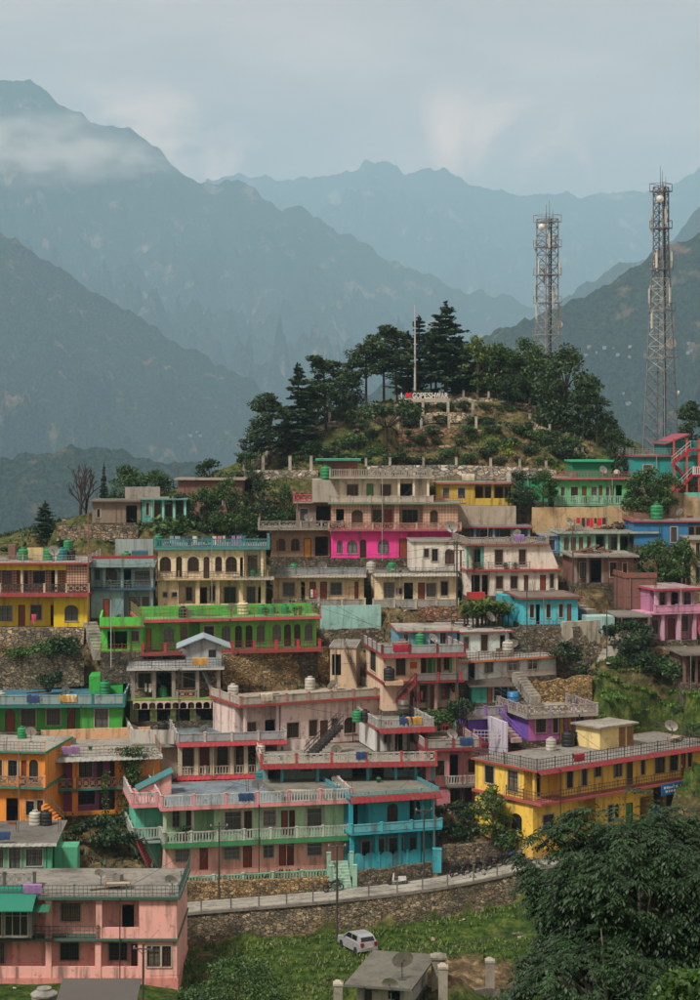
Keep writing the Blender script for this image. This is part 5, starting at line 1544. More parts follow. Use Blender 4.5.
# green balcony house and yellow one on the top street
h = House('greentop', 'pale green house with long white balcony and dark green tin room on its roof', 557, 632, 504, 212, 2, 7.5, win='#4a5a50', door='#4a3a30', plinth=4, plinthmat=paint('#a08a66', wear=.9))
h.storey(479.5, '#4fb56a', f='g561-565/0.5,1.9 b571-578/0.5,1.9 D582-586.6/0,2.0 g591.5-597/0.4,1.9 D599-602.5 g606-609.5/0.5,1.9 D611-614 e616-622/0,2.1', rail='bal', railh=.9, railc='#7fae94', postc='#8ab89e', cols=[558, 632], slab='#a84a52', ov=.6, ovs=.25)
h.rail([(-.3, -.55), (h.u(625), -.55)], 0.0, .95, 'bal', '#8ab89e', '#7fae94')
h.block('balcony', -.4, h.u(626), -.7, -.02, -.2, -.02, paint('#6f9a80'))
h.roof('bars', .75, '#b84a50', '#9a5a58', '#77746c', sides='f', spacing=1.8)
h.block('tin_room', h.u(572, 2), h.u(611, 2), 2.0, 6.0, h.deckz, h.deckz + 1.75, paint('#136f4c', wear=.3))
h.block('tin_roof', h.u(570, 2), h.u(613, 2), 1.5, 6.4, h.deckz + 1.76, h.deckz + 1.95, paint('#1c9a6c', wear=.3))
tank(h, 617, 1.6, 'white', 'beside the dark green tin room', .8)
h = House('yellowtop', 'dull yellow house with two dark open bays on the top street', 436, 514, 505, 211, 0, 6.5, win='#3a3630', door='#3a2a20', plinth=4, plinthmat=paint('#9a8f7c', wear=.8))
h.storey(484, '#b99a2c', seg=[(None, 0), (473, 1.1)], f='w443-449/0.5,1.9 w458-465/0.3,1.9 e475-483/0,2.0 w485-491/0.5,2.0 e495-503/0,2.0 w505-511/0.4,2.0', cols=[474, 492.5, 512], slab='#9a5a48', ov=.4, ovs=.2, rail='solid', railh=.75, railc='#bda03a')
h.roof('bars', .7, '#9a5a50', '#8a8278', '#77746c', sides='f')
tank(h, 449, .8, 'green', 'on the dull yellow house', .9, z=.02)
tank(h, 510, 2, 'white', 'on the dull yellow house roof', .9)
h = House('greengap', 'plain emerald wall room between trees on the top street', 517, 548, 502, 213, 0, 5, win='#2a4a3a', plinth=4)
h.storey(478, '#1f8a5c', f='', slab='#6f8a78', ov=.2, ovs=.1)
h.roof(None, deck='#77746c')

# hut and teal house on the shoulder, brick house behind
h = House('stonehut2', 'old stone hut with dark doorway and sagging slab roof on the shoulder', 92, 141, 523, 206, 2, 6, win='#2c2824', door='#2c2420', plinth=3)
h.storey(502, '#7a6c5c', mat=paint('#7d6f5e', wear=.9), f='w97-100/0.6,1.5 e126-137/0,1.9', slab='#5d5348', ov=.5, ovs=.3)
h.roof(None, deck='#5d564c')
h = House('tealshoulder', 'teal room with pale columns beside the old stone hut', 142, 186, 522, 206, 3, 5.5, win='#2a4f50', door='#23403f', plinth=3)
h.storey(500, '#3f9f92', seg=[(None, 0), (151, 1.0)], f='w146-149 D155-160/0,2.0 w165-172/0.5,1.9 w176-183', cols=[151.5, 163, 174, 185], colc='#7ac2b2', slab='#3c8a80', ov=.4, ovs=.2)
h.roof(None, deck='#7a7a74')
h.block('back_wall', h.u(125, 5), h.u(160, 5), 4.9, 5.2, h.z - .5, h.z + 1.1, paint('#8d8a82'))
h = House('brickback', 'red brick house half hidden by trees on the shoulder', 178, 242, 512, 216, 0, 6, win='#2c2824', plinth=4)
h.storey(480, '#7a4a3c', mat=brickmat('#84503f'), f='w214-222 e228-236', slab='#9a9184', ov=.5, ovs=.4)
h.roof(None, deck='#7a766c')

# shed at the bottom of the meadow
h = House('shed', 'white shed with mossy slab roof and satellite dishes below the meadow', 357, 404, 1012, 126, -14, 7.5, win='#2c2824', door='#3a3430', plinth=2, name='shed', cat='shed')
h.storey(984, '#a8a79c', f='e388-400/0,2.1 w364-372', slab='#5c5a52', ov=.8, ovs=.7, slabt=.16)
h.roof(None, deck='#5d5c52')
dish(h, 402, 1.2, 'large on the mossy shed roof', size=1.5, face=.2)
dish(h, 391, -.6, 'low in front of the mossy shed roof', z=h.z - .9, size=1.2)

# low house at the right edge above the field
h = House('rightshack', 'open-fronted dark shack with tin roof beside the terraced field', 684, 722, 684, 176, 6, 5, name='shack', cat='shack', plinth=2.5)
h.storey(655, '#5a4a40', mat=brickmat('#6a4436'), seg=[(None, 1.5)], f='e690-700/0,2.0', cols=[685, 697, 709], slab='#6a6258', ov=.7, ovs=.4)
h.roof(None, deck='#5a564e')
h = House('creamright', 'tall cream house end seen past the green trees', 691, 716, 588, 196, 0, 6, plinth=3, pane='g')
h.storey(563, '#a8987a', f='w696-700', slab='#8a8478', ov=.2)
h.storey(540, '#a8987a', f='w696-700', slab='#8a8478', ov=.3)
h.roof(None)
# ------------------------------------------------------------------ ground of the town hill
CTRL = []
def ctl(px, py, Y, w=1.0): p = P(px, py, Y); CTRL.append((p.x, p.y, p.z, w))
for (ox, oy, oz, d, n, W, D) in PADS:
    for (u, v, dz) in ((0, -.6, -.5), (W, -.6, -.5), (W / 2, -.6, -.5), (0, D, .6), (W, D, .6), (W / 2, D, .6)):
        CTRL.append((ox + d[0] * u + n[0] * v, oy + d[1] * u + n[1] * v, oz + dz, 1.0))
ROAD = [(-60, 935, 149.5), (60, 922, 150), (180, 908.5, 150.8), (260, 902, 151.6), (330, 896, 152.4), (390, 889.5, 153.4), (440, 882.5, 154.4), (490, 873, 156.0), (530, 864, 157.0), (580, 858, 157.6), (640, 857, 158.6), (760, 850, 160)]
for r in ROAD:
    p = P(*r); CTRL.append((p.x, p.y, p.z - .1, 1.5)); CTRL.append((p.x, p.y + 1.6, p.z - .1, 1.5)); CTRL.append((p.x, p.y - 1.9, p.z - .3, 1.2))
    CTRL.append((p.x, p.y - 3.2, p.z - 2.1, 1.5))
for x in np.linspace(-90, 90, 13):
    for (y, z) in ((-28, -5), (-8, -7.5), (8, -10.5), (24, -15), (40, -20), (55, -24.5), (70, -29), (85, -33.5), (100, -37.5), (118, -41.5)):
        CTRL.append((x, y, z + (0 if y > 100 else 0), 1.0))
for (px, Y, z) in ((200, 145, -40.6), (260, 145, -40.6), (320, 146, -40.5), (360, 146, -40.4), (420, 146, -40.0), (480, 147, -39.6), (530, 147, -39.5), (600, 147, -39.3), (700, 148, -39),
                   (200, 137, -41.2), (300, 137, -41.1), (380, 137, -41.0), (460, 137, -41.0), (540, 137, -41.0), (640, 137, -41), (720, 137, -41), (200, 128, -42), (350, 128, -42), (500, 128, -42), (680, 128, -42)):
    CTRL.append(((px - CX) / F * Y, Y, z, 1.2))
# hilltop
for t in ((225, 480, 226), (262, 464, 229), (300, 442, 233), (330, 424, 236), (370, 408, 239), (400, 400, 241), (440, 394, 243), (480, 394, 243), (520, 399, 243), (560, 415, 240), (600, 440, 236), (640, 462, 230), (700, 462, 232),
          (300, 466, 223), (350, 462, 223), (400, 452, 227), (450, 447, 228), (500, 443, 229), (540, 447, 229), (580, 462, 225), (350, 440, 231), (400, 428, 234), (450, 424, 235), (500, 422, 236), (545, 430, 235),
          (460, 480, 219), (520, 482, 219), (400, 474, 219), (330, 474, 219), (270, 480, 219), (250, 520, 214), (290, 520, 214), (210, 532, 211),
          # shoulder on the left and slope below it
          (60, 528, 209), (100, 526, 208), (20, 552, 205), (-60, 560, 202), (10, 552, 203), (60, 552, 203), (120, 552, 204), (180, 548, 206), (230, 540, 207),
          # right side: bank, field and stair lane
          (690, 508, 207), (660, 516, 206), (600, 512, 208), (560, 520, 207), (600, 622, 186), (612, 640, 184), (600, 655, 181), (640, 668, 180), (690, 676, 179),
          (570, 650, 183), (580, 690, 177), (612, 722, 172), (660, 716, 173), (700, 728, 171), (620, 697, 176), (690, 692, 177), (650, 682, 178), (760, 720, 172), (760, 690, 178), (610, 735, 170), (650, 742, 168.5), (560, 705, 174.5),
          (545, 640, 184), (590, 628, 186), (520, 640, 184), (500, 622, 187.5), (470, 610, 189), (440, 612, 190), (410, 612, 190),
          (340, 640, 188), (350, 625, 190), (300, 600, 195), (40, 652, 184), (0, 655, 183), (60, 688, 178.5), (0, 690, 178), (85, 655, 184),
          (450, 845, 158.5), (480, 842, 159), (515, 838, 159.5), (440, 815, 163), (470, 812, 163.5), (130, 860, 155), (100, 862, 153), (90, 838, 158)):
    ctl(*t)
for x in np.linspace(-95, 95, 14):
    CTRL.append((x, 265, -12 - abs(x - 10) * .15, 1)); CTRL.append((x, 300, -60, 1)); CTRL.append((x, 345, -130, 1))
for y, z in ((130, -42), (150, -40), (165, -33), (180, -25), (195, -17), (210, -13), (225, -11), (240, -9)):
    CTRL.append((-75, y, z - 4, 1)); CTRL.append((80, y, z + 2, 1)); CTRL.append((-105, y, z - 16, 1)); CTRL.append((110, y, z + 1, 1))

WALLS = []
def SW(*a, **k): WALLS.append((a, k))
SW('rubble wall holding up the road along the meadow', [(-40, 944, 147.6), (60, 930, 148.0), (180, 915, 148.9), (260, 908.5, 149.7), (330, 902.5, 150.5), (390, 896, 151.4), (440, 889.5, 152.4), (490, 880, 154.0), (530, 871, 155.0), (600, 864, 156.2), (760, 857, 158)], 2.3, stone('#7d735f', 3.2), seed=2, coping=.08)
SW('stone wall under the striped fence of the mint and pink house', [(180, 881.5, 154.1), (250, 880, 154.8), (331, 876.5, 156.0)], 2.1, stone('#8a7654', 3.4, 'tan'), seed=3)
SW('stone wall under the turquoise house', [(357, 871, 156.4), (400, 867, 157.6), (441, 861.5, 159.0)], [2.0, 2.2, 2.1], stone('#6a6252', 3.2), seed=4)
SW('stone wall with motorbikes parked along it', [(444, 846, 158.6), (490, 842, 159.4), (530, 836, 160)], [2.6, 2.4, 2.2], stone('#6f6656', 3.2), seed=5)
SW('upper stone terrace wall under the yellow tiled house', [(-40, 628, 187.3), (40, 628, 187.2), (84, 628, 187.0)], 2.2, stone('#857a66', 2.4), seed=6)
SW('lower stone terrace wall behind the bright green house', [(-40, 659, 183), (30, 654, 183.2), (84, 650, 183.6)], 3.4, stone('#6f6656', 2.6), seed=7)
SW('tall tan stone wall with buttresses under the long green house', [(222, 654, 182.2), (270, 652.5, 184.2), (328, 648, 187)], [3.4, 3.3, 3.2], stone('#9a8660', 4.2, 'tan2'), seed=8, coping=.1, front=8)
SW('mint washed retaining wall beside the long green house', [(320, 606, 194), (350, 605.5, 194), (381, 605, 194)], 2.5, paint('#7fa8a0', wear=.7), name='retaining_wall', jag=.01, seed=9, th=.4)
SW('dark stone wall below the mint washed wall', [(319, 630, 192.5), (350, 629, 192.5), (384, 628, 192.5)], 2.2, stone('#5f5848', 2.4), seed=10)
SW('stepped stone wall below the turquoise cottage', [(493, 628, 184.6), (540, 627, 184.4), (580, 626, 184.2)], [3.4, 3.6, 3.2], stone('#5c564a', 3.0), seed=11)
SW('broad rough stone face above the grassy field', [(556, 640, 182.6), (585, 636, 183), (606, 642, 183)], [5.0, 5.6, 5.2], stone('#6a6254', 2.8), seed=12, jag=.5)
SW('ochre stone wall behind the violet house', [(534, 681, 177.6), (560, 678, 178), (592, 676, 178)], [2.8, 2.6, 2.6], stone('#8a744c', 3.4, 'ochre'), seed=13, jag=.3)
SW('pale plastered wall below the turquoise cottage', [(563, 622, 184.0), (600, 620, 185.2)], 3.6, paint('#9a9484', wear=.9), seed=14, jag=.05)
SW('low rubble terrace between the cream row houses', [(418, 607, 191.5), (450, 606, 191.6), (468, 605, 191.7)], 1.4, stone('#7d5f4c', 2.4, 'rb'), seed=15)
SW('stone shoulder wall below the old hut', [(57, 525, 204.5), (95, 525, 204.2), (138, 526, 204)], 1.7, stone('#7a6f5e', 2.4), seed=16)
SW('ochre earth wall below the pale green house', [(532, 507, 209.8), (580, 507, 209.6), (626, 506, 209.4)], 2.9, paint('#a58d66', wear=1.0, scale=1.6, bump=.9), seed=17, jag=.08)
SW('crumbling earth bank beside the cobalt house', [(655, 496, 209), (675, 492, 209), (700, 498, 209)], [3.0, 3.2, 3.0], paint('#9a8868', wear=1.0, scale=1.6, bump=.9), seed=18, jag=.2)
SW('concrete faced wall below the dull yellow house', [(448, 506, 209.2), (480, 506, 209.2), (516, 506, 209.2)], 2.2, paint('#958a78', wear=.9), seed=19, jag=.02)
# hilltop walls and pillars
cw = lambda hexc, sd: stone(hexc, 1.6, 'h%d' % sd, '#4a463c')
SW('long pale block wall with pillars under the hilltop', [(366, 466, 220.5), (440, 465, 220.8), (520, 467, 220.6), (556, 470, 220)], 1.6, cw('#9a958a', 1), seed=20, posts=(2.6, 1.0, .28), jag=.03)
SW('balustraded wall with tall pillars on the hill shoulder', [(244, 470, 222), (270, 470, 221.6), (318, 470, 221)], 1.2, cw('#8d887c', 2), seed=21, posts=(2.2, 1.7, .34), jag=.03)
SW('curved path wall climbing the left flank of the hill', [(256, 465, 226), (275, 450, 229.5), (300, 436, 232.5), (325, 424, 234.5), (345, 418, 236)], 1.0, cw('#8d887c', 3), seed=22, posts=(2.4, 1.3, .32), jag=.03)
SW('terrace wall below the name sign', [(402, 416, 236), (440, 412, 236.5), (478, 414, 236.5)], 1.3, stone('#a89c88', 1.8, 'hh'), seed=23, posts=(2.4, 1.6, .32), jag=.04)
SW('stone faced terrace with orange flowers on the hill', [(398, 430, 233), (440, 428, 233.4), (482, 430, 233.4)], [2.0, 2.4, 2.0], stone('#8a6f58', 1.5, 'h5'), seed=24, posts=(2.6, 1.7, .3), jag=.1)
SW('broken stone bank in the middle of the hill', [(400, 446, 230), (440, 445, 230.4), (490, 446, 230.4)], [2.0, 2.2, 1.6], stone('#7d6a58', 1.4, 'h6'), seed=25, jag=.3)
SW('top terrace wall with pale posts beneath the trees', [(395, 402, 240), (440, 397, 241), (500, 399, 241.5), (545, 408, 240.5), (560, 414, 239.5)], 1.0, stone('#a39b8c', 1.8, 'h7'), seed=26, posts=(2.2, .9, .26), jag=.04)
SW('sloping wall down the right flank of the hill', [(530, 420, 237), (555, 434, 234), (575, 448, 231), (592, 462, 228)], 1.2, stone('#8f8676', 1.6, 'h8'), seed=27, posts=(3.0, .9, .26), jag=.1)
SW('white wall glimpsed through the pines', [(552, 412, 241), (580, 422, 241)], 1.4, paint('#aaa79e'), seed=28, jag=.02)


GX = np.arange(-112, 113, 0.9); GY = np.arange(-30, 350, 0.9)
XX, YY = np.meshgrid(GX, GY, indexing='ij')
num = np.zeros_like(XX); den = np.zeros_like(XX)
for (cx_, cy_, cz_, w_) in CTRL:
    d2 = (XX - cx_) ** 2 + (YY - cy_) ** 2 + 0.5
    w = w_ / (d2 * d2 * np.sqrt(d2) ** .5)
    num += w * cz_; den += w
ZZ = num / den
_rs = np.random.RandomState(4)
def vnoise(X, Y, s, seed):
    rs = np.random.RandomState(seed); G = rs.rand(256, 256)
    x = X * s + 500; y = Y * s + 500
    xi = np.floor(x).astype(int); yi = np.floor(y).astype(int)
    fx = x - xi; fy = y - yi; fx = fx * fx * (3 - 2 * fx); fy = fy * fy * (3 - 2 * fy)
    g = lambda a, b: G[a % 256, b % 256]
    return (g(xi, yi) * (1 - fx) + g(xi + 1, yi) * fx) * (1 - fy) + (g(xi, yi + 1) * (1 - fx) + g(xi + 1, yi + 1) * fx) * fy - .5
ZZ += vnoise(XX, YY, .25, 1) * .5 + vnoise(XX, YY, .8, 2) * .25
for (ox, oy, oz, d, n, W, D) in PADS:
    U = (XX - ox) * d[0] + (YY - oy) * d[1]; V = (XX - ox) * n[0] + (YY - oy) * n[1]
    inside = (U > -.9) & (U < W + .9) & (V > -2.0) & (V < D + .6)
    ZZ = np.where(inside, np.minimum(ZZ, oz - .35), ZZ)
# cut the ground back in front of every wall so that its face stands clear
for (_a, _k) in WALLS:
    tops = [P(*q) for q in _a[1]]; bt = _a[2] if isinstance(_a[2], (list, tuple)) else [_a[2]]
    bm_ = sum(bt) / len(bt)
    wx = np.array([q.x for q in tops]); wy = np.array([q.y for q in tops]); wz = np.array([q.z for q in tops])
    wY = np.interp(XX, wx, wy); wZ = np.interp(XX, wx, wz)
    dY = YY - wY
    sel = (XX > wx.min() - .4) & (XX < wx.max() + .4)
    hill = wy.mean() > 218
    ZZ = np.where(sel & (dY > -_k.get('front', 3.2)) & (dY < .25), np.minimum(ZZ, wZ - bm_ + .15 - np.clip(-dY, 0, 3) * .15), ZZ)
    ZZ = np.where(sel & (dY >= .25) & (dY < 1.4), np.maximum(np.minimum(ZZ, wZ - .05), wZ - .5), ZZ)
for (ox, oy, oz, d, n, W, D) in PADS:
    U = (XX - ox) * d[0] + (YY - oy) * d[1]; V = (XX - ox) * n[0] + (YY - oy) * n[1]
    ZZ = np.where((U > -.5) & (U < W + .5) & (V > -.9) & (V < D + .4), np.minimum(ZZ, oz - .35), ZZ)
# the road bed
RP = [P(*r) for r in ROAD]
rx = np.array([p.x for p in RP]); ry = np.array([p.y for p in RP]); rz = np.array([p.z for p in RP])
roadY = np.interp(XX, rx, ry); roadZ = np.interp(XX, rx, rz)
onroad = (YY > roadY - 2.1) & (YY < roadY + 2.4)
ZZ = np.where(onroad, np.minimum(ZZ, roadZ - .12), ZZ)

def ground_z(x, y):
    i = int(np.clip(round((x - GX[0]) / .9), 0, len(GX) - 1)); j = int(np.clip(round((y - GY[0]) / .9), 0, len(GY) - 1))
    return float(ZZ[i, j])
def on_ground(px, py, Y):
    p = P(px, py, Y); return Vector((p.x, p.y, min(p.z, ground_z(p.x, p.y) + .02) if abs(p.z - ground_z(p.x, p.y)) < 2.5 else p.z))

def ground_mat():
    m, nt, b, L = newmat('hillside_ground')
    geo = node(nt, 'ShaderNodeNewGeometry')
    def nz(s, d=6, r=.6):
        n = node(nt, 'ShaderNodeTexNoise'); n.inputs['Scale'].default_value = s; n.inputs['Detail'].default_value = d; n.inputs['Roughness'].default_value = r
        L(geo.outputs['Position'], n.inputs['Vector']); return n
    n1, n2, n3 = nz(.16), nz(1.1, 8, .7), nz(5.0, 6, .7)
    g = node(nt, 'ShaderNodeValToRGB'); e = g.color_ramp.elements
    e[0].position = .32; e[0].color = lin('#1b2d11'); e[1].position = .72; e[1].color = lin('#6a7534'); e.new(.5).color = lin('#38501d')
    L(n2.outputs['Fac'], g.inputs['Fac'])
    r = node(nt, 'ShaderNodeValToRGB'); e = r.color_ramp.elements
    e[0].position = .3; e[0].color = lin('#3a3226'); e[1].position = .75; e[1].color = lin('#9a8766'); e.new(.52).color = lin('#6a5a42')
    L(n2.outputs['Fac'], r.inputs['Fac'])
    sp = node(nt, 'ShaderNodeSeparateXYZ'); L(geo.outputs['Normal'], sp.inputs['Vector'])
    a = node(nt, 'ShaderNodeMath', operation='MULTIPLY_ADD'); L(n1.outputs['Fac'], a.inputs[0]); a.inputs[1].default_value = -1.3; L(sp.outputs['Z'], a.inputs[2])
    k = node(nt, 'ShaderNodeMapRange'); k.inputs['From Min'].default_value = -.18; k.inputs['From Max'].default_value = .22; L(a.outputs[0], k.inputs['Value'])
    at = node(nt, 'ShaderNodeAttribute', attribute_name='grass')
    gk = node(nt, 'ShaderNodeMath', operation='MULTIPLY'); L(k.outputs['Result'], gk.inputs[0]); L(at.outputs['Fac'], gk.inputs[1])
    v1 = node(nt, 'ShaderNodeTexVoronoi'); v1.inputs['Scale'].default_value = 2.2; L(geo.outputs['Position'], v1.inputs['Vector'])
    sv = node(nt, 'ShaderNodeSeparateColor'); L(v1.outputs['Color'], sv.inputs['Color'])
    vr = node(nt, 'ShaderNodeMapRange'); vr.inputs['To Min'].default_value = .45; vr.inputs['To Max'].default_value = 1.5; L(sv.outputs[0], vr.inputs['Value'])
    rk = node(nt, 'ShaderNodeMixRGB', blend_type='MULTIPLY'); rk.inputs['Fac'].default_value = .8; L(r.outputs['Color'], rk.inputs['Color1']); L(vr.outputs['Result'], rk.inputs['Color2'])
    r = rk
    g2 = node(nt, 'ShaderNodeMapRange'); g2.inputs['From Min'].default_value = .8; g2.inputs['From Max'].default_value = 1.0; g2.inputs['To Max'].default_value = .85; L(at.outputs['Fac'], g2.inputs['Value'])
    g3 = node(nt, 'ShaderNodeMath', operation='MAXIMUM'); L(gk.outputs[0], g3.inputs[0]); L(g2.outputs['Result'], g3.inputs[1]); gk = g3
    mx = node(nt, 'ShaderNodeMixRGB'); L(gk.outputs[0], mx.inputs['Fac']); L(r.outputs['Color'], mx.inputs['Color1']); L(g.outputs['Color'], mx.inputs['Color2'])
    dk = node(nt, 'ShaderNodeMixRGB', blend_type='MULTIPLY'); dk.inputs['Fac'].default_value = .6
    L(mx.outputs['Color'], dk.inputs['Color1'])
    rr = node(nt, 'ShaderNodeMapRange'); rr.inputs['From Min'].default_value = .35; rr.inputs['From Max'].default_value = .65; rr.inputs['To Min'].default_value = .35; rr.inputs['To Max'].default_value = 1.2
    L(n3.outputs['Fac'], rr.inputs['Value']); L(rr.outputs['Result'], dk.inputs['Color2'])
    L(dk.outputs['Color'], b.inputs['Base Color']); b.inputs['Roughness'].default_value = 1.0
    b.inputs['Specular IOR Level'].default_value = .1
    bp = node(nt, 'ShaderNodeBump'); bp.inputs['Strength'].default_value = .8; bp.inputs['Distance'].default_value = .25
    L(n3.outputs['Fac'], bp.inputs['Height']); L(bp.outputs['Normal'], b.inputs['Normal'])
    return m
nX, nY = XX.shape
me = bpy.data.meshes.new('hillside')
co = np.stack([XX, YY, ZZ], -1).reshape(-1, 3)
ii = np.arange(nX * nY).reshape(nX, nY)
fc = np.stack([ii[:-1, :-1], ii[1:, :-1], ii[1:, 1:], ii[:-1, 1:]], -1).reshape(-1, 4)
me.from_pydata(co.tolist(), [], fc.tolist())
me.materials.append(ground_mat()); me.polygons.foreach_set('use_smooth', [True] * len(me.polygons)); me.update()
PXg = CX + F * XX / np.maximum(YY, 1.0); PYg = HY - F * ZZ / np.maximum(YY, 1.0)
GR = np.full(XX.shape, .12)
GR = np.where(YY < roadY - 2.2, 1.0, GR)
GR = np.where((PXg > 590) & (PXg < 800) & (YY > 164.5) & (YY < 179.5), 1.0, GR)
GR = np.where(YY > 216, .34 + .4 * (vnoise(XX, YY, .12, 9) > .12), GR)
GR = np.where((PXg < 300) & (YY > 197) & (YY < 224), .62, GR)
track = (PXg > 395) & (PXg < 570) & (PYg > 962 + 6 * np.sin(PXg * .05)) & (PYg < 990) & (YY < 150)
path = (np.abs(PXg - (188 + (PYg - 930) * .55)) < 4) & (PYg > 925) & (YY < 150) & (YY > 125)
GR = np.where(track | path, 0.0, GR)
at = me.attributes.new('grass', 'FLOAT', 'POINT'); at.data.foreach_set('value', GR.reshape(-1).astype(np.float32))
tag(link('ground', me), kind='structure')

# road ribbon, with its surface a little above the bed
def smooth_path(pts, n=8):
    out = []
    for i in range(len(pts) - 1):
        p0, p1, p2, p3 = pts[max(0, i - 1)], pts[i], pts[i + 1], pts[min(len(pts) - 1, i + 2)]
        for k in range(n):
            t = k / n
            out.append(.5 * ((2 * p1) + (p2 - p0) * t + (2 * p0 - 5 * p1 + 4 * p2 - p3) * t * t + (3 * p1 - p0 - 3 * p2 + p3) * t ** 3))
    out.append(pts[-1]); return out
def ribbon(name, path, w0, w1, mat, lift=0.0, drop=.25):
    mb = MB()
    L = []
    for i, p in enumerate(path):
        d = (path[min(i + 1, len(path) - 1)] - path[max(i - 1, 0)]); d.z = 0; d.normalize(); n = Vector((-d.y, d.x, 0))
        L.append((p - n * w0 + Vector((0, 0, lift)), p + n * w1 + Vector((0, 0, lift))))
    for (a, b), (c, d) in zip(L, L[1:]):
        mb.quad(a, c, d, b)
        mb.quad(a - Vector((0, 0, drop)), c - Vector((0, 0, drop)), c, a); mb.quad(b, d, d - Vector((0, 0, drop)), b - Vector((0, 0, drop)))
    return mb.build(name, mat)
RPATH = smooth_path(RP)
tag(ribbon('road', RPATH, 1.75, 1.75, concrete('#8d8a80'), 0.0), kind='structure')
mb = MB()
for a, b in zip(RPATH, RPATH[1:]):
    mb.hexa([a + Vector((0, -2.05, -.1)), b + Vector((0, -2.05, -.1)), b + Vector((0, -1.78, -.1)), a + Vector((0, -1.78, -.1)), a + Vector((0, -2.05, .14)), b + Vector((0, -2.05, .14)), b + Vector((0, -1.78, .14)), a + Vector((0, -1.78, .14))])
tag(mb.build('kerb', concrete('#77736a')), kind='structure')

# ------------------------------------------------------------------ free-standing walls
def stonewall(label, pts, bottom, mat=None, th=.55, name='retaining_wall', cat='wall', jag=.12, coping=None, posts=None, group='stone walls on the terraces', seed=1, capc='#8a8578', front=3.2):
    """pts: (px, py_top, Y) along the top; bottom: metres below the top"""
    r0 = random.Random(seed)
    path = smooth_path([P(*p) for p in pts], 5) if len(pts) > 2 else [P(*pts[0]).lerp(P(*pts[1]), t / 12) for t in range(13)]
    mb = MB()
    rows = []
    for i, p in enumerate(path):
        d = (path[min(i + 1, len(path) - 1)] - path[max(i - 1, 0)]); d.z = 0; d.normalize(); n = Vector((-d.y, d.x, 0))
        j = r0.uniform(-jag, jag * .4)
        bt = bottom[min(len(bottom) - 1, int(i / len(path) * len(bottom)))] if isinstance(bottom, (list, tuple)) else bottom
        f = -n * (bt * .06)
        rows.append([p + f + Vector((0, 0, -bt)) - n * r0.uniform(0, .08), p + f * .5 + Vector((0, 0, -bt * .5)) - n * r0.uniform(-.05, .12), p + Vector((0, 0, j)), p + n * th + Vector((0, 0, j)), p + n * th + Vector((0, 0, -bt))])
    for a, b in zip(rows, rows[1:]):
        for k in range(4): mb.quad(a[k], b[k], b[k + 1], a[k + 1])
    for e, rev in ((rows[0], False), (rows[-1], True)):
        k = len(mb.v); mb.v += [tuple(q) for q in e]; mb.f.append(tuple(range(k, k + 5)) if rev else tuple(range(k + 4, k - 1, -1)))
    root = thing(name, label, cat, (0, 0, 0), 0, group)
    mb.build('masonry', mat or stone('#6a6252', 2.4), root)
    if coping:
        mb = MB()
        for a, b in zip(rows, rows[1:]):
            p, q = a[2], b[2]; p2, q2 = a[3], b[3]
            z = Vector((0, 0, .02)); zz = Vector((0, 0, .02 + coping))
            mb.hexa([p + z, q + z, q2 + z, p2 + z, p + zz, q + zz, q2 + zz, p2 + zz])
        mb.build('coping', concrete(capc), root)
    if posts:
        step, ph, pw = posts
        acc = 0
        last = None
        for i, p in enumerate(path):
            if last is not None: acc += (p - last).length
            if last is None or acc >= step:
                acc = 0
                link('post', shared(('wallpost', pw, ph), m_post(pw, ph), 'post', concrete('#9a9486')), root, p + Vector((0, th * .5, -.1)))
            last = p
    return root
for _a, _k in WALLS: stonewall(*_a, **_k)

# ------------------------------------------------------------------ lane stairs
def lane(label, A, B, w, seed=1):
    A, B = P(*A), P(*B)
    d = B - A; dh = Vector((d.x, d.y, 0)); L = dh.length; dh.normalize(); n = Vector((-dh.y, dh.x, 0)) * w / 2
    root = thing('lane_stair', label, 'steps', A)
    k = max(4, int(abs(d.z) / .22))
    for i in range(k):
        a = dh * (L * i / k); b = dh * (L * (i + 1) / k + .25)
        zt = Vector((0, 0, d.z * (i + 1) / k)); zb = Vector((0, 0, d.z * i / k - .8))
        mb = MB(); mb.hexa([a - n + zb, b - n + zb, b + n + zb, a + n + zb, a - n + zt, b - n + zt, b + n + zt, a + n + zt])
        mb.build('step', concrete('#8f8b80'), root)
lane('narrow concrete steps beside the yellow tiled house', (101, 652, 182), (90, 622, 189), 1.3)
lane('long concrete steps climbing past the bath hut', (604, 664, 180.5), (622, 628, 186.5), 1.6)
lane('steep steps up from the terrace behind the teal shed', (536, 698, 175), (518, 672, 178), 1.0)
lane('steps dropping beside the white stepped house', (592, 612, 189), (560, 598, 193), 1.2)
lane('concrete steps between turquoise and rose houses', (432, 820, 161), (418, 808, 164), 1.4)
# ------------------------------------------------------------------ trees and shrubs
BARK = plain('#3a3128', .95)
PALEBARK = plain('#6a6254', .95)
L_DARK = leafmat('#0d1c10', '#31502f', 'deodar')
L_PINE = leafmat('#12220f', '#435f33', 'pine')
L_BROAD = leafmat('#12290f', '#4d7030', 'broad')
L_LIGHT = leafmat('#1c3513', '#6a8030', 'light')
L_BUSH = leafmat('#0f1f10', '#35552a', 'bush')
L_LIME = leafmat('#3a5a12', '#92a832', 'lime')
L_WALNUT = leafmat('#07150a', '#33552a', 'walnut', 1.2, .25)

def limb(mb, pts, r0_, r1_, n=6):
    k = len(pts) - 1
    for i in range(k):
        mb.tube(pts[i], pts[i + 1], r0_ + (r1_ - r0_) * i / k, r0_ + (r1_ - r0_) * (i + 1) / k, n)

def clump(mb, c, rad, n, s, r0, squash=.75, flat=.0):
    for i in range(n):
        v = Vector((r0.gauss(0, 1), r0.gauss(0, 1), r0.gauss(0, 1))).normalized() * (rad * r0.uniform(.45, 1.05))
        v.z *= squash
        leaf(mb, c + v, s * r0.uniform(.6, 1.25), r0, flat)

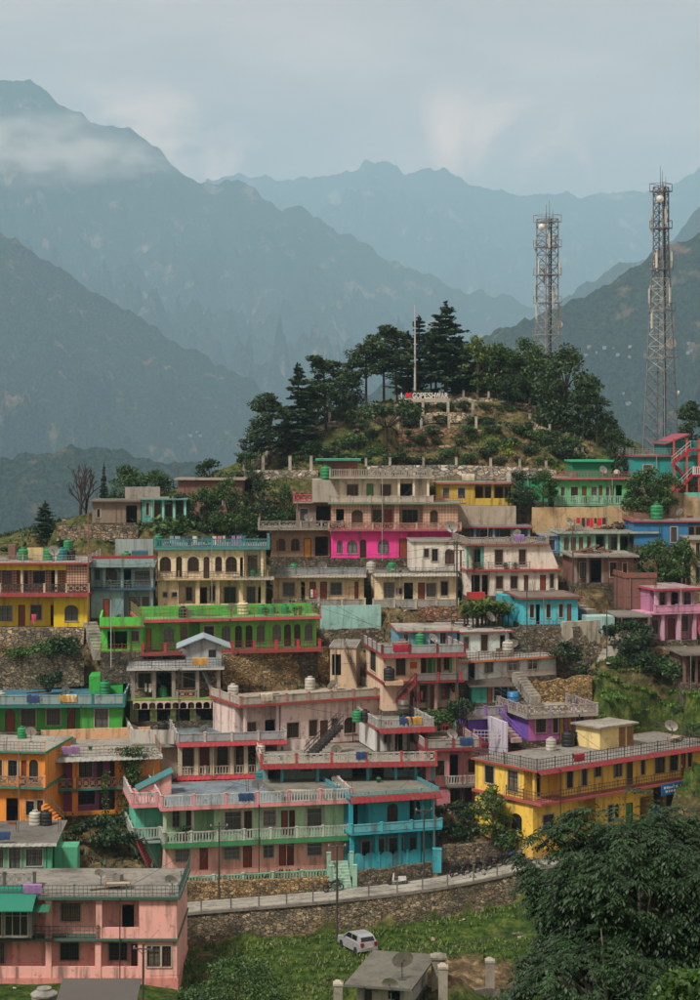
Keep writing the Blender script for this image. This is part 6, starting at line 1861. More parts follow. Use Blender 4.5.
def tree_broad(seed, H=8.0, R=3.0, base=.3, nc=34, nl=95, s=.22, mat=None, bark=None):
    r0 = random.Random(seed); tr, cr = MB(), MB()
    top = Vector((r0.uniform(-.3, .3), r0.uniform(-.3, .3), H * .62))
    limb(tr, [Vector((0, 0, -.5)), Vector((r0.uniform(-.15, .15), 0, H * .25)), top], H * .032, H * .012, 8)
    for i in range(nc):
        t = r0.random() * 6.28; rr = R * math.sqrt(r0.random()); hz = r0.random()
        z = H * (base + (1 - base) * hz)
        k = math.sin(math.pi * min(1, .18 + hz * .8)) ** .7
        c = Vector((math.cos(t) * rr * k, math.sin(t) * rr * k, z - .1 * H))
        c.z = max(c.z, H * base * .8)
        clump(cr, c, R * r0.uniform(.22, .42), nl, s, r0)
        if i % 3 == 0:
            st = Vector((0, 0, H * r0.uniform(.2, .5)))
            limb(tr, [st, st.lerp(c, .5) + Vector((0, 0, .1 * H * r0.random())), c], H * .012, H * .004, 5)
    return tr, cr
def tree_deodar(seed, H=12.0, R=3.2, base=.12, s=.30, mat=None):
    r0 = random.Random(seed); tr, cr = MB(), MB()
    limb(tr, [Vector((0, 0, -.5)), Vector((.05, 0, H * .5)), Vector((0, 0, H * .98))], H * .02, .03, 8)
    z = H * base
    while z < H * .97:
        f = 1 - (z / H - base) / (1 - base)
        rad = R * (f ** .8) * r0.uniform(.75, 1.12) + .15
        for k in range(r0.randint(6, 9)):
            t = r0.random() * 6.28; L = rad * r0.uniform(.6, 1.1)
            e = Vector((math.cos(t) * L, math.sin(t) * L, z + L * r0.uniform(-.08, .22)))
            st = Vector((0, 0, z))
            tr.tube(st, e, .035 * f + .015, .01, 4)
            m = int(12 + L * 26)
            for j in range(m):
                q = r0.uniform(.18, 1.0)
                p = st.lerp(e, q) + Vector((r0.gauss(0, .16 * L * .7), r0.gauss(0, .16 * L * .7), r0.gauss(0, .07) - .06 * q))
                leaf(cr, p, s * r0.uniform(.6, 1.2), r0, .75)
        z += H * r0.uniform(.035, .06)
    for j in range(30): leaf(cr, Vector((r0.gauss(0, .12), r0.gauss(0, .12), H * r0.uniform(.93, 1.02))), s * .7, r0)
    return tr, cr
def tree_pine(seed, H=11.0, R=3.0, base=.45, s=.24, nl=90):
    r0 = random.Random(seed); tr, cr = MB(), MB()
    lean = Vector((r0.uniform(-.6, .6), r0.uniform(-.4, .4), 0))
    limb(tr, [Vector((0, 0, -.5)), lean * .3 + Vector((0, 0, H * .35)), lean * .7 + Vector((0, 0, H * .7)), lean + Vector((0, 0, H * .93))], H * .018, H * .006, 7)
    for i in range(34):
        q = r0.uniform(0, 1) ** .8; z = H * (base + (1.0 - base) * q)
        t = r0.random() * 6.28; L = R * r0.uniform(.25, 1.0) * (1.05 - .6 * q)
        st = lean * (z / H) + Vector((0, 0, z - .08 * H)); c = lean * (z / H) + Vector((math.cos(t) * L, math.sin(t) * L, z))
        tr.tube(st, c, .05, .02, 4)
        clump(cr, c, R * r0.uniform(.2, .36), nl, s, r0, .5, .3)
    return tr, cr
def tree_spread(seed, H=5.5, R=3.6, s=.22):
    r0 = random.Random(seed); tr, cr = MB(), MB()
    limb(tr, [Vector((0, 0, -.5)), Vector((.1, 0, H * .5))], .2, .13, 7)
    for i in range(26):
        t = r0.random() * 6.28; L = R * math.sqrt(r0.random()); c = Vector((math.cos(t) * L, math.sin(t) * L, H * (.78 + .2 * r0.random() - .12 * (L / R) ** 2)))
        tr.tube((.1, 0, H * .5), c, .06, .02, 4)
        clump(cr, c, R * r0.uniform(.16, .3), 75, s, r0, .45, .4)
    return tr, cr
def bush(seed, H=1.8, R=1.3, s=.14, n=16, nl=60):
    r0 = random.Random(seed); tr, cr = MB(), MB()
    for i in range(n):
        t = r0.random() * 6.28; L = R * math.sqrt(r0.random()) * .8
        c = Vector((math.cos(t) * L, math.sin(t) * L, H * r0.uniform(.2, .8) * (1 - .4 * L / R)))
        tr.tube((c.x * .2, c.y * .2, -.3), c, .03, .012, 4)
        clump(cr, c, R * r0.uniform(.25, .42), nl, s, r0)
    return tr, cr
def blades(seed, H=1.8, n=60):
    r0 = random.Random(seed); tr, cr = MB(), MB()
    for i in range(14):
        x, y = r0.uniform(-.9, .9), r0.uniform(-.5, .5)
        tr.tube((x, y, -.2), (x, y, H * .6), .04, .03, 5)
        for k in range(16):
            t = r0.random() * 6.28; L = r0.uniform(.5, .95); z = H * r0.uniform(.2, .6)
            d = Vector((math.cos(t), math.sin(t), 0)); sd = Vector((-d.y, d.x, 0)) * .05
            p0 = Vector((x, y, z)); p1 = p0 + d * L * .5 + Vector((0, 0, L * .6)); p2 = p0 + d * L + Vector((0, 0, L * .45))
            cr.quad(p0 - sd, p0 + sd, p1 + sd, p1 - sd); cr.tri(p1 - sd, p1 + sd, p2)
    return tr, cr
def dead_tree(seed, H=7.0):
    r0 = random.Random(seed); tr = MB()
    def grow(p, d, L, r, n):
        q = p + d * L
        tr.tube(p, q, r, r * .72, 6)
        if n == 0: return
        for k in range(2 if n < 4 else 3):
            a = Vector((r0.uniform(-1, 1), r0.uniform(-1, 1), r0.uniform(-.1, .8)))
            grow(q, (d * .9 + a * .55).normalized(), L * r0.uniform(.6, .82), r * .66, n - 1)
    grow(Vector((0, 0, -.4)), Vector((.03, 0, 1)), H * .34, .2, 5)
    return tr

PROTO = {}
def plant_meshes(kind):
    if kind in PROTO: return PROTO[kind]
    mk, mat, bark = {
        'broadA': (lambda: tree_broad(1), L_BROAD, BARK), 'broadB': (lambda: tree_broad(2, 8, 3.4, .2, 38), L_BROAD, BARK), 'broadC': (lambda: tree_broad(3, 8, 2.6, .15, 32, 90), L_BUSH, BARK),
        'lightA': (lambda: tree_broad(4, 8, 2.6, .3, 30), L_LIGHT, PALEBARK),
        'deodarA': (lambda: tree_deodar(5), L_DARK, BARK), 'deodarB': (lambda: tree_deodar(6, 12, 3.9, .2, .32), L_DARK, BARK), 'deodarC': (lambda: tree_deodar(7, 12, 2.6, .1), L_DARK, BARK),
        'pineA': (lambda: tree_pine(8), L_PINE, BARK), 'pineB': (lambda: tree_pine(9, 11, 3.6, .35), L_PINE, BARK), 'pineC': (lambda: tree_pine(10, 11, 2.6, .5), L_DARK, BARK),
        'denseA': (lambda: tree_broad(11, 9, 3.4, .18, 46, 110, .22), L_PINE, BARK),
        'spreadA': (lambda: tree_spread(12), L_PINE, BARK),
        'bushA': (lambda: bush(13), L_BUSH, BARK), 'bushB': (lambda: bush(14, 1.5, 1.6), L_BROAD, BARK), 'bushC': (lambda: bush(15, 2.2, 1.3), L_BUSH, BARK), 'limeA': (lambda: bush(16, 2.4, 1.6), L_LIME, BARK),
        'bladesA': (lambda: blades(17), L_LIGHT, BARK)}[kind]
    tr, cr = mk()
    hmax = max(v[2] for v in cr.v)
    PROTO[kind] = (tr.mesh('trunk', bark), cr.mesh('crown', mat), hmax)
    return PROTO[kind]
def plant(kind, px, pyb, pyt, Y, label, wide=1.0, name=None, cat=None, group=None):
    tm, cm, hm_ = plant_meshes(kind)
    p = P(px, pyb, Y)
    gz = ground_z(p.x, p.y)
    H = (pyb - pyt) / F * Y
    if gz < p.z: H += min(1.5, p.z - gz) * 0; 
    is_bush = kind.startswith(('bush', 'lime', 'blades'))
    nm = name or ('shrub' if is_bush else ('pine_tree' if kind.startswith('pine') else 'deodar_tree' if kind.startswith('deodar') else 'tree'))
    root = thing(nm, label, cat or ('shrub' if is_bush else 'tree'), p, rng.random() * 6.28, group or ('shrubs on the slopes' if is_bush else 'trees on the hill'))
    link('stems' if is_bush else 'trunk', tm, root); link('foliage' if is_bush else 'crown', cm, root)
    k = H / hm_
    root.scale = (k * wide, k * wide, k)
    return root

HT = 'trees crowding the hilltop'
plant('pineB', 270, 470, 392, 228, 'low rounded pine at the foot of the path wall', 1.1, group=HT)
plant('deodarA', 298, 456, 362, 231, 'tapering conifer beside the curved path wall', 1.25, group=HT)
plant('pineA', 326, 432, 354, 234.5, 'flat-topped pine with bare trunk above the curved path wall', 1.25, group=HT)
plant('pineB', 366, 411, 334, 240, 'leaning pine in the clump beside the flagpole', 1.15, group=HT)
plant('pineC', 384, 407, 345, 241.5, 'slender pine behind the leaning one', 1.4, group=HT)
plant('pineA', 397, 404, 324, 242, 'tall pine next to the flagpole', 1.15, group=HT)
plant('deodarC', 419, 400, 314, 247, 'narrow dark deodar behind the flagpole', 1.4, group=HT)
plant('pineC', 431, 399, 338, 246, 'thin pine between the two deodars', .9, group=HT)
plant('deodarB', 446, 398, 300, 244, 'tallest deodar with tiered branches above the name sign', 1.15, group=HT)
plant('deodarC', 459, 400, 335, 246, 'short deodar in the shade of the tallest one', 1.2, group=HT)
plant('lightA', 478, 400, 334, 243, 'pale feathery tree between deodars and broad crowns', .8, group=HT)
plant('broadA', 499, 402, 340, 243, 'broad green tree on the summit terrace', .95, group=HT)
plant('broadC', 513, 404, 352, 241, 'dense round tree on the summit terrace', 1.0, group=HT)
plant('broadB', 527, 408, 336, 243, 'widest green tree on the summit terrace', .8, group=HT)
plant('pineC', 545, 410, 360, 246, 'dark pine at the foot of the shorter tower', 1.0, group=HT)
plant('denseA', 566, 430, 342, 237, 'big dark domed conifer before the shorter tower', .95, group=HT)
plant('pineB', 597, 452, 388, 232, 'dark spreading pine at the hill edge', .95, group=HT)
plant('pineA', 583, 448, 376, 233, 'dark pine leaning against the domed conifer', .9, group=HT)
plant('pineA', 612, 462, 415, 229, 'small pine on the falling edge of the hill', .8, group=HT)
plant('spreadA', 386, 456, 397, 228, 'low spreading tree in the middle of the hill', .95, group=HT)
plant('pineC', 262, 478, 428, 225, 'scrubby tree at the left foot of the hill', 1.3, group=HT)
plant('broadC', 248, 488, 452, 222, 'dark scrub tree beside the balustraded wall', 1.2, group=HT)

for i, (k_, px, pb, pt, Y, w, lb) in enumerate((
    ('pineB', 352, 415, 352, 242, 1.0, 'pine filling the gap left of the leaning one'), ('deodarA', 408, 402, 330, 248, 1.1, 'dusky deodar just behind the tall pine'),
    ('pineB', 436, 400, 330, 249, 1.1, 'broad pine behind the tallest deodar'), ('broadC', 468, 402, 345, 247, 1.1, 'dark leafy tree behind the pale feathery one'),
    ('broadB', 488, 402, 350, 246, 1.1, 'round leafy tree behind the summit terrace'), ('broadA', 541, 412, 350, 244, 1.0, 'leafy tree crowding the shorter tower'),
    ('pineB', 310, 440, 385, 235, 1.0, 'dark pine behind the flat-topped one'), ('pineA', 284, 460, 405, 231, 1.0, 'ragged pine between conifer and rounded pine'),
    ('denseA', 552, 428, 368, 240, .8, 'dark bushy tree left of the domed conifer'), ('broadC', 578, 450, 400, 235, 1.0, 'dark undergrowth tree below the domed conifer'),
    ('broadC', 340, 430, 396, 237, 1.2, 'low dark tree under the flat-topped pine'), ('spreadA', 420, 412, 388, 239, .9, 'low flat tree beside the name sign'),
    ('broadA', 512, 408, 348, 246, 1.0, 'leafy tree behind the dense round one'), ('denseA', 345, 424, 372, 243, 1.0, 'dense dark tree behind the low spreading pines'),
    ('denseA', 318, 440, 392, 240, 1.0, 'dense tree behind the path wall'), ('pineB', 250, 480, 430, 226, 1.2, 'ragged pine at the far foot of the path wall'),
    ('denseA', 605, 458, 410, 233, .9, 'dense tree on the falling hill edge'), ('broadC', 618, 468, 430, 228, 1.0, 'bushy tree at the very edge of the hill'))):
    plant(k_, px, pb, pt, Y, lb, w, group=HT)
# left shoulder
LS = 'trees on the left shoulder'
plant('deodarB', 45, 549, 500, 207, 'dark young deodar behind the yellow tiled house', 1.1, group=LS)
plant('deodarC', 104, 520, 462, 214, 'thin young conifer behind the old stone hut', .55, group=LS)
plant('broadB', 128, 516, 464, 217, 'bushy green tree behind the old stone hut', 1.25, group=LS)
plant('broadA', 155, 512, 468, 218, 'leafy tree behind the teal room', 1.2, group=LS)
plant('broadC', 212, 500, 458, 221, 'dark tree rising behind the brick house', 1.3, group=LS)
plant('broadC', 178, 541, 492, 207.5, 'green tree over the cream balustrade', 1.1, group=LS)
plant('broadA', 204, 541, 484, 208, 'full green tree before the brick house', .95, group=LS)
plant('broadB', 228, 540, 476, 209, 'tall leafy tree before the brick house', .8, group=LS)
plant('bushB', 165, 541, 512, 206, 'low green bush at the end of the cream balustrade', 1.2, group=LS)
plant('broadC', 262, 527, 478, 212, 'shady tree below the balustraded wall', .9, group=LS)
plant('broadB', 284, 527, 482, 212.5, 'dark tree beside the unfinished brick room', .8, group=LS)
plant('broadC', 300, 524, 492, 212, 'small dark tree against the brick room', .9, group=LS)
dt = thing('dead_tree', 'bare dead tree with crooked branches on the shoulder', 'tree', P(80, 524, 212), 0.6)
dead_tree(5, 7.0).build('trunk', plain('#33241f', .95), dt)
dt2 = thing('dead_tree', 'second bare snag leaning beside the dead tree', 'tree', P(86, 524, 213), 2.0)
m_ = dead_tree(9, 5.4); m_.build('trunk', plain('#33241f', .95), dt2)
for i, (px, pb, pt, Y) in enumerate(((12, 556, 545, 203), (28, 556, 546, 204), (62, 548, 537, 205), (75, 545, 536, 206), (105, 548, 536, 205), (125, 546, 534, 205.5), (142, 546, 533, 206), (150, 540, 528, 207), (192, 541, 522, 207), (240, 545, 528, 207), (262, 532, 515, 211), (276, 530, 512, 211), (300, 534, 520, 211))):
    plant(('bushA', 'bushB', 'bushC')[i % 3], px, pb, pt, Y, 'scrubby bush on the bank behind the upper row of houses', 1.3, group='bushes on the upper bank')
# right side
RSG = 'trees on the right slope'
plant('broadC', 520, 507, 470, 213 - 2.5, 'bush-like tree beside the emerald room', 1.1, group=RSG)
plant('broadA', 543, 507, 468, 210, 'bush-like tree against the pale green house', 1.0, group=RSG)
plant('limeA', 510, 462, 438, 227, 'bright lime bush on the hill slope', .9)
plant('broadC', 624, 482, 438, 218, 'dark tree between the green house and the teal one', .9, group=RSG)
plant('broadB', 648, 519, 466, 207, 'large dark tree below the teal house', 1.15, group=RSG)
plant('broadA', 668, 512, 470, 208, 'dark tree beneath the red stairs', 1.0, group=RSG)
plant('broadC', 634, 505, 480, 209, 'shrubby tree at the corner of the pale green house', 1.0, group=RSG)
plant('broadB', 658, 590, 538, 196, 'green tree before the cobalt house', 1.1, group=RSG)
plant('broadA', 684, 590, 536, 197, 'taller green tree before the cobalt house', 1.0, group=RSG)
plant('broadC', 640, 588, 552, 195, 'smaller green tree by the bare brick house', 1.0, group=RSG)
plant('pineB', 692, 478, 400, 224, 'tree with open branches beside the tall tower', .8, group=RSG)
plant('bushC', 628, 652, 618, 182, 'thick bush beside the long lane steps', 1.1)
plant('bushA', 640, 668, 645, 180.5, 'green bush on the bank below the stone hut', 1.2)
plant('bushB', 615, 668, 655, 180.5, 'straggling bush below the lane steps', 1.1)
plant('bushA', 660, 672, 650, 180, 'bush under the lilac house', 1.3)
plant('bushB', 680, 676, 655, 179.5, 'bush between the lilac house and the shack', 1.3)
plant('bushC', 565, 662, 640, 181.6, 'dark shrub growing from the rough stone face', 1.2)
plant('bushA', 585, 676, 660, 180.3, 'shrub at the foot of the rough stone face', 1.2)
plant('bushB', 694, 730, 722, 170.5, 'low scrub at the edge of the grassy field', 1.3)
plant('bushA', 676, 713, 706, 172.8, 'dry shrub in the grassy field', 1.2)
# middle
plant('bladesA', 482, 624, 598, 187.5, 'clump of tall spiky plants beside the turquoise cottage', 1.5, name='maize_clump', cat='plants')
plant('bladesA', 494, 623, 600, 187.7, 'second clump of spiky plants against the cottage wall', 1.3, name='maize_clump', cat='plants')
plant('bushB', 437, 722, 708, 172, 'low bush before the cream house with the red stair', 1.6)
plant('bushC', 462, 722, 696, 171.5, 'climbing shrub at the corner of the violet house', .8)
plant('bushC', 455, 690, 676, 176, 'shrub beside the small teal shed', .9)
plant('lightA', 493, 846, 784, 159.6, 'grey-green tree in front of the yellow house', 1.0, group='trees by the road')
plant('broadC', 470, 846, 806, 161, 'dense tree between rose and yellow houses', 1.1, group='trees by the road')
plant('bushA', 447, 842, 812, 161.5, 'large bush beside the turquoise house', 1.2)
plant('bushB', 512, 845, 825, 159.8, 'bush at the corner of the yellow house', 1.2)
plant('bushC', 455, 825, 800, 164, 'bush below the rose pink balcony', 1.4)
plant('bushA', 70, 655, 632, 184.5, 'leafy bush on the terrace below the yellow tiled house', 1.2)
plant('bushB', 50, 657, 640, 184.2, 'trailing bush on the stone terrace', 1.4)
plant('bushB', 20, 660, 646, 184, 'low bush on the stone terrace', 1.5)
plant('bushA', 48, 688, 668, 180, 'bush growing from the lower stone wall', .8)
plant('bushC', 95, 850, 815, 156, 'overgrown bush beside the orange house steps', 1.0)
plant('bushA', 118, 846, 826, 157, 'weedy bush by the ochre wall', 1.3)
plant('bushB', 430, 500, 484, 213, 'shrub on the top street', 1.0)
for i, (px, pb, pt) in enumerate(((340, 452, 440), (352, 446, 432), (372, 440, 428), (362, 462, 452), (420, 442, 432), (436, 446, 438), (455, 440, 431), (478, 442, 430), (495, 436, 424), (520, 434, 422), (535, 440, 428), (548, 448, 434), (425, 410, 402), (445, 410, 401), (465, 410, 400), (488, 412, 402), (506, 414, 404), (330, 458, 446), (560, 456, 442), (575, 462, 450), (590, 466, 455), (415, 464, 454), (470, 462, 452), (440, 424, 414), (410, 426, 414), (472, 424, 414), (300, 462, 450), (285, 466, 454), (545, 466, 456), (388, 468, 460), (428, 436, 424), (448, 456, 446), (462, 448, 438), (484, 456, 444), (498, 450, 438), (512, 448, 436), (526, 454, 442), (538, 430, 418), (405, 440, 428), (395, 462, 450), (376, 455, 444), (345, 464, 452), (318, 466, 454), (310, 452, 440), (360, 430, 418), (432, 466, 455), (456, 468, 458), (500, 466, 456), (524, 466, 455), (568, 446, 434), (582, 456, 444), (556, 440, 428), (468, 434, 424), (486, 426, 416))):
    Yg = 230
    for Yt in np.arange(219, 244, .5):   # the slope point that shows at this place
        q = P(px, pb, Yt)
        if ground_z(q.x, q.y) >= q.z: Yg = Yt; break
    plant(('bushA', 'bushB', 'bushC')[i % 3], px, pb, pt, Yg, '%s %s' % (('low dark shrub', 'spreading green shrub', 'upright dark shrub')[i % 3], 'on the top terrace by the sign' if pb < 416 else 'on the terrace below the name sign' if pb < 433 else 'on the middle bank of the hill' if pb < 451 else 'on the slope above the pillared block wall'), 1.2, group='garden shrubs on the hilltop slope')

# creeper hanging on the orange house column
iv = thing('ivy', 'thick ivy curtain hanging on the orange house', 'creeper', ORH.wpt(ORH.u(131), -.95, 0))
mb = MB(); r0 = random.Random(2)
for i in range(4200):
    z = r0.uniform(-.6, 5.9); w = (1.1 + .4 * math.sin(z * 1.3)) * (1.2 if z > 3.0 else .8)
    leaf(mb, Vector((r0.gauss(0, .45) * w, r0.gauss(0, .16), z)), r0.uniform(.07, .15), r0)
mb.build('foliage', L_BROAD, iv)
iv = thing('ivy', 'thin strand of ivy trailing past the violet wall', 'creeper', ORH.wpt(ORH.u(104), -1.0, 0))
mb = MB()
for i in range(700):
    z = r0.uniform(-.8, 4.0); leaf(mb, Vector((r0.gauss(0, .16) + .1 * math.sin(z * 2), r0.gauss(0, .1), z)), r0.uniform(.06, .13), r0)
mb.build('foliage', L_BROAD, iv)
iv = thing('ivy', 'creeper spilling over the steps of the orange house', 'creeper', ORH.wpt(ORH.u(112), -2.2, -.6))
mb = MB()
for i in range(1500):
    leaf(mb, Vector((r0.gauss(0, 1.6), r0.gauss(0, .5), r0.gauss(0.3, .35))), r0.uniform(.08, .15), r0)
mb.build('foliage', L_BUSH, iv)

# ------------------------------------------------------------------ walnut tree in the foreground
def walnut(seed, label, px, py, Y, R, H, ntw):
    r0 = random.Random(seed)
    c = P(px, py, Y); gz = ground_z(c.x, c.y)
    root = thing('walnut_tree', label, 'tree', (c.x, c.y, gz))
    cz = c.z - gz
    tr, cr = MB(), MB()
    fork = Vector((.2, .1, cz - H * .55))
    limb(tr, [Vector((0, 0, -.5)), Vector((.1, 0, cz * .4)), fork], .34, .22, 9)
    ends = []
    for i in range(ntw):
        t = r0.random() * 6.28; z = r0.uniform(-1, 1); rr = math.sqrt(1 - z * z) * r0.uniform(.55, 1.0) ** .5
        lump = 1 + .55 * mnoise.noise(Vector((math.cos(t) * 1.7 + seed, math.sin(t) * 1.7, z * 1.9))) + .25 * mnoise.noise(Vector((math.cos(t) * 4, math.sin(t) * 4 + seed, z * 4.5)))
        if mnoise.noise(Vector((math.cos(t) * rr * 2.6, math.sin(t) * rr * 2.6 + seed, z * 2.6))) < -.27: continue
        e = Vector((math.cos(t) * rr * R * lump, math.sin(t) * rr * R * lump, cz + z * H * .95 * lump * (1 if z < 0 else .9)))
        ends.append(e)
        if i % 15 == 0:
            b = fork.lerp(e, .45) + Vector((0, 0, .4)); limb(tr, [fork, b, e], .07, .012, 6)
        out = (e - Vector((0, 0, cz))); out.z *= .4; out.normalize()
        for lf in range(r0.randint(4, 6)):
            # a drooping compound leaf: paired leaflets along a bent rachis
            a = r0.random() * 6.28
            d = (out * .7 + Vector((math.cos(a), math.sin(a), r0.uniform(-.2, .5)))).normalized()
            L = r0.uniform(.28, .46); p = e.copy()
            for k in range(5):
                d = (d + Vector((0, 0, -.22))).normalized(); p = p + d * (L / 5)
                sd = d.cross(Vector((0, 0, 1)));
                if sd.length < .1: sd = Vector((1, 0, 0))
                sd.normalize()
                for sg in ((1, -1) if k < 4 else (0,)):
                    ld = (d * .55 + sd * sg + Vector((0, 0, -.55))).normalized() if sg else d
                    ll = r0.uniform(.11, .17); wd = ld.cross(Vector((r0.uniform(-.4, .4), r0.uniform(-.4, .4), 1))).normalized() * ll * .2
                    cr.quad(p, p + ld * ll * .45 + wd, p + ld * ll, p + ld * ll * .45 - wd)
    tr.build('trunk', plain('#6f675a', .9), root); cr.build('crown', L_WALNUT, root)
    return root
walnut(3, 'large walnut tree with drooping dark leaves in front of the meadow', 632, 930, 46, 2.75, 2.8, 4200)
walnut(8, 'second walnut crown rising behind the large one', 705, 912, 50, 2.5, 2.4, 1900)
walnut(12, 'low walnut boughs beside the pillar by the shed', 600, 1010, 43, 2.3, 1.5, 900)
def bigbush(seed, px, py, Y, R, H, label):
    r0 = random.Random(seed); c = P(px, py, Y); gz = ground_z(c.x, c.y)
    root = thing('shrub', label, 'shrub', (c.x, c.y, gz), 0, 'shrubs on the slopes')
    tr, cr = MB(), MB(); cz = c.z - gz
    for i in range(110):
        t = r0.random() * 6.28; z = r0.uniform(-1, 1); rr = math.sqrt(max(0, 1 - z * z)) * r0.uniform(.4, 1) ** .5
        e = Vector((math.cos(t) * rr * R, math.sin(t) * rr * R, cz + z * H))
        if i % 5 == 0: limb(tr, [Vector((0, 0, -.3)), Vector((e.x * .3, e.y * .3, e.z * .6)), e], .07, .02, 5)
        clump(cr, e, R * .22, 80, .11, r0)
    tr.build('stems', BARK, root); cr.build('foliage', L_BROAD, root)
bigbush(4, 238, 1000, 112, 3.0, 2.1, 'round dark bush below the meadow beside the path')
bigbush(9, 196, 1012, 116, 1.6, 1.2, 'small dark bush by the corner of the pale pink house')
bigbush(14, 690, 1005, 40, 0.9, 0.6, 'paler bush under the walnut tree')

# ------------------------------------------------------------------ grass and weeds
def weeds(name, label, n, region, size, mat, seed, holes=()):
    """thousands of small tufts standing on the ground inside a region given as a test on (x, y)"""
    r0 = random.Random(seed); mb = MB(); k = 0; tries = 0
    (xa, xb, ya, yb), test = region
    while k < n and tries < n * 12:
        tries += 1
        x, y = r0.uniform(xa, xb), r0.uniform(ya, yb)
        if not test(x, y): continue
        z = ground_z(x, y)
        s = r0.uniform(*size) * (1.0 + 1.2 * max(0, mnoise.noise(Vector((x * .35, y * .35, seed)))))
        for j in range(3):
            a = r0.random() * 6.28; d = Vector((math.cos(a), math.sin(a), 0)); sd = Vector((-d.y, d.x, 0)) * s * .22
            p = Vector((x, y, z - .04)) + d * s * .2; q = p + d * s * .45 + Vector((0, 0, s * r0.uniform(.6, 1.1)))
            mb.tri(p - sd, p + sd, q)
        k += 1
    o = mb.build(name, mat); tag(o, label, 'grass', kind='stuff'); return o
def meadow(x, y):
    ry_ = float(np.interp(x, rx, ry))
    if not (126 < y < ry_ - 2.6): return False
    px = CX + F * x / y
    if px < 176: return False
    z = ground_z(x, y); py = HY - F * z / y
    if abs(px - (188 + (py - 930) * .55)) < 5 and py > 925: return False
    v = mnoise.noise(Vector((x * .16, y * .3, 1.3)))
    if 395 < px < 560 and 962 < py < 992 and v > -.35: return False
    return mnoise.noise(Vector((x * .3, y * .3, 7.7))) > -.32
weeds('grass', 'rough green grass on the meadow below the road', 15000, ((-18, 45, 126, 156), meadow), (.14, .34), leafmat('#243c12', '#73873a', 'grass', .5), 5)
def field(x, y):
    px = CX + F * x / y; py = HY - F * ground_z(x, y) / y
    return px > 592 and 164.5 < y < 179.5 and not (px > 660 and py > 722 + 4 * math.sin(px)) and not (px > 640 and 700 < py < 712 and mnoise.noise(Vector((x, y, 1))) > .1)
weeds('grass', 'short bright grass on the sloping field by the violet house', 9000, ((20, 46, 164, 182), field), (.12, .26), leafmat('#2f5416', '#6f9a30', 'fieldgrass', .5), 6)
def slope(x, y):
    px = CX + F * x / y; py = HY - F * ground_z(x, y) / y
    if px > 592 and 166 < y < 178.5: return False
    return -20 < px < 720 and 395 < py < 880 and mnoise.noise(Vector((x * .2, y * .2, 3.3))) > -.05
weeds('undergrowth', 'weeds and scrub growing on the banks between the houses', 16000, ((-45, 46, 152, 242), slope), (.16, .42), L_BUSH, 7)
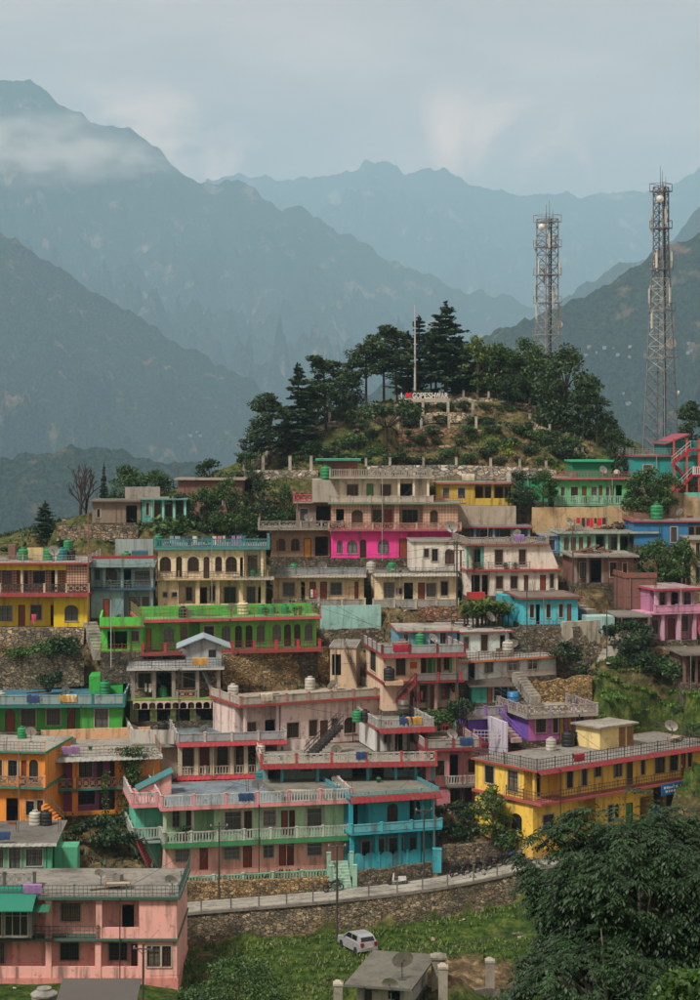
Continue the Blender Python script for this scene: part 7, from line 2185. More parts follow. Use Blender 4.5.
# ------------------------------------------------------------------ lattice towers
def lattice_tower(label, px, pyb, pyt, Y, wb, wt, waist, nsec, steel, seed, base_ext=3.0):
    """four-legged lattice mast: wb wide at the foot, wt at the top, tapering up to `waist` of its height"""
    r0 = random.Random(seed)
    B = P(px, pyb, Y); H = (pyb - pyt) / F * Y + base_ext
    root = thing('lattice_tower', label, 'tower', (B.x, B.y, B.z - base_ext), .35 + seed * .1)
    def w(z):
        t = z / H
        return (wb + (wt - wb) * min(1, t / waist)) / 2
    cs = ((-1, -1), (1, -1), (1, 1), (-1, 1))
    zs = [0.0]; k = nsec
    for i in range(nsec):
        zs.append(zs[-1] + (1.25 - .6 * i / nsec))
    zs = [z * H / zs[-1] for z in zs]
    for (a, b) in cs:
        mb = MB()
        for z0, z1 in zip(zs, zs[1:]):
            mb.bar((a * w(z0), b * w(z0), z0), (a * w(z1), b * w(z1), z1), .12)
        mb.build('leg', steel[0], root)
    half = nsec // 3
    for part in range(3):
        mb = MB()
        rng_ = range(part * half, (part + 1) * half if part < 2 else nsec)
        for i in rng_:
            z0, z1 = zs[i], zs[i + 1]
            for q in range(4):
                (a, b), (c, d) = cs[q], cs[(q + 1) % 4]
                p0, p1 = Vector((a * w(z0), b * w(z0), z0)), Vector((c * w(z0), d * w(z0), z0))
                q0, q1 = Vector((a * w(z1), b * w(z1), z1)), Vector((c * w(z1), d * w(z1), z1))
                mb.bar(p0, q1, .05); mb.bar(p1, q0, .05); mb.bar(q0, q1, .055)
        mb.build('bracing', steel[part % len(steel)], root)
    # ladder and cable tray up the middle of one face
    mb = MB()
    mb.bar((.15, -w(0) * .3, 0), (.15, -w(H) * .6, H), .1, .25); mb.bar((-.2, -w(0) * .3, 0), (-.2, -w(H) * .6, H), .06)
    for i in range(int(H / .6)):
        z = i * .6; y = -(w(0) * .3 * (1 - z / H) + w(H) * .6 * z / H); mb.bar((-.2, y, z), (.15, y, z), .05)
    mb.build('cable_ladder', plain('#2e2f30', .6), root)
    for t in (.42, .58, .72, .86, .985):
        z = H * t; k = w(z) + .3; mb = MB()
        for (a, b), (c, d) in zip(cs, cs[1:] + cs[:1]):
            mb.bar((a * k, b * k, z), (c * k, d * k, z), .12); mb.bar((a * k, b * k, z + .9), (c * k, d * k, z + .9), .06); mb.bar((a * k, b * k, z), (a * k, b * k, z + .9), .06)
        mb.bar((-k, 0, z), (k, 0, z), .1); mb.bar((0, -k, z), (0, k, z), .1)
        mb.build('platform', steel[0], root)
    def antenna(mb): mb.box(-.13, .13, -.07, .07, -.9, .9); mb.bar((0, .12, -1.3), (0, .12, 1.3), .07)
    am = shared('panel_antenna', antenna, 'panel_antenna', plain('#b3b2aa', .5))
    for (t, ang) in ((.62, .4), (.62, 2.5), (.62, 4.5), (.74, 1.2), (.74, 3.3), (.74, 5.4), (.88, .2), (.88, 2.2), (.88, 4.2), (.53, 5.8), (.53, 3.0)):
        k = w(H * t) * 1.35 + .3
        link('panel_antenna', am, root, (math.cos(ang) * k, math.sin(ang) * k, H * t + r0.uniform(-.6, .6)), ang + 1.57)
    def drum(mb):
        mb.lathe([(.1, -.3), (.55, -.12), (.6, .0), (.6, .18), (.0, .2)], 16)
    dm = shared('microwave_dish', drum, 'microwave_dish', plain('#c2c1b8', .45))
    for (t, ang, s_) in ((.47, -.1, 1.0), (.955, 3.4, .75), (.66, 2.0, .5), (.30, -1.2, .45)):
        k = w(H * t) + .55
        o = link('microwave_dish', dm, root, (math.cos(ang) * k, math.sin(ang) * k - .3, H * t))
        o.rotation_euler = (math.radians(90), 0, ang - 1.2); o.scale = (s_,) * 3
    mb = MB()
    for (a, b, hh) in ((-.8, -.8, 1.8), (.8, .6, 2.6), (.2, -.9, 1.2)):
        mb.tube((a * w(H), b * w(H), H - .5), (a * w(H), b * w(H), H + hh), .05, .02, 5)
    mb.build('whip_antenna', plain('#55565a', .5), root)
    return root
ST1 = (plain('#8f9092', .5, .3), plain('#a3a19c', .5, .3), plain('#6f6a6a', .5, .3))
ST2 = (plain('#77787a', .5, .3), plain('#b3b2ab', .5, .3), plain('#5c5d60', .5, .3))
lattice_tower('shorter lattice telecom tower rising from the hilltop pines', 547.5, 404, 219, 250, 2.9, 2.0, .5, 17, ST1, 2, 2.0)
lattice_tower('tall tapering lattice telecom tower above the teal house', 661, 456, 187, 226, 3.3, 1.3, .8, 26, ST2, 5, 3.0)

# ------------------------------------------------------------------ flagpole and name sign
fp = thing('flagpole', 'tall white flagpole standing among the hilltop pines', 'flagpole', P(415, 402, 240))
mb = MB(); limb(mb, [Vector((0, 0, -.5)), Vector((0, 0, 6)), Vector((0, 0, 12.3))], .17, .07, 8); mb.build('pole', plain('#a9a9a4', .5), fp)
mb = MB(); mb.lathe([(.32, -.3), (.32, .25), (.18, .4), (.0, .41)], 10); mb.build('base', concrete('#9a958a'), fp)
mb = MB(); mb.lathe([(.0, 12.28), (.1, 12.35), (.1, 12.45), (.0, 12.55)], 8); mb.build('finial', plain('#c2b27a', .3, .8), fp)

def text_mesh(ch, size, depth):
    cu = bpy.data.curves.new('letter', 'FONT'); cu.body = ch; cu.size = size; cu.extrude = depth; cu.offset = .022; cu.resolution_u = 3
    ob = bpy.data.objects.new('letter', cu); COL.objects.link(ob)
    bpy.context.view_layer.update()
    me = bpy.data.meshes.new_from_object(ob.evaluated_get(bpy.context.evaluated_depsgraph_get()))
    COL.objects.unlink(ob); bpy.data.objects.remove(ob)
    return me
SG = P(401, 398.6, 237)
sg = thing('name_sign', 'large letters reading I heart GOPESHWAR on the hilltop terrace', 'sign', SG)
x = 0.0
wl = plain('#c9c8c2', .5)
def put_letter(ch, x, w):
    me = text_mesh(ch, .98, .07)
    xs = [v.co.x for v in me.vertices]; a, b = min(xs), max(xs)
    me.materials.append(wl)
    o = link('letter', me, sg, (x - a * (w / (b - a)), 0, .05)); o.rotation_euler = (math.radians(90), 0, 0); o.scale = (w / (b - a), 1, 1)
put_letter('I', 0.0, .13)
mb = MB(); N = 24; hp = []
for i in range(N):
    t = 2 * math.pi * i / N
    hp.append((.95 + .036 * 16 * math.sin(t) ** 3 * .72, .42 + .036 * (13 * math.cos(t) - 5 * math.cos(2 * t) - 2 * math.cos(3 * t) - math.cos(4 * t)) * .78))
k = len(hp); mb.v = [(a, -.07, b) for a, b in hp] + [(a, .07, b) for a, b in hp]; mb.f = [tuple(range(k))[::-1], tuple(range(k, 2 * k))] + [(i, (i + 1) % k, k + (i + 1) % k, k + i) for i in range(k)]
mb.build('heart', plain('#c4121c', .45), sg)
x = 1.42
for ch in 'GOPESHWAR':
    w = .62 if ch == 'W' else .42 if ch in 'E' else .46
    put_letter(ch, x, w); x += w + .03
mb = MB(); mb.box(-.2, x + .2, -.25, .3, -.45, .03); mb.build('plinth', paint('#a39d90'), sg)

# ------------------------------------------------------------------ poles, wires, lamps
POLETOP = {}
def utility_pole(key, label, px, pyb, pyt, Y, arms=1, r=.09, colr='#3a3632'):
    p = P(px, pyb, Y); H = (pyb - pyt) / F * Y
    root = thing('utility_pole', label, 'pole', p, rng.uniform(-.3, .3), 'utility poles along the lanes')
    mb = MB(); mb.tube((0, 0, -1.2), (0, 0, H), r, r * .7, 8); mb.build('shaft', plain(colr, .8), root)
    for a in range(arms):
        mb = MB(); z = H - .35 - .6 * a; mb.bar((-.75, 0, z), (.75, 0, z), .09); mb.bar((-.45, 0, z), (0, 0, z - .4), .04); mb.bar((.45, 0, z), (0, 0, z - .4), .04); mb.build('crossarm', plain('#4a4642', .7), root)
        for xx in (-.65, 0, .65):
            mb = MB(); mb.lathe([(.05, z + .04), (.07, z + .09), (.04, z + .13), (.07, z + .17), (.0, z + .2)], 8, (xx, 0)); mb.build('insulator', plain('#8a8782', .4), root)
    POLETOP[key] = p + Vector((0, 0, H - .15))
    return root
UP = utility_pole
UP('a', 'dark pole in front of the mint and pink house', 219, 910, 822, 152.9)
UP('b', 'thin pole by the road wall before the mint house gate', 337, 930, 842, 148.5, 1)
UP('c', 'pole with lamp beside the turquoise house', 424, 886, 806, 156.4, 1)
UP('d', 'dark pole in front of the pale pink house', 143, 1012, 944, 133.5, 1)
UP('e', 'tall pole before the cream row houses', 457, 616, 541, 193, 2, .1)
UP('f', 'pole beside the turquoise cottage', 527, 636, 585, 183.4, 0, .07)
UP('g', 'leaning pole by the bare brick house', 573, 598, 527, 192, 1, .08)
UP('h', 'pole by the columns of the bare brick house', 617, 602, 560, 190, 0, .06)
UP('i', 'pole before the yellow tiled house', 88, 620, 508, 187.6, 0, .06, '#8a5a4c')
UP('j', 'pole at the edge of the terraced field', 607, 668, 605, 180.5, 0, .06)
UP('k', 'pole beside the long green house porch', 111, 655, 600, 178.8, 0, .05, '#9aa39a')
def cable(label, A, B, sag, r=.014):
    A, B = Vector(A), Vector(B)
    mb = MB(); n = 14; pts = []
    for i in range(n + 1):
        t = i / n; p = A.lerp(B, t); p.z -= sag * 4 * t * (1 - t); pts.append(p - A)
    for a, b in zip(pts, pts[1:]): mb.tube(a, b, r, r, 4)
    o = mb.build('cable', plain('#1c1c1e', .6), loc=A); tag(o, label, 'cable', 'overhead cables')
cable('cable from the pale pink house pole to the mint house pole', POLETOP['d'], POLETOP['a'], 1.0)
cable('cable from the mint house pole to the road wall pole', POLETOP['a'], POLETOP['b'], .8)
cable('cable from the road wall pole to the lamp pole', POLETOP['b'], POLETOP['c'], .9)
cable('cable from the lamp pole to the yellow house', POLETOP['c'], YELH.wpt(.2, -1.0, 6.0), .8)
cable('cable crossing before the cream row houses', POLETOP['e'], CRH.wpt(CRH.W, -.5, 6.2), 1.0)
cable('second cable before the cream row houses', POLETOP['e'] - Vector((0, 0, .8)), CRH.wpt(2, -.6, 5.4), 1.4)
cable('cable from the tall row pole to the bare brick house pole', POLETOP['e'], POLETOP['g'], 1.0)
cable('cable between the brick house poles', POLETOP['g'], POLETOP['h'], .5)
cable('cable running across the yellow tiled house', P(-30, 570, 188), POLETOP['i'] - Vector((0, 0, 5)), .7)
cable('cable over the grey-blue house', POLETOP['i'] - Vector((0, 0, 5.2)), CRH.wpt(3, -.6, 5.6), .6)
cable('low cable sagging over the meadow', P(150, 1000, 133), P(560, 912, 140), 1.2, .011)
cable('second low cable sagging over the meadow', P(150, 976, 134), P(700, 880, 141), 1.6, .011)
cable('long cable slanting before the walnut tree', P(395, 998, 126), P(600, 850, 150), .6, .011)
# service cables strung from roof to roof
_keys = ['yellowleft', 'greyblue', 'creamarch', 'rowcream', 'rowcream2', 'whitestep', 'greenlong', 'greystone', 'arches', 'palepink', 'whitestair', 'redstair', 'paleblue', 'violet', 'rose', 'mint', 'turq', 'yellow', 'magenta', 'greentop', 'mintrow', 'brickright', 'orange', 'green', 'pink', 'bluegrey', 'lilac', 'turqcot']
r0 = random.Random(17)
for i in range(30):
    a, b = HOUSES[_keys[i % len(_keys)]], HOUSES[_keys[(i * 5 + 3) % len(_keys)]]
    A_, B_ = a.wpt(r0.uniform(0, a.W), -a.ov, a.z + .5), b.wpt(r0.uniform(0, b.W), -b.ov, b.z + .4)
    if (A_ - B_).length > 42: B_ = min((HOUSES[q].wpt(HOUSES[q].W * .5, 0, HOUSES[q].z + .4) for q in _keys if HOUSES[q] is not a), key=lambda q: (q - A_).length)
    cable('slack service cable strung between neighbouring roofs', A_, B_, r0.uniform(.5, 1.2), .016)
# roadside fence of short posts and wire
fe = thing('roadside_fence', 'low post and wire fence along the road edge', 'fence', (0, 0, 0))
pts = []
for i in range(0, len(RPATH)):
    pts.append(RPATH[i] + Vector((0, -1.9, .14)))
acc = 99; lastp = None; fp_pts = []
for a, b in zip(pts, pts[1:]):
    L_ = (b - a).length; n = max(1, int(L_ / .5))
    for k in range(n):
        p = a.lerp(b, k / n)
        if lastp is None or (p - lastp).length >= 1.95:
            fp_pts.append(p); lastp = p
pm = shared('fencepost', lambda mb: (mb.box(-.05, .05, -.05, .05, 0, .95), mb.box(-.053, .053, -.053, .053, .62, .8)), 'post', plain('#5d5a55', .7))
for p in fp_pts: link('post', pm, fe, p)
mb = MB()
for a, b in zip(fp_pts, fp_pts[1:]):
    for z in (.3, .6, .88): mb.bar(a + Vector((0, 0, z)), b + Vector((0, 0, z)), .018)
mb.build('wire', plain('#6a6864', .6), fe)

# ------------------------------------------------------------------ vehicles
def make_car(label, px, py, Y, rz):
    p = P(px, py, Y); p.z = ground_z(p.x, p.y) + .02
    root = thing('parked_car', label, 'car', p, rz)
    white = plain('#8f9294', .3, 0, .18); glass = plain('#0d1113', .1); rub = plain('#141414', .8); chrome = plain('#8a8a8a', .3, .8)
    # side profile (x forward, z up): lower body and greenhouse as lofted sections across the width
    low = [(-1.82, .35), (-1.86, .62), (-1.80, .92), (-1.2, .97), (.75, .97), (1.55, .86), (1.86, .68), (1.88, .38), (1.6, .24), (-1.6, .24)]
    def loft(mb, prof, ws):
        rows = []
        for (y, s_, dz) in ws: rows.append([(x * s_, y, z + dz) for x, z in prof])
        n = len(prof)
        k = len(mb.v)
        for r in rows: mb.v += r
        for i in range(len(rows) - 1):
            for j in range(n):
                j2 = (j + 1) % n
                mb.f.append((k + i * n + j, k + i * n + j2, k + (i + 1) * n + j2, k + (i + 1) * n + j))
        mb.f.append(tuple(k + j for j in range(n))); mb.f.append(tuple(k + (len(rows) - 1) * n + j for j in range(n))[::-1])
    mb = MB(); loft(mb, low, [(-.80, .95, -.02), (-.76, .99, 0), (-.4, 1.0, .01), (.4, 1.0, .01), (.76, .99, 0), (.80, .95, -.02)]); mb.build('body', white, root, smooth=False)
    cab = [(-1.72, .96), (-1.46, 1.36), (-1.1, 1.48), (-.1, 1.50), (.35, 1.40), (.98, .97)]
    mb = MB()
    rows = []
    for (y, s_) in ((-.72, 0), (.72, 0)): rows.append([(x, y * (1 - .20 * max(0, (z - .96) / .54)), z) for x, z in cab])
    n = len(cab); mb.v = rows[0] + rows[1]
    mb.f = [tuple(range(n)), tuple(range(2 * n - 1, n - 1, -1))] + [(j, n + j, n + (j + 1), j + 1) for j in range(n - 1)]
    mb.build('cabin', white, root)
    def pane_quad(name, pts, off):
        mb = MB(); o = Vector(off); a = [Vector(q) + o for q in pts]; b = [Vector(q) - o * .5 for q in pts]
        mb.hexa([b[0], b[1], b[2], b[3], a[0], a[1], a[2], a[3]]); mb.build(name, glass, root)
    sy = lambda y, z: y * (1 - .20 * max(0, (z - .96) / .54))
    for s_ in (-1, 1):
        for (xa, xb, xc, xd) in ((-.30, .72, .30, -.25), (-1.20, -.38, -.33, -1.12)):
            pane_quad('side_window', [(xa, sy(.72 * s_, 1.02), 1.02), (xb, sy(.72 * s_, 1.02), 1.02), (xc, sy(.72 * s_, 1.37), 1.37), (xd, sy(.72 * s_, 1.37), 1.37)], (0, .012 * s_, .003))
    pane_quad('rear_window', [(-1.68, -.58, 1.03), (-1.68, .58, 1.03), (-1.50, .52, 1.31), (-1.50, -.52, 1.31)], (-.015, 0, .01))
    pane_quad('windscreen', [(.93, -.6, 1.0), (.93, .6, 1.0), (.42, .53, 1.36), (.42, -.53, 1.36)], (.015, 0, .01))
    for s_ in (-1, 1):
        mb = MB(); mb.box(-1.87, -1.78, .58 * s_ - .12, .58 * s_ + .12, .68, .98); mb.build('tail_light', plain('#8a1014', .3), root)
        mb = MB(); mb.box(1.78, 1.87, .55 * s_ - .16, .55 * s_ + .16, .64, .78); mb.build('headlight', plain('#c9cccc', .2), root)
        mb = MB(); mb.box(.55, .72, .82 * s_ - .07, .82 * s_ + .07, 1.0, 1.12); mb.build('mirror', white, root)
        for xw in (-1.15, 1.18):
            w = MB(); w.lathe([(.18, -.09), (.29, -.09), (.30, -.05), (.30, .05), (.29, .09), (.18, .09)], 16)
            o = w.build('wheel', rub, root, loc=(xw, .72 * s_, .30)); o.rotation_euler = (math.radians(90), 0, 0)
            r_ = MB(); r_.lathe([(.0, -.07), (.18, -.095), (.18, .095), (.0, .07)], 12); r_.build('rim', chrome, o)
    mb = MB(); mb.box(-1.93, -1.80, -.74, .74, .36, .56); mb.build('rear_bumper', white, root)
    mb = MB(); mb.box(-1.945, -1.932, -.26, .26, .58, .70); mb.build('number_plate', plain('#b5b09a', .5), root)
make_car('white hatchback parked on the grass below the road', 357.5, 950, 146.2, math.radians(118))

def make_bike(name, label, body, pos, rz, scooter=False, group='motorbikes parked along the road'):
    root = thing(name, label, 'motorbike', pos, rz, group)
    blk = plain('#161618', .6); bm = plain(body, .3); gm = plain('#77787a', .35, .7)
    R = .22 if scooter else .30
    for xw in (-.62, .62):
        w = MB()
        for i in range(18):
            a, b = 2 * math.pi * i / 18, 2 * math.pi * (i + 1) / 18
            w.bar((R * .88 * math.cos(a), 0, R * .88 * math.sin(a)), (R * .88 * math.cos(b), 0, R * .88 * math.sin(b)), .09, .08)
        for i in range(6):
            a = math.pi * i / 3; w.bar((0, 0, 0), (R * .85 * math.cos(a), 0, R * .85 * math.sin(a)), .02)
        w.build('wheel', blk, root, loc=(xw, 0, R))
    mb = MB()
    mb.bar((.62, 0, R), (.40, 0, .92), .07); mb.bar((.40, 0, .85), (-.2, 0, .62), .07); mb.bar((-.2, 0, .62), (-.62, 0, R), .06); mb.bar((.36, 0, .75), (.1, 0, .3), .06); mb.bar((.1, 0, .3), (-.5, 0, .32), .06)
    mb.build('frame', blk, root)
    mb = MB()
    if scooter:
        mb.hexa([(.30, -.2, .25), (.42, -.2, .25), (.42, .2, .25), (.30, .2, .25), (.24, -.16, .95), (.36, -.16, .95), (.36, .16, .95), (.24, .16, .95)])
        mb.hexa([(-.75, -.2, .35), (-.1, -.2, .3), (-.1, .2, .3), (-.75, .2, .35), (-.7, -.15, .72), (-.05, -.17, .70), (-.05, .17, .70), (-.7, .15, .72)])
        mb.box(-.1, .32, -.18, .18, .26, .32); mb.build('body_panel', bm, root)
    else:
        mb.hexa([(-.05, -.1, .66), (.36, -.08, .74), (.36, .08, .74), (-.05, .1, .66), (-.02, -.15, .84), (.32, -.14, .94), (.32, .14, .94), (-.02, .15, .84)]); mb.build('fuel_tank', bm, root)
        mb = MB(); mb.box(-.2, .18, -.13, .13, .28, .58); mb.bar((.05, .14, .3), (-.7, .18, .36), .07); mb.build('engine', gm, root)
    mb = MB(); mb.hexa([(-.7, -.12, .72), (-.02, -.13, .70), (-.02, .13, .70), (-.7, .12, .72), (-.72, -.09, .84), (-.04, -.11, .80), (-.04, .11, .80), (-.72, .09, .84)]); mb.build('seat', blk, root)
    mb = MB(); mb.bar((.40, 0, .9), (.38, 0, 1.02), .05); mb.bar((.34, -.34, 1.04), (.34, .34, 1.04), .035); mb.bar((.36, -.28, 1.04), (.40, -.32, 1.2), .02); mb.bar((.36, .28, 1.04), (.40, .32, 1.2), .02); mb.build('handlebar', blk, root)
    mb = MB(); mb.lathe([(.03, -.1), (.1, -.02), (.11, .04), (.0, .05)], 10); o = mb.build('headlight', gm, root, loc=(.50, 0, .92)); o.rotation_euler = (0, math.radians(90), 0)
    mb = MB(); mb.bar((-.1, .1, .3), (-.05, .3, .02), .025); mb.build('side_stand', blk, root)
    return root
def road_at(px, off):
    k = (px - CX) / F
    for a, b in zip(RPATH, RPATH[1:]):
        if a.x / a.y <= k <= b.x / b.y:
            t = (k - a.x / a.y) / max(1e-6, b.x / b.y - a.x / a.y); p = a.lerp(b, t); d = (b - a).normalized()
            return p + Vector((-d.y, d.x, 0)) * off + Vector((0, 0, .005)), math.atan2(d.y, d.x)
    return RPATH[-1], 0
BK = [(462, '#1a1a1e', 'black motorbike first in the row by the stone wall'), (473, '#3a1416', 'dark red motorbike second in the row by the stone wall'), (484, '#18202a', 'dark blue motorbike in the middle of the row'), (495, '#141416', 'black motorbike beyond the dark blue one'), (505, '#22252a', 'charcoal motorbike near the end of the row'), (515, '#24486a', 'blue motorbike near the end of the row'), (523, '#5a6670', 'grey motorbike last in the row by the yellow house')]
for i, (px, c, lb) in enumerate(BK):
    p, a = road_at(px, 1.2); make_bike('motorbike', lb, c, p, a + .62 + rng.uniform(-.15, .15))
p, a = road_at(401, 1.25); make_bike('scooter', 'white scooter parked below the turquoise house', '#b9bab8', p, a + math.pi - .15, True)
p, a = road_at(336, 1.3); make_bike('motorbike', 'dark motorbike leaning by the steps of the mint house', '#1a1a1e', p, a + .2)

# gate steps between mint and turquoise houses
h = MINTH
gs = thing('gate_steps', 'pale green steps and gate pillars between the mint and turquoise houses', 'steps', P(343, 890, 154.8), .15)
for i in range(9):
    mb = MB(); mb.box(-.75, .75, i * .28, i * .28 + .3, -.6, .2 + i * .2); mb.build('step', paint('#8fae9c'), gs)
for xx in (-.95, .95):
    link('pillar', shared(('gp', .34, 2.3), m_post(.34, 2.3), 'pillar', paint('#8cb5a0')), gs, (xx, -.1, -.3))
    link('pillar', shared(('gp2', .3, 2.0), m_post(.3, 2.0), 'pillar', paint('#8cb5a0')), gs, (xx, 1.6, .7))
pl = thing('gate_pillar', 'turquoise gate pillar at the end of the stone wall', 'pillar', P(437, 872, 157.6))
mb = MB(); m_post(.7, 1.9)(mb); mb.build('shaft', paint('#2f9fae'), pl)
# pillars at the bottom of the meadow
for i, (px, pb, pt, Y, lb) in enumerate(((438.5, 1004, 958, 131, 'broad concrete pillar with heavy cap beside the shed'), (443, 1012, 968, 128, 'narrow concrete pillar in front of the heavy-capped one'), (490, 994, 962, 136, 'weathered capped pillar alone by the dirt track'), (338, 1010, 985, 128, 'stump of a concrete pillar before the white shed'))):
    H = (pb - pt) / F * Y; w = .95 if i == 0 else .6
    r = thing('gate_pillar', lb, 'pillar', P(px, pb, Y)); mb = MB(); mb.box(-w / 2, w / 2, -w / 2, w / 2, -1.0, H); mb.build('shaft', concrete('#8a8478'), r)
    mb = MB(); mb.box(-w * .58, w * .58, -w * .58, w * .58, H + .002, H + .16); mb.hexa([(-w * .5, -w * .5, H + .161), (w * .5, -w * .5, H + .161), (w * .5, w * .5, H + .161), (-w * .5, w * .5, H + .161), (-w * .2, -w * .22, H + .34), (w * .24, -w * .2, H + .36), (w * .2, w * .2, H + .33), (-w * .22, w * .2, H + .35)]); mb.build('cap', concrete('#9a9486'), r)
lw = stonewall('low broken wall by the dirt track', [(440, 994, 132), (470, 990, 134), (500, 988, 136)], 1.2, concrete('#6a655a'), th=.3, seed=33, name='garden_wall')
# drum tank in the corner below the pink house
tk = thing('water_drum', 'grey concrete water drum below the pale pink house', 'water tank', P(44, 1012, 127))
mb = MB(); mb.lathe([(.82, -1), (.84, 1.1), (.9, 1.14), (.9, 1.25), (.5, 1.5), (.5, 1.62), (.0, 1.64)], 18); mb.build('body', concrete('#8a8880'), tk)
rf = thing('tin_roof_shed', 'dark tin roof peeking up below the pale pink house', 'shed', P(55, 1010, 122))
mb = MB(); mb.hexa([(0, 0, .2), (5.2, 0, .2), (5.2, 3.2, 1.0), (0, 3.2, 1.0), (0, 0, .3), (5.2, 0, .3), (5.2, 3.2, 1.1), (0, 3.2, 1.1)]); mb.build('tin_roof', paint('#4a4744', wear=.8), rf)
mb = MB(); mb.box(.3, 4.9, .3, 3.0, -6, .2); mb.build('wall', brickmat(), rf)

# ------------------------------------------------------------------ plastic chairs and drums on terraces
def chair(h, px, v, z, colr, label, rz):
    root = thing('plastic_chair', label, 'chair', h.wpt(h.u(px, v), v, z), h.yaw + rz, 'plastic chairs on the rose terrace')
    m = plain(colr, .45)
    mb = MB(); mb.box(-.24, .24, -.23, .23, .42, .46); mb.build('seat', m, root)
    mb = MB(); mb.hexa([(-.24, .2, .46), (.24, .2, .46), (.24, .24, .46), (-.24, .24, .46), (-.2, .3, .9), (.2, .3, .9), (.2, .34, .9), (-.2, .34, .9)]); mb.build('backrest', m, root)
    for a in (-.2, .2):
        for b in (-.19, .19):
            mb = MB(); mb.bar((a, b, .42), (a * 1.1, b * 1.15, 0), .05); mb.build('leg', m, root)
        mb = MB(); mb.bar((a * 1.2, -.2, .65), (a * 1.2, .27, .68), .05); mb.bar((a * 1.2, -.2, .65), (a * 1.1, -.19, .46), .04); mb.build('armrest', m, root)
chair(ROSEH, 446, 9.2, ROSEH.deckz, '#b01c2a', 'red plastic chair on the rose house terrace', .3)
chair(ROSEH, 456, 9.0, ROSEH.deckz, '#1f8a78', 'teal plastic chair on the rose house terrace', -.2)
chair(ROSEH, 464, 9.3, ROSEH.deckz, '#55585c', 'grey plastic chair on the rose house terrace', .1)
chair(ROSEH, 472, 9.2, ROSEH.deckz, '#c9c6bd', 'white plastic chair on the rose house terrace', .5)
for (hh, px, v, z, c, lb) in ((HOUSES['tealshed'], 513, -.8, -.1, '#1f6fa0', 'blue drum standing beside the teal shed'), (MINTH, 153, -1.2, -1.6, '#2f9a5a', 'green drum below the red stair of the mint house'), (HOUSES['redstair'], 404, -1.2, .0, '#55504a', 'grey drum under the red stair')):
    o = link('storage_drum', shared('drum', m_drum, 'storage_drum', plain(c, .45), True)); o.location = hh.wpt(hh.u(px, v), v, z); o.scale = (1.2,) * 3
    tag(o, lb, 'drum', 'storage drums')
# scattered loose stones on the banks
st = MB(); r0 = random.Random(77); k = 0
while k < 420:
    x, y = r0.uniform(-44, 44), r0.uniform(128, 240)
    px = CX + F * x / y; py = HY - F * ground_z(x, y) / y
    if not (0 < px < 700 and 400 < py < 1000): continue
    c = Vector((x, y, ground_z(x, y))); s = r0.uniform(.1, .32); d = Vector((r0.uniform(-1, 1), r0.uniform(-1, 1), r0.uniform(-.3, .3))).normalized() * s
    st.bar(c - d, c + d, s * r0.uniform(.8, 1.4), s * r0.uniform(.6, 1)); k += 1
tag(st.build('loose_stones', stone('#8a8272', .9, 'loose')), 'loose stones strewn over banks and meadow', 'stones', kind='stuff')

# ------------------------------------------------------------------ far hamlets on the wooded ridge
r0 = random.Random(5)
def ridge_point(px, py):
    dg = bpy.context.evaluated_depsgraph_get()
    d = P(px, py, 1.0).normalized()
    o = Vector((0, 0, 0)); 
    hit, loc, nrm, i, ob, mt = sc.ray_cast(dg, d * 360, d, distance=16000)
    return loc if hit and ob.name.startswith('mountain') else None
hz.hide_viewport = True
bpy.context.view_layer.update()
hm_col = [paint('#9a968c', key='far'), paint('#8a877e', key='far'), paint('#7f8a8a', key='far')]
spots = [(588, 343), (594, 346), (600, 345), (607, 348), (613, 346), (620, 349), (627, 350), (634, 351), (640, 349), (630, 354), (584, 349), (625, 396), (632, 400), (629, 405), (690, 352), (684, 348), (696, 346), (176, 428), (193, 432), (199, 433), (204, 432)]
for i, (px, py) in enumerate(spots):
    q = ridge_point(px + r0.uniform(-5, 5), py + r0.uniform(-5, 7))
    if q is None: continue
    s = (q.y / F) * r0.uniform(1.6, 4.2)
    root = thing('far_house', 'tiny pale house of the hamlet on the far wooded slope', 'house', q + Vector((0, -1, 0)), r0.uniform(-.3, .3), 'tiny houses of the far hamlets')
    mb = MB(); mb.box(-s / 2, s / 2, -s * .3, s * .3, -3, s * .4); mb.build('wall', hm_col[i % 3], root)
    mb = MB(); mb.box(-s * .54, s * .54, -s * .36, s * .34, s * .4 + .01, s * .46); mb.build('roof', paint('#8d8a84', key='far'), root)
hz.hide_viewport = False
# ------------------------------------------------------------------ everyday clutter on roofs and balconies
SHORT = {'pink': 'pale pink house', 'mintlow': 'small mint house', 'orange': 'orange and violet house', 'mint': 'mint and pink house', 'turq': 'turquoise arched house', 'yellow': 'long yellow house', 'rose': 'rose pink house',
         'whitestair': 'white house with the black stair', 'longred': 'long red banded terrace', 'palepink': 'blush white house', 'arches': 'cream house with tall arch', 'greystone': 'stone-faced house', 'green': 'bright green teal-edged house',
         'yellowleft': 'yellow tiled house', 'greenlong': 'long green house', 'rowcream': 'cream row house with railing', 'rowcream2': 'cream row house with fence', 'magenta': 'magenta block', 'tanbrick': 'tan brick house', 'whitestep': 'white stepped house',
         'bluegrey': 'sky blue upper house', 'paleblue': 'white house with orange edge', 'redstair': 'red stair house', 'violet': 'violet house', 'mintrow': 'mint row house', 'brickright': 'bare brick house', 'cobalt': 'cobalt house', 'yellowtop': 'dull yellow house', 'greentop': 'pale green balcony house', 'creamarch': 'cream arched-window house'}
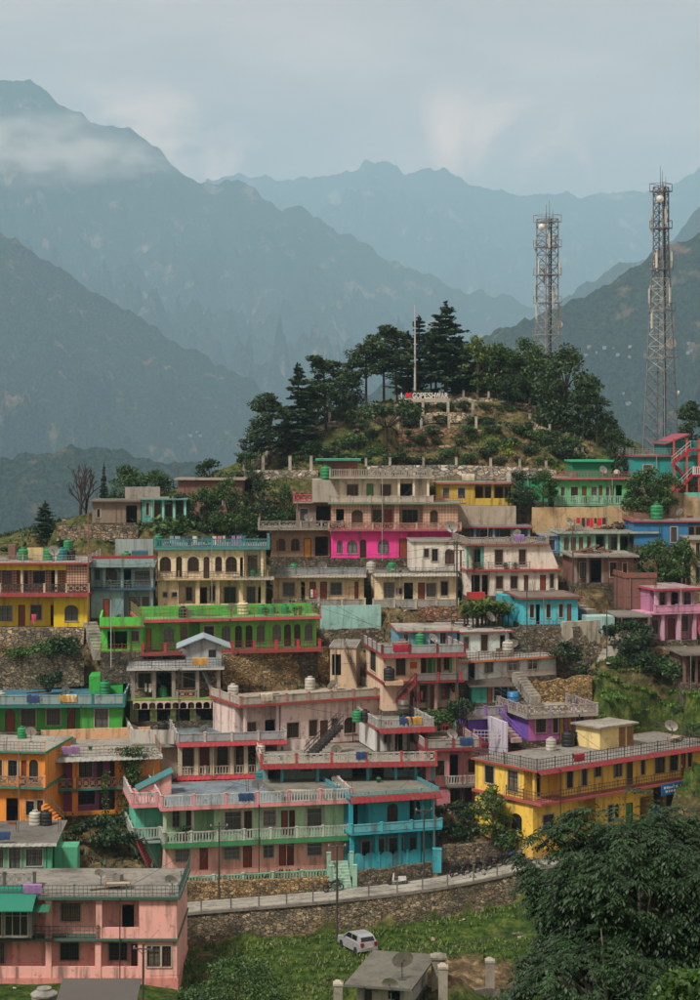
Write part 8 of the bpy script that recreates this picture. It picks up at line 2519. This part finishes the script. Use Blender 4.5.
def clutter():
    r0 = random.Random(99)
    kinds = ('bucket', 'brick_stack', 'crate', 'quilt', 'cot', 'pipe_bundle')
    names = {'bucket': ('plastic bucket', 'bucket'), 'brick_stack': ('small stack of bricks', 'bricks'), 'crate': ('wooden crate', 'crate'), 'quilt': ('quilt hung over the railing', 'quilt'), 'cot': ('string cot', 'cot'), 'pipe_bundle': ('bundle of loose pipes', 'pipes')}
    colr = {'bucket': [('blue', '#1f5f93'), ('red', '#a8262c'), ('green', '#2a7a4a'), ('white', '#b5b3aa')], 'quilt': [('crimson', '#9a2436'), ('navy', '#27406a'), ('ochre', '#b58a3c'), ('mauve', '#8a6a9a'), ('cream', '#bdb29c')],
            'brick_stack': [('red', '#7a4434')], 'crate': [('brown', '#6a4e34'), ('grey', '#77726a')], 'cot': [('brown', '#7a5f42')], 'pipe_bundle': [('rusty', '#5d3a2a')]}
    for key, sh in SHORT.items():
        h = HOUSES[key]
        used = set()
        for i in range(5):
            kd = r0.choice(kinds); cn, ch = r0.choice(colr[kd])
            if (kd, cn) in used: continue
            used.add((kd, cn))
            v = r0.uniform(1.0, h.D - 1.2); u = r0.uniform(h.u0 + .6, h.u1 - .8); z = h.deckz
            m = plain(ch, .75)
            if kd == 'quilt': u, v = r0.uniform(h.u0 + .6, h.u1 - 1.6), -h.ov + .1
            root = thing(kd, '%s %s on the %s' % (cn, names[kd][0], sh), names[kd][1], h.wpt(u, v, z + .003), h.yaw + (0 if kd == 'quilt' else r0.uniform(-.6, .6)), 'clutter on the roofs')
            if kd == 'bucket':
                link('tub', shared('buck', lambda mb: mb.lathe([(.14, 0), (.2, .34), (.22, .34), (.22, .37), (.19, .37), (.13, .04), (.0, .04)], 12), 'tub', m, True), root)
                link('handle', shared('buckh', lambda mb: [mb.tube((-.2 + .05 * k, 0, .37 + .16 * math.sin(math.pi * k / 8)), (-.2 + .05 * (k + 1), 0, .37 + .16 * math.sin(math.pi * (k + 1) / 8)), .01, n=4) for k in range(8)], 'handle', plain('#55565a', .4)), root)
            elif kd == 'brick_stack':
                bm = shared('onebrick', lambda mb: mb.box(-.11, .11, -.055, .055, 0, .072), 'brick', m)
                for k in range(18):
                    link('brick', bm, root, ((k % 3) * .24 - .24 + r0.uniform(-.01, .01), ((k // 3) % 2) * .13, (k // 6) * .075), r0.uniform(-.05, .05))
            elif kd == 'crate':
                for k in range(4):
                    mb = MB(); mb.box(-.35, .35, -.25, -.22, .02 + k * .14, .13 + k * .14); mb.box(-.35, .35, .22, .25, .02 + k * .14, .13 + k * .14); mb.box(-.35, -.32, -.21, .21, .02 + k * .14, .13 + k * .14); mb.box(.32, .35, -.21, .21, .02 + k * .14, .13 + k * .14)
                    mb.build('slat', m, root)
                mb = MB(); mb.box(-.31, .31, -.21, .21, 0, .03); mb.build('base', m, root)
            elif kd == 'quilt':
                w = r0.uniform(.9, 1.5); mb = MB(); n = 8; pr = [(-.10, .25), (-.13, .6), (-.12, .86), (0, .93), (.12, .86), (.13, .55)]
                for a in range(n):
                    for b in range(len(pr) - 1):
                        def pt(i, j): return (w * i / n, pr[j][0] + .025 * math.sin(i * 2.1 + j), pr[j][1] + .02 * math.sin(i * 1.3))
                        mb.quad(pt(a, b), pt(a + 1, b), pt(a + 1, b + 1), pt(a, b + 1))
                mb.build('cloth', m, root, smooth=True)
            elif kd == 'cot':
                mb = MB(); mb.bar((-.9, -.4, .4), (.9, -.4, .4), .06); mb.bar((-.9, .4, .4), (.9, .4, .4), .06); mb.bar((-.9, -.4, .4), (-.9, .4, .4), .06); mb.bar((.9, -.4, .4), (.9, .4, .4), .06); mb.build('frame', m, root)
                mb = MB(); mb.box(-.86, .86, -.37, .37, .385, .40); mb.build('webbing', plain('#9a917c', .9), root)
                for a in (-.88, .88):
                    for b in (-.38, .38):
                        mb = MB(); mb.bar((a, b, 0), (a, b, .46), .06); mb.build('leg', m, root)
            else:
                for k in range(4):
                    mb = MB(); mb.tube((-1.2, k * .07, .03 + (k % 2) * .05), (1.1 + r0.uniform(-.2, .2), k * .07 + r0.uniform(-.1, .1), .03 + (k % 2) * .05), .03); mb.build('pipe', m, root)
        # one more dish per house, where the roof has room
        if r0.random() < .55:
            dish(h, CX + F * (h.o.x + h.d[0] * (h.u1 * .6)) / (h.o.y + h.d[1] * h.u1 * .6) + r0.uniform(-6, 6), r0.uniform(1.2, h.D * .6), 'set back on the %s roof' % sh, size=r0.uniform(.8, 1.1))
clutter()

# ------------------------------------------------------------------ mist lying against the high peak
def mist(px, py, Y, rx_, ry_, rz_, dens, seed, label):
    c = P(px, py, Y)
    mb = MB(); n, m = 20, 12
    pr = [(math.sin(math.pi * j / m), -math.cos(math.pi * j / m)) for j in range(m + 1)]
    pr[0] = (.02, -1); pr[-1] = (.02, 1)
    mb.lathe(pr, n)
    mt = bpy.data.materials.new('mist'); mt.use_nodes = True; nt = mt.node_tree; nt.nodes.clear(); L = nt.links.new
    out = node(nt, 'ShaderNodeOutputMaterial'); vol = node(nt, 'ShaderNodeVolumePrincipled')
    vol.inputs['Color'].default_value = (1.0, .96, .92, 1); vol.inputs['Anisotropy'].default_value = 0.0
    tc = node(nt, 'ShaderNodeTexCoord'); ln = node(nt, 'ShaderNodeVectorMath', operation='LENGTH'); L(tc.outputs['Object'], ln.inputs[0])
    nz = node(nt, 'ShaderNodeTexNoise'); nz.inputs['Scale'].default_value = 2.1; nz.inputs['Detail'].default_value = 5
    mp = node(nt, 'ShaderNodeMapping'); mp.inputs['Location'].default_value = (seed, seed * 2, 0); mp.inputs['Scale'].default_value = (1.4, 1, 1); L(tc.outputs['Object'], mp.inputs['Vector']); L(mp.outputs['Vector'], nz.inputs['Vector'])
    fall = node(nt, 'ShaderNodeMapRange', interpolation_type='SMOOTHSTEP'); fall.inputs['From Min'].default_value = 1.0; fall.inputs['From Max'].default_value = .1; L(ln.outputs['Value'], fall.inputs['Value'])
    th = node(nt, 'ShaderNodeMapRange', interpolation_type='SMOOTHSTEP'); th.inputs['From Min'].default_value = .40; th.inputs['From Max'].default_value = .70; L(nz.outputs['Fac'], th.inputs['Value'])
    m1 = node(nt, 'ShaderNodeMath', operation='MULTIPLY'); L(fall.outputs['Result'], m1.inputs[0]); L(th.outputs['Result'], m1.inputs[1])
    m2 = node(nt, 'ShaderNodeMath', operation='MULTIPLY'); L(m1.outputs[0], m2.inputs[0]); m2.inputs[1].default_value = dens
    L(m2.outputs[0], vol.inputs['Density']); L(vol.outputs['Volume'], out.inputs['Volume'])
    o = mb.build('mist', mt, smooth=True); o.location = c; o.scale = (rx_, ry_, rz_)
    tag(o, label, 'mist', kind='stuff')
k = 8600 / F
mist(22, 150, 8600, 150 * k, 560, 46 * k, .0080, 1.0, 'bank of pale mist lying across the high peak')
mist(110, 160, 8900, 100 * k, 400, 26 * k, .0050, 4.0, 'thin tail of mist trailing along the mountainside')
